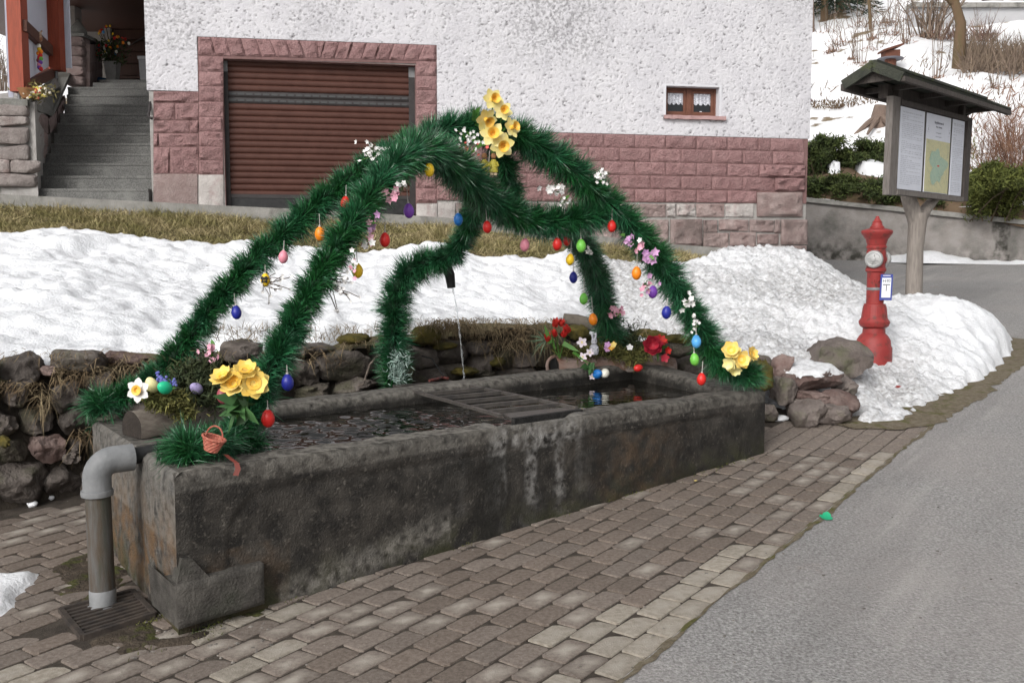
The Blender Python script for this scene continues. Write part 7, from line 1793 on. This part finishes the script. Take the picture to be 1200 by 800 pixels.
sh = [(968, 40, 50, 26, 7, 'bare shrub of thin rods close to the pale tree trunk'), (976, 62, 26, 14, 5, 'short rods in a reddish clump on the snow slope'), (985, 52, 45, 30, 9, 'wide bare shrub in the middle of the snow slope row'), (998, 72, 62, 10, 4, 'upright bare rods just above the gable of the notice board roof'), (1010, 76, 60, 22, 7, 'spreading bare rods left standing over the board roof ridge'),
      (1022, 48, 46, 14, 6, 'small bare clump behind the feeding post'), (1028, 60, 46, 30, 8, 'leaning bare rods beside the brown feeding post'), (1045, 42, 48, 26, 9, 'bare clump on the slope above the feeding post'), (1060, 50, 58, 18, 8, 'bare clump close under the multi-stemmed bush'), (1098, 94, 100, 22, 7, 'tall bare rods rising behind the board roof from a reddish tuft'),
      (1130, 98, 45, 26, 6, 'thin bare shrub in dead grass under the curved tree'), (1168, 105, 60, 26, 7, 'bare rods in front of the brown brush field'), (1186, 100, 70, 24, 7, 'bare rods at the brush field edge by the grey wall'), (1150, 60, 62, 26, 7, 'bare shrub between curved tree and distant grey wall'), (1010, 30, 40, 40, 12, 'dense grey bare shrub on the crest of the slope'), (1040, 28, 40, 40, 12, 'dense bare shrub on the crest next to the multi-stemmed bush')]
for n, (px, py, h, w, ns, lab) in enumerate(sh): bare_shrub(lab, px, py, h, w, ns, m_bare, 40 + n, leaf=160 if n % 2 else 90)
bs_ = bare_shrub('large multi-stemmed bare bush on the crest between the small tree and grey wall', 1088, 44, 62, 44, 30, m_bare, 70, None, 'bare_bush', 7, .03, 200)
for n, (px, py, h, w, ns, lab) in enumerate(((1162, 222, 78, 60, 60, 'dense reddish-brown bare bush over the yellow-green juniper'), (1192, 232, 110, 50, 70, 'dense tall reddish-brown bare bush at the picture edge above the wall'), (1180, 180, 60, 50, 40, 'reddish-brown bare bush highest on the bank over the wall'))):
    bare_shrub(lab, px, py, h, w, ns, m_redtw, 80 + n, 'reddish bare bushes over the retaining wall', 'bare_bush', 12, .008, 300)
def brush_field(px_rng, py_rng, n, L, mat, label, nm='dry_brush'):
    B = []
    for _ in range(n):
        q = on_hill(random.uniform(*px_rng), random.uniform(*py_rng)); B.append(q[:])
    B = np.array(B); k = fbm(B * np.array([.5, .5, 0]), 2) > -.35; B = B[k]; N = len(B)
    return blades(nm, B, rng.normal(size=(N, 3)) * .5 + [0, -.2, 1], L * rng.uniform(.5, 1.3, N), .03, np.zeros((N, 3)), mat, None, label)
brush_field((1128, 1215), (58, 88), 1500, .7, M('brush_grey_brown', (0.21, 0.16, 0.115), (0.15, 0.11, 0.085), 2, .9, isl=.3), 'brown dead brush on the far hillside')
brush_field((1095, 1215), (44, 58), 700, .7, M('brush_red_brown', (0.15, 0.09, 0.075), (0.2, 0.13, 0.1), 2, .9, isl=.3), 'dark brown brush under the far grey wall')
brush_field((1125, 1215), (110, 175), 120, .4, m_redtw, 'sparse reddish stems over the snow')
brush_field((1100, 1150), (150, 190), 260, .22, m_juny, 'yellowish grass tufts on the snow bank')
brush_field((940, 1200), (60, 135), 420, .25, m_brush, 'scattered dead grass tufts poking through the hill snow')
brush_field((934, 1062), (143, 153), 900, .10, m_straw, 'band of short straw-coloured turf showing between snow and junipers')
brush_field((985, 1052), (116, 150), 700, .12, m_brush, 'brown litter round the old tree stump')
brush_field((948, 990), (119, 128), 260, .10, m_brush, 'thin brown turf strip on the snow beside the garden stake')
# trees
def tree(label, px, py, path, r0_, mat, seed, limbs=10, nm='bare_tree', reach=3.0):
    f0 = on_hill(px, py); sc = f0.y / FPX; r = random.Random(seed); t = thing(nm, label, 'tree', f0); pts_ = [f0 + Vector((0, 0, -.3))] + [P(a, b, f0.y) for a, b in path]
    MB().tube(pts_, [r0_ * (1 - .65 * k / (len(pts_) - 1)) for k in range(len(pts_))], 10).build('trunk', mat, t, smooth=True); L = MB(); T = MB()
    for k in range(limbs):
        u = r.uniform(.35, 1); i = min(int(u * (len(pts_) - 1)), len(pts_) - 2); p = pts_[i].lerp(pts_[i + 1], u * (len(pts_) - 1) - i); a = r.uniform(0, 6.28); d = Vector((math.cos(a), math.sin(a), r.uniform(.5, 1.2))).normalized(); l = reach * r.uniform(.5, 1)
        m1 = p + d * l * .5 + Vector((0, 0, .1)); e = p + d * l + Vector((0, 0, .4)); L.tube([p, m1, e], [r0_ * .3, r0_ * .2, r0_ * .06], 5, False)
        for _ in range(14):
            v = r.uniform(.25, 1); q = p.lerp(m1, v * 2) if v < .5 else m1.lerp(e, v * 2 - 1); T.tube([q, q + (d + Vector((r.gauss(0, .6), r.gauss(0, .6), r.gauss(.2, .4)))).normalized() * l * r.uniform(.15, .4)], [r0_ * .07, r0_ * .02], 3, False)
    L.build('limbs', mat, t, kind='stuff'); T.build('twigs', m_bare, t, kind='stuff'); return t
m_trunk = M('brown_bark', (0.15, 0.095, 0.060), (0.11, 0.085, 0.045), 3, .95, .8, 25, stretch=(3, 3, .5)); m_trunk2 = M('pale_bark', (0.21, 0.155, 0.125), (0.15, 0.11, 0.09), 3, .95, .8, 25, stretch=(3, 3, .5))
tree('slender curved bare tree with brown mossy bark above the notice board', 1123, 74, [(1124.5, 50), (1126, 28), (1121, 10), (1114, -14), (1108, -60), (1104, -120)], .19, m_trunk, 3)
tree('straight pale-barked tree trunk just beside the house corner', 950, 41, [(950.5, 20), (950, -10), (949, -60), (950, -130)], .15, m_trunk2, 4, 8, reach=2.0)
tree('thin dark leaning tree stem on the crest of the slope', 1021, 36, [(1019, 10), (1016, -15), (1013, -60)], .07, m_trunk, 5, 6, reach=1.4)
def conifer(label, px, py, h, w, seed):
    f0 = on_hill(px, py); t = thing('spruce_tree', label, 'tree', f0, 'dark spruces behind the slope'); MB().tube([f0 + Vector((0, 0, -.3)), f0 + Vector((0, 0, h))], [.16, .02], 8).build('trunk', m_trunk, t); r = np.random.default_rng(seed)
    N = 9000; z = r.random(N) ** .8 * h; rad = w * (1 - z / h) * np.sqrt(r.random(N)) * (1 + .25 * np.sin(z * 5)); a = r.random(N) * 6.28
    b = np.array(f0[:]) + np.stack([rad * np.cos(a), rad * np.sin(a), z + .3 - .25 * rad], 1); d = np.stack([np.cos(a), np.sin(a), -.35 + 0 * a], 1) + r.normal(size=(N, 3)) * .4
    blades('crown', b, d, r.uniform(.15, .35, N), .05, np.zeros((N, 3)), M('spruce_needles', (0.018, 0.030, 0.018), (0.03, .045, .025), 3, .8, isl=.5), t)
conifer('dark spruce behind the pale trunk at the house corner', 966, 24, 7, 1.5, 1); conifer('dark spruce on the crest behind bare shrubs', 984, 18, 6, 1.3, 2)
# stump with roots, feeding post, garden stake
q = on_hill(1031, 148)
stt = thing('tree_stump', 'old tree stump with spreading roots in the snow behind the notice board', 'stump', q)
MB().tube([q + Vector((0, 0, -.1)), q + Vector((0, 0, .25)), q + Vector((.05, 0, .5))], [.30, .22, .2], 12).build('stem', m_trunk2, stt, smooth=True)
for k in range(7): a = k * .9 + .3; MB().tube([q + Vector((0, -.05, .28)), q + Vector((math.cos(a) * .35, -.1 + math.sin(a) * .3, .05)), q + Vector((math.cos(a) * .75, -.25 + math.sin(a) * .6, -.28))], [.10, .07, .03], 6).build('root', m_trunk2, stt, smooth=True)
q = on_hill(1043, 82); sc = q.y / FPX
fd = thing('bird_feeder', 'reddish-brown wooden feeding post with tray and slanted snowy roof on the slope', 'bird feeder', q)
m_fd = M('feeder_wood', (0.16, 0.065, 0.042), (0.12, 0.05, 0.035), 5, .8, .5, 40)
MB().tube([q + Vector((0, 0, -.2)), q + Vector((0, 0, 13 * sc))], 6.5 * sc, 10).build('post', m_fd, fd, smooth=True)
MB().box(q + Vector((0, 0, 17 * sc)), (17 * sc, 14 * sc, 9 * sc)).build('house_box', m_fd, fd)
MB().lathe([(14 * sc, 0), (14.5 * sc, .02), (14 * sc, .04), (6 * sc, .03)], q + Vector((0, 0, 11.5 * sc)), n=20).build('tray', M('tray_grey', (0.13, .13, .15), None, rough=.5), fd, smooth=True)
w_ = 11 * sc; z1_ = 21.5 * sc
MB().hexa([q + Vector(v) for v in ((-w_, -w_, z1_ - .06), (w_, -w_, z1_ + .12), (w_, w_, z1_ + .12), (-w_, w_, z1_ - .06), (-w_, -w_, z1_ - .01), (w_, -w_, z1_ + .17), (w_, w_, z1_ + .17), (-w_, w_, z1_ - .01))]).build('roof', m_fd, fd)
MB().hexa([q + Vector(v) for v in ((-w_, -w_, z1_), (w_ * .8, -w_, z1_ + .16), (w_ * .8, w_, z1_ + .16), (-w_, w_, z1_), (-w_ * .9, -w_ * .9, z1_ + .10), (w_ * .7, -w_ * .9, z1_ + .24), (w_ * .7, w_ * .9, z1_ + .24), (-w_ * .9, w_ * .9, z1_ + .10))]).build('snow_cover', m_hill, fd)
q = on_hill(948, 158); sc = q.y / FPX; gs_ = thing('garden_stake', 'thin metal garden stake with spiral and dark red bird ornament by the house corner', 'garden stake', q); hp_ = lambda x, y: P(x, y, q.y - .1)
MB().tube([hp_(948, 160), hp_(948.5, 116)], .010, 6).build('rod', m_zinc, gs_); m_ = MB().lathe([(0, 0), (.035, .02), (.055, .06), (.04, .11), (0, .13)], hp_(949, 121), n=12); m_.tube([hp_(947, 117), hp_(945.8, 114)], [.02, .006], 6); m_.build('bird', M('bird_red', (0.11, .02, .025), (.03, .02, .02), 20, .6), gs_, smooth=True)
MB().tube([hp_(949.5, 116), hp_(949.5, 106)], .02, 8).build('neck', m_iron, gs_); MB().tube([hp_(949.5 + 3.6 * (1 - k / 60) * math.cos(k * .33), 101 - 3.6 * (1 - k / 60) * math.sin(k * .33)) for k in range(34)], .006, 5).build('spiral', m_zinc, gs_); MB().lathe([(0, 0), (.03, .01), (.03, .04), (0, .06)], hp_(948.4, 127), n=10).build('bead', m_white, gs_)
# distant grey wall and house at the top of the hill
q0, q1 = on_hill(1100, 28), on_hill(1215, 27); Yb = (q0.y + q1.y) / 2
bw = thing('terrace_wall', 'distant long pale grey concrete terrace wall on top of the hill', 'wall', P(1150, 28, Yb)); a, b = P(1066, 29, Yb), P(1260, 29, Yb); zt_ = P(1150, 9.5, Yb).z
MB().box(((a.x + b.x) / 2, Yb + .2, (a.z - 1 + zt_) / 2), (b.x - a.x, .4, zt_ - a.z + 1)).build('panel', M('far_concrete', (0.36, 0.36, 0.375), (0.42, .42, .43), 1.5, .9), bw); MB().box(((a.x + b.x) / 2, Yb + .15, zt_ + .08), (b.x - a.x, .6, .16)).build('coping', m_conc, bw)
fh = thing('distant_house', 'distant house with dark window behind the terrace wall at the hilltop', 'house', P(1180, 0, Yb + 6)); a, b = P(1010, 10, Yb + 6), P(1330, 10, Yb + 6)
MB().box(((a.x + b.x) / 2, Yb + 9, a.z + 3), (b.x - a.x, 6, 9)).build('wall', M('far_render', (0.46, 0.46, 0.48), (0.5, .5, .52), 1, .9), fh); qa, qb = P(1150, 8, Yb + 5.98), P(1176, -18, Yb + 5.98); MB().box(((qa.x + qb.x) / 2, Yb + 5.97, (qa.z + qb.z) / 2), (qb.x - qa.x, .1, qb.z - qa.z)).build('window', M('far_window', (0.035, .03, .035), None, rough=.3), fh)
MB().add([(a.x - 1, Yb + 5, a.z + 7.5), (b.x + 1, Yb + 5, a.z + 7.5), (b.x + 1, Yb + 13, a.z + 7.5), (a.x - 1, Yb + 13, a.z + 7.5), (a.x - 1, Yb + 9, a.z + 11), (b.x + 1, Yb + 9, a.z + 11)], [(0, 1, 5, 4), (3, 4, 5, 2), (0, 4, 3), (1, 2, 5), (3, 2, 1, 0)]).build('roof', M('far_roof', (0.12, .06, .05), None, rough=.9), fh)
# snow-dusted shrub and bank beyond the porch screen
bare_shrub('dark leafless bush on the snow behind the timber screen', 4, 106, 60, 22, 14, m_bare, 99, None, 'bare_bush', 10, .012)
# tiny tufts and stalks along the snow edge on the wall
N = 900; B = []
for _ in range(N): px = random.uniform(240, 520); q = P(px, 390 + random.uniform(-6, 12), wall_Y(px) + random.uniform(0, .25)); B.append(q[:])
B = np.array(B); blades('dry_stalks', B, rng.normal(size=(N, 3)) * .5 + [0, -.2, .8], rng.uniform(.03, .09, N), .004, np.zeros((N, 3)), m_root, None, 'short dry stalks on the snow edge above the wall')

# brown silt that has gathered where the asphalt meets the pavers
ed_o, ed_i = [], []
for t in np.linspace(-2.2, (e_end - E0).xy.length, 260):
    w = .016 + .034 * float(vnoise([[t * 3.1, 1.5, 2]])[0]) + .014 * float(vnoise([[t * 17, 4.5, 2]])[0]); c = E0 + PD * t
    ed_i.append(onG(c + PW * (.006 + .004 * math.sin(t * 32)), .003)); ed_o.append(onG(c - PW * max(w, .006), .0075))
struct(MB().grid([ed_o, ed_i]).build('road_edge', m_verge))
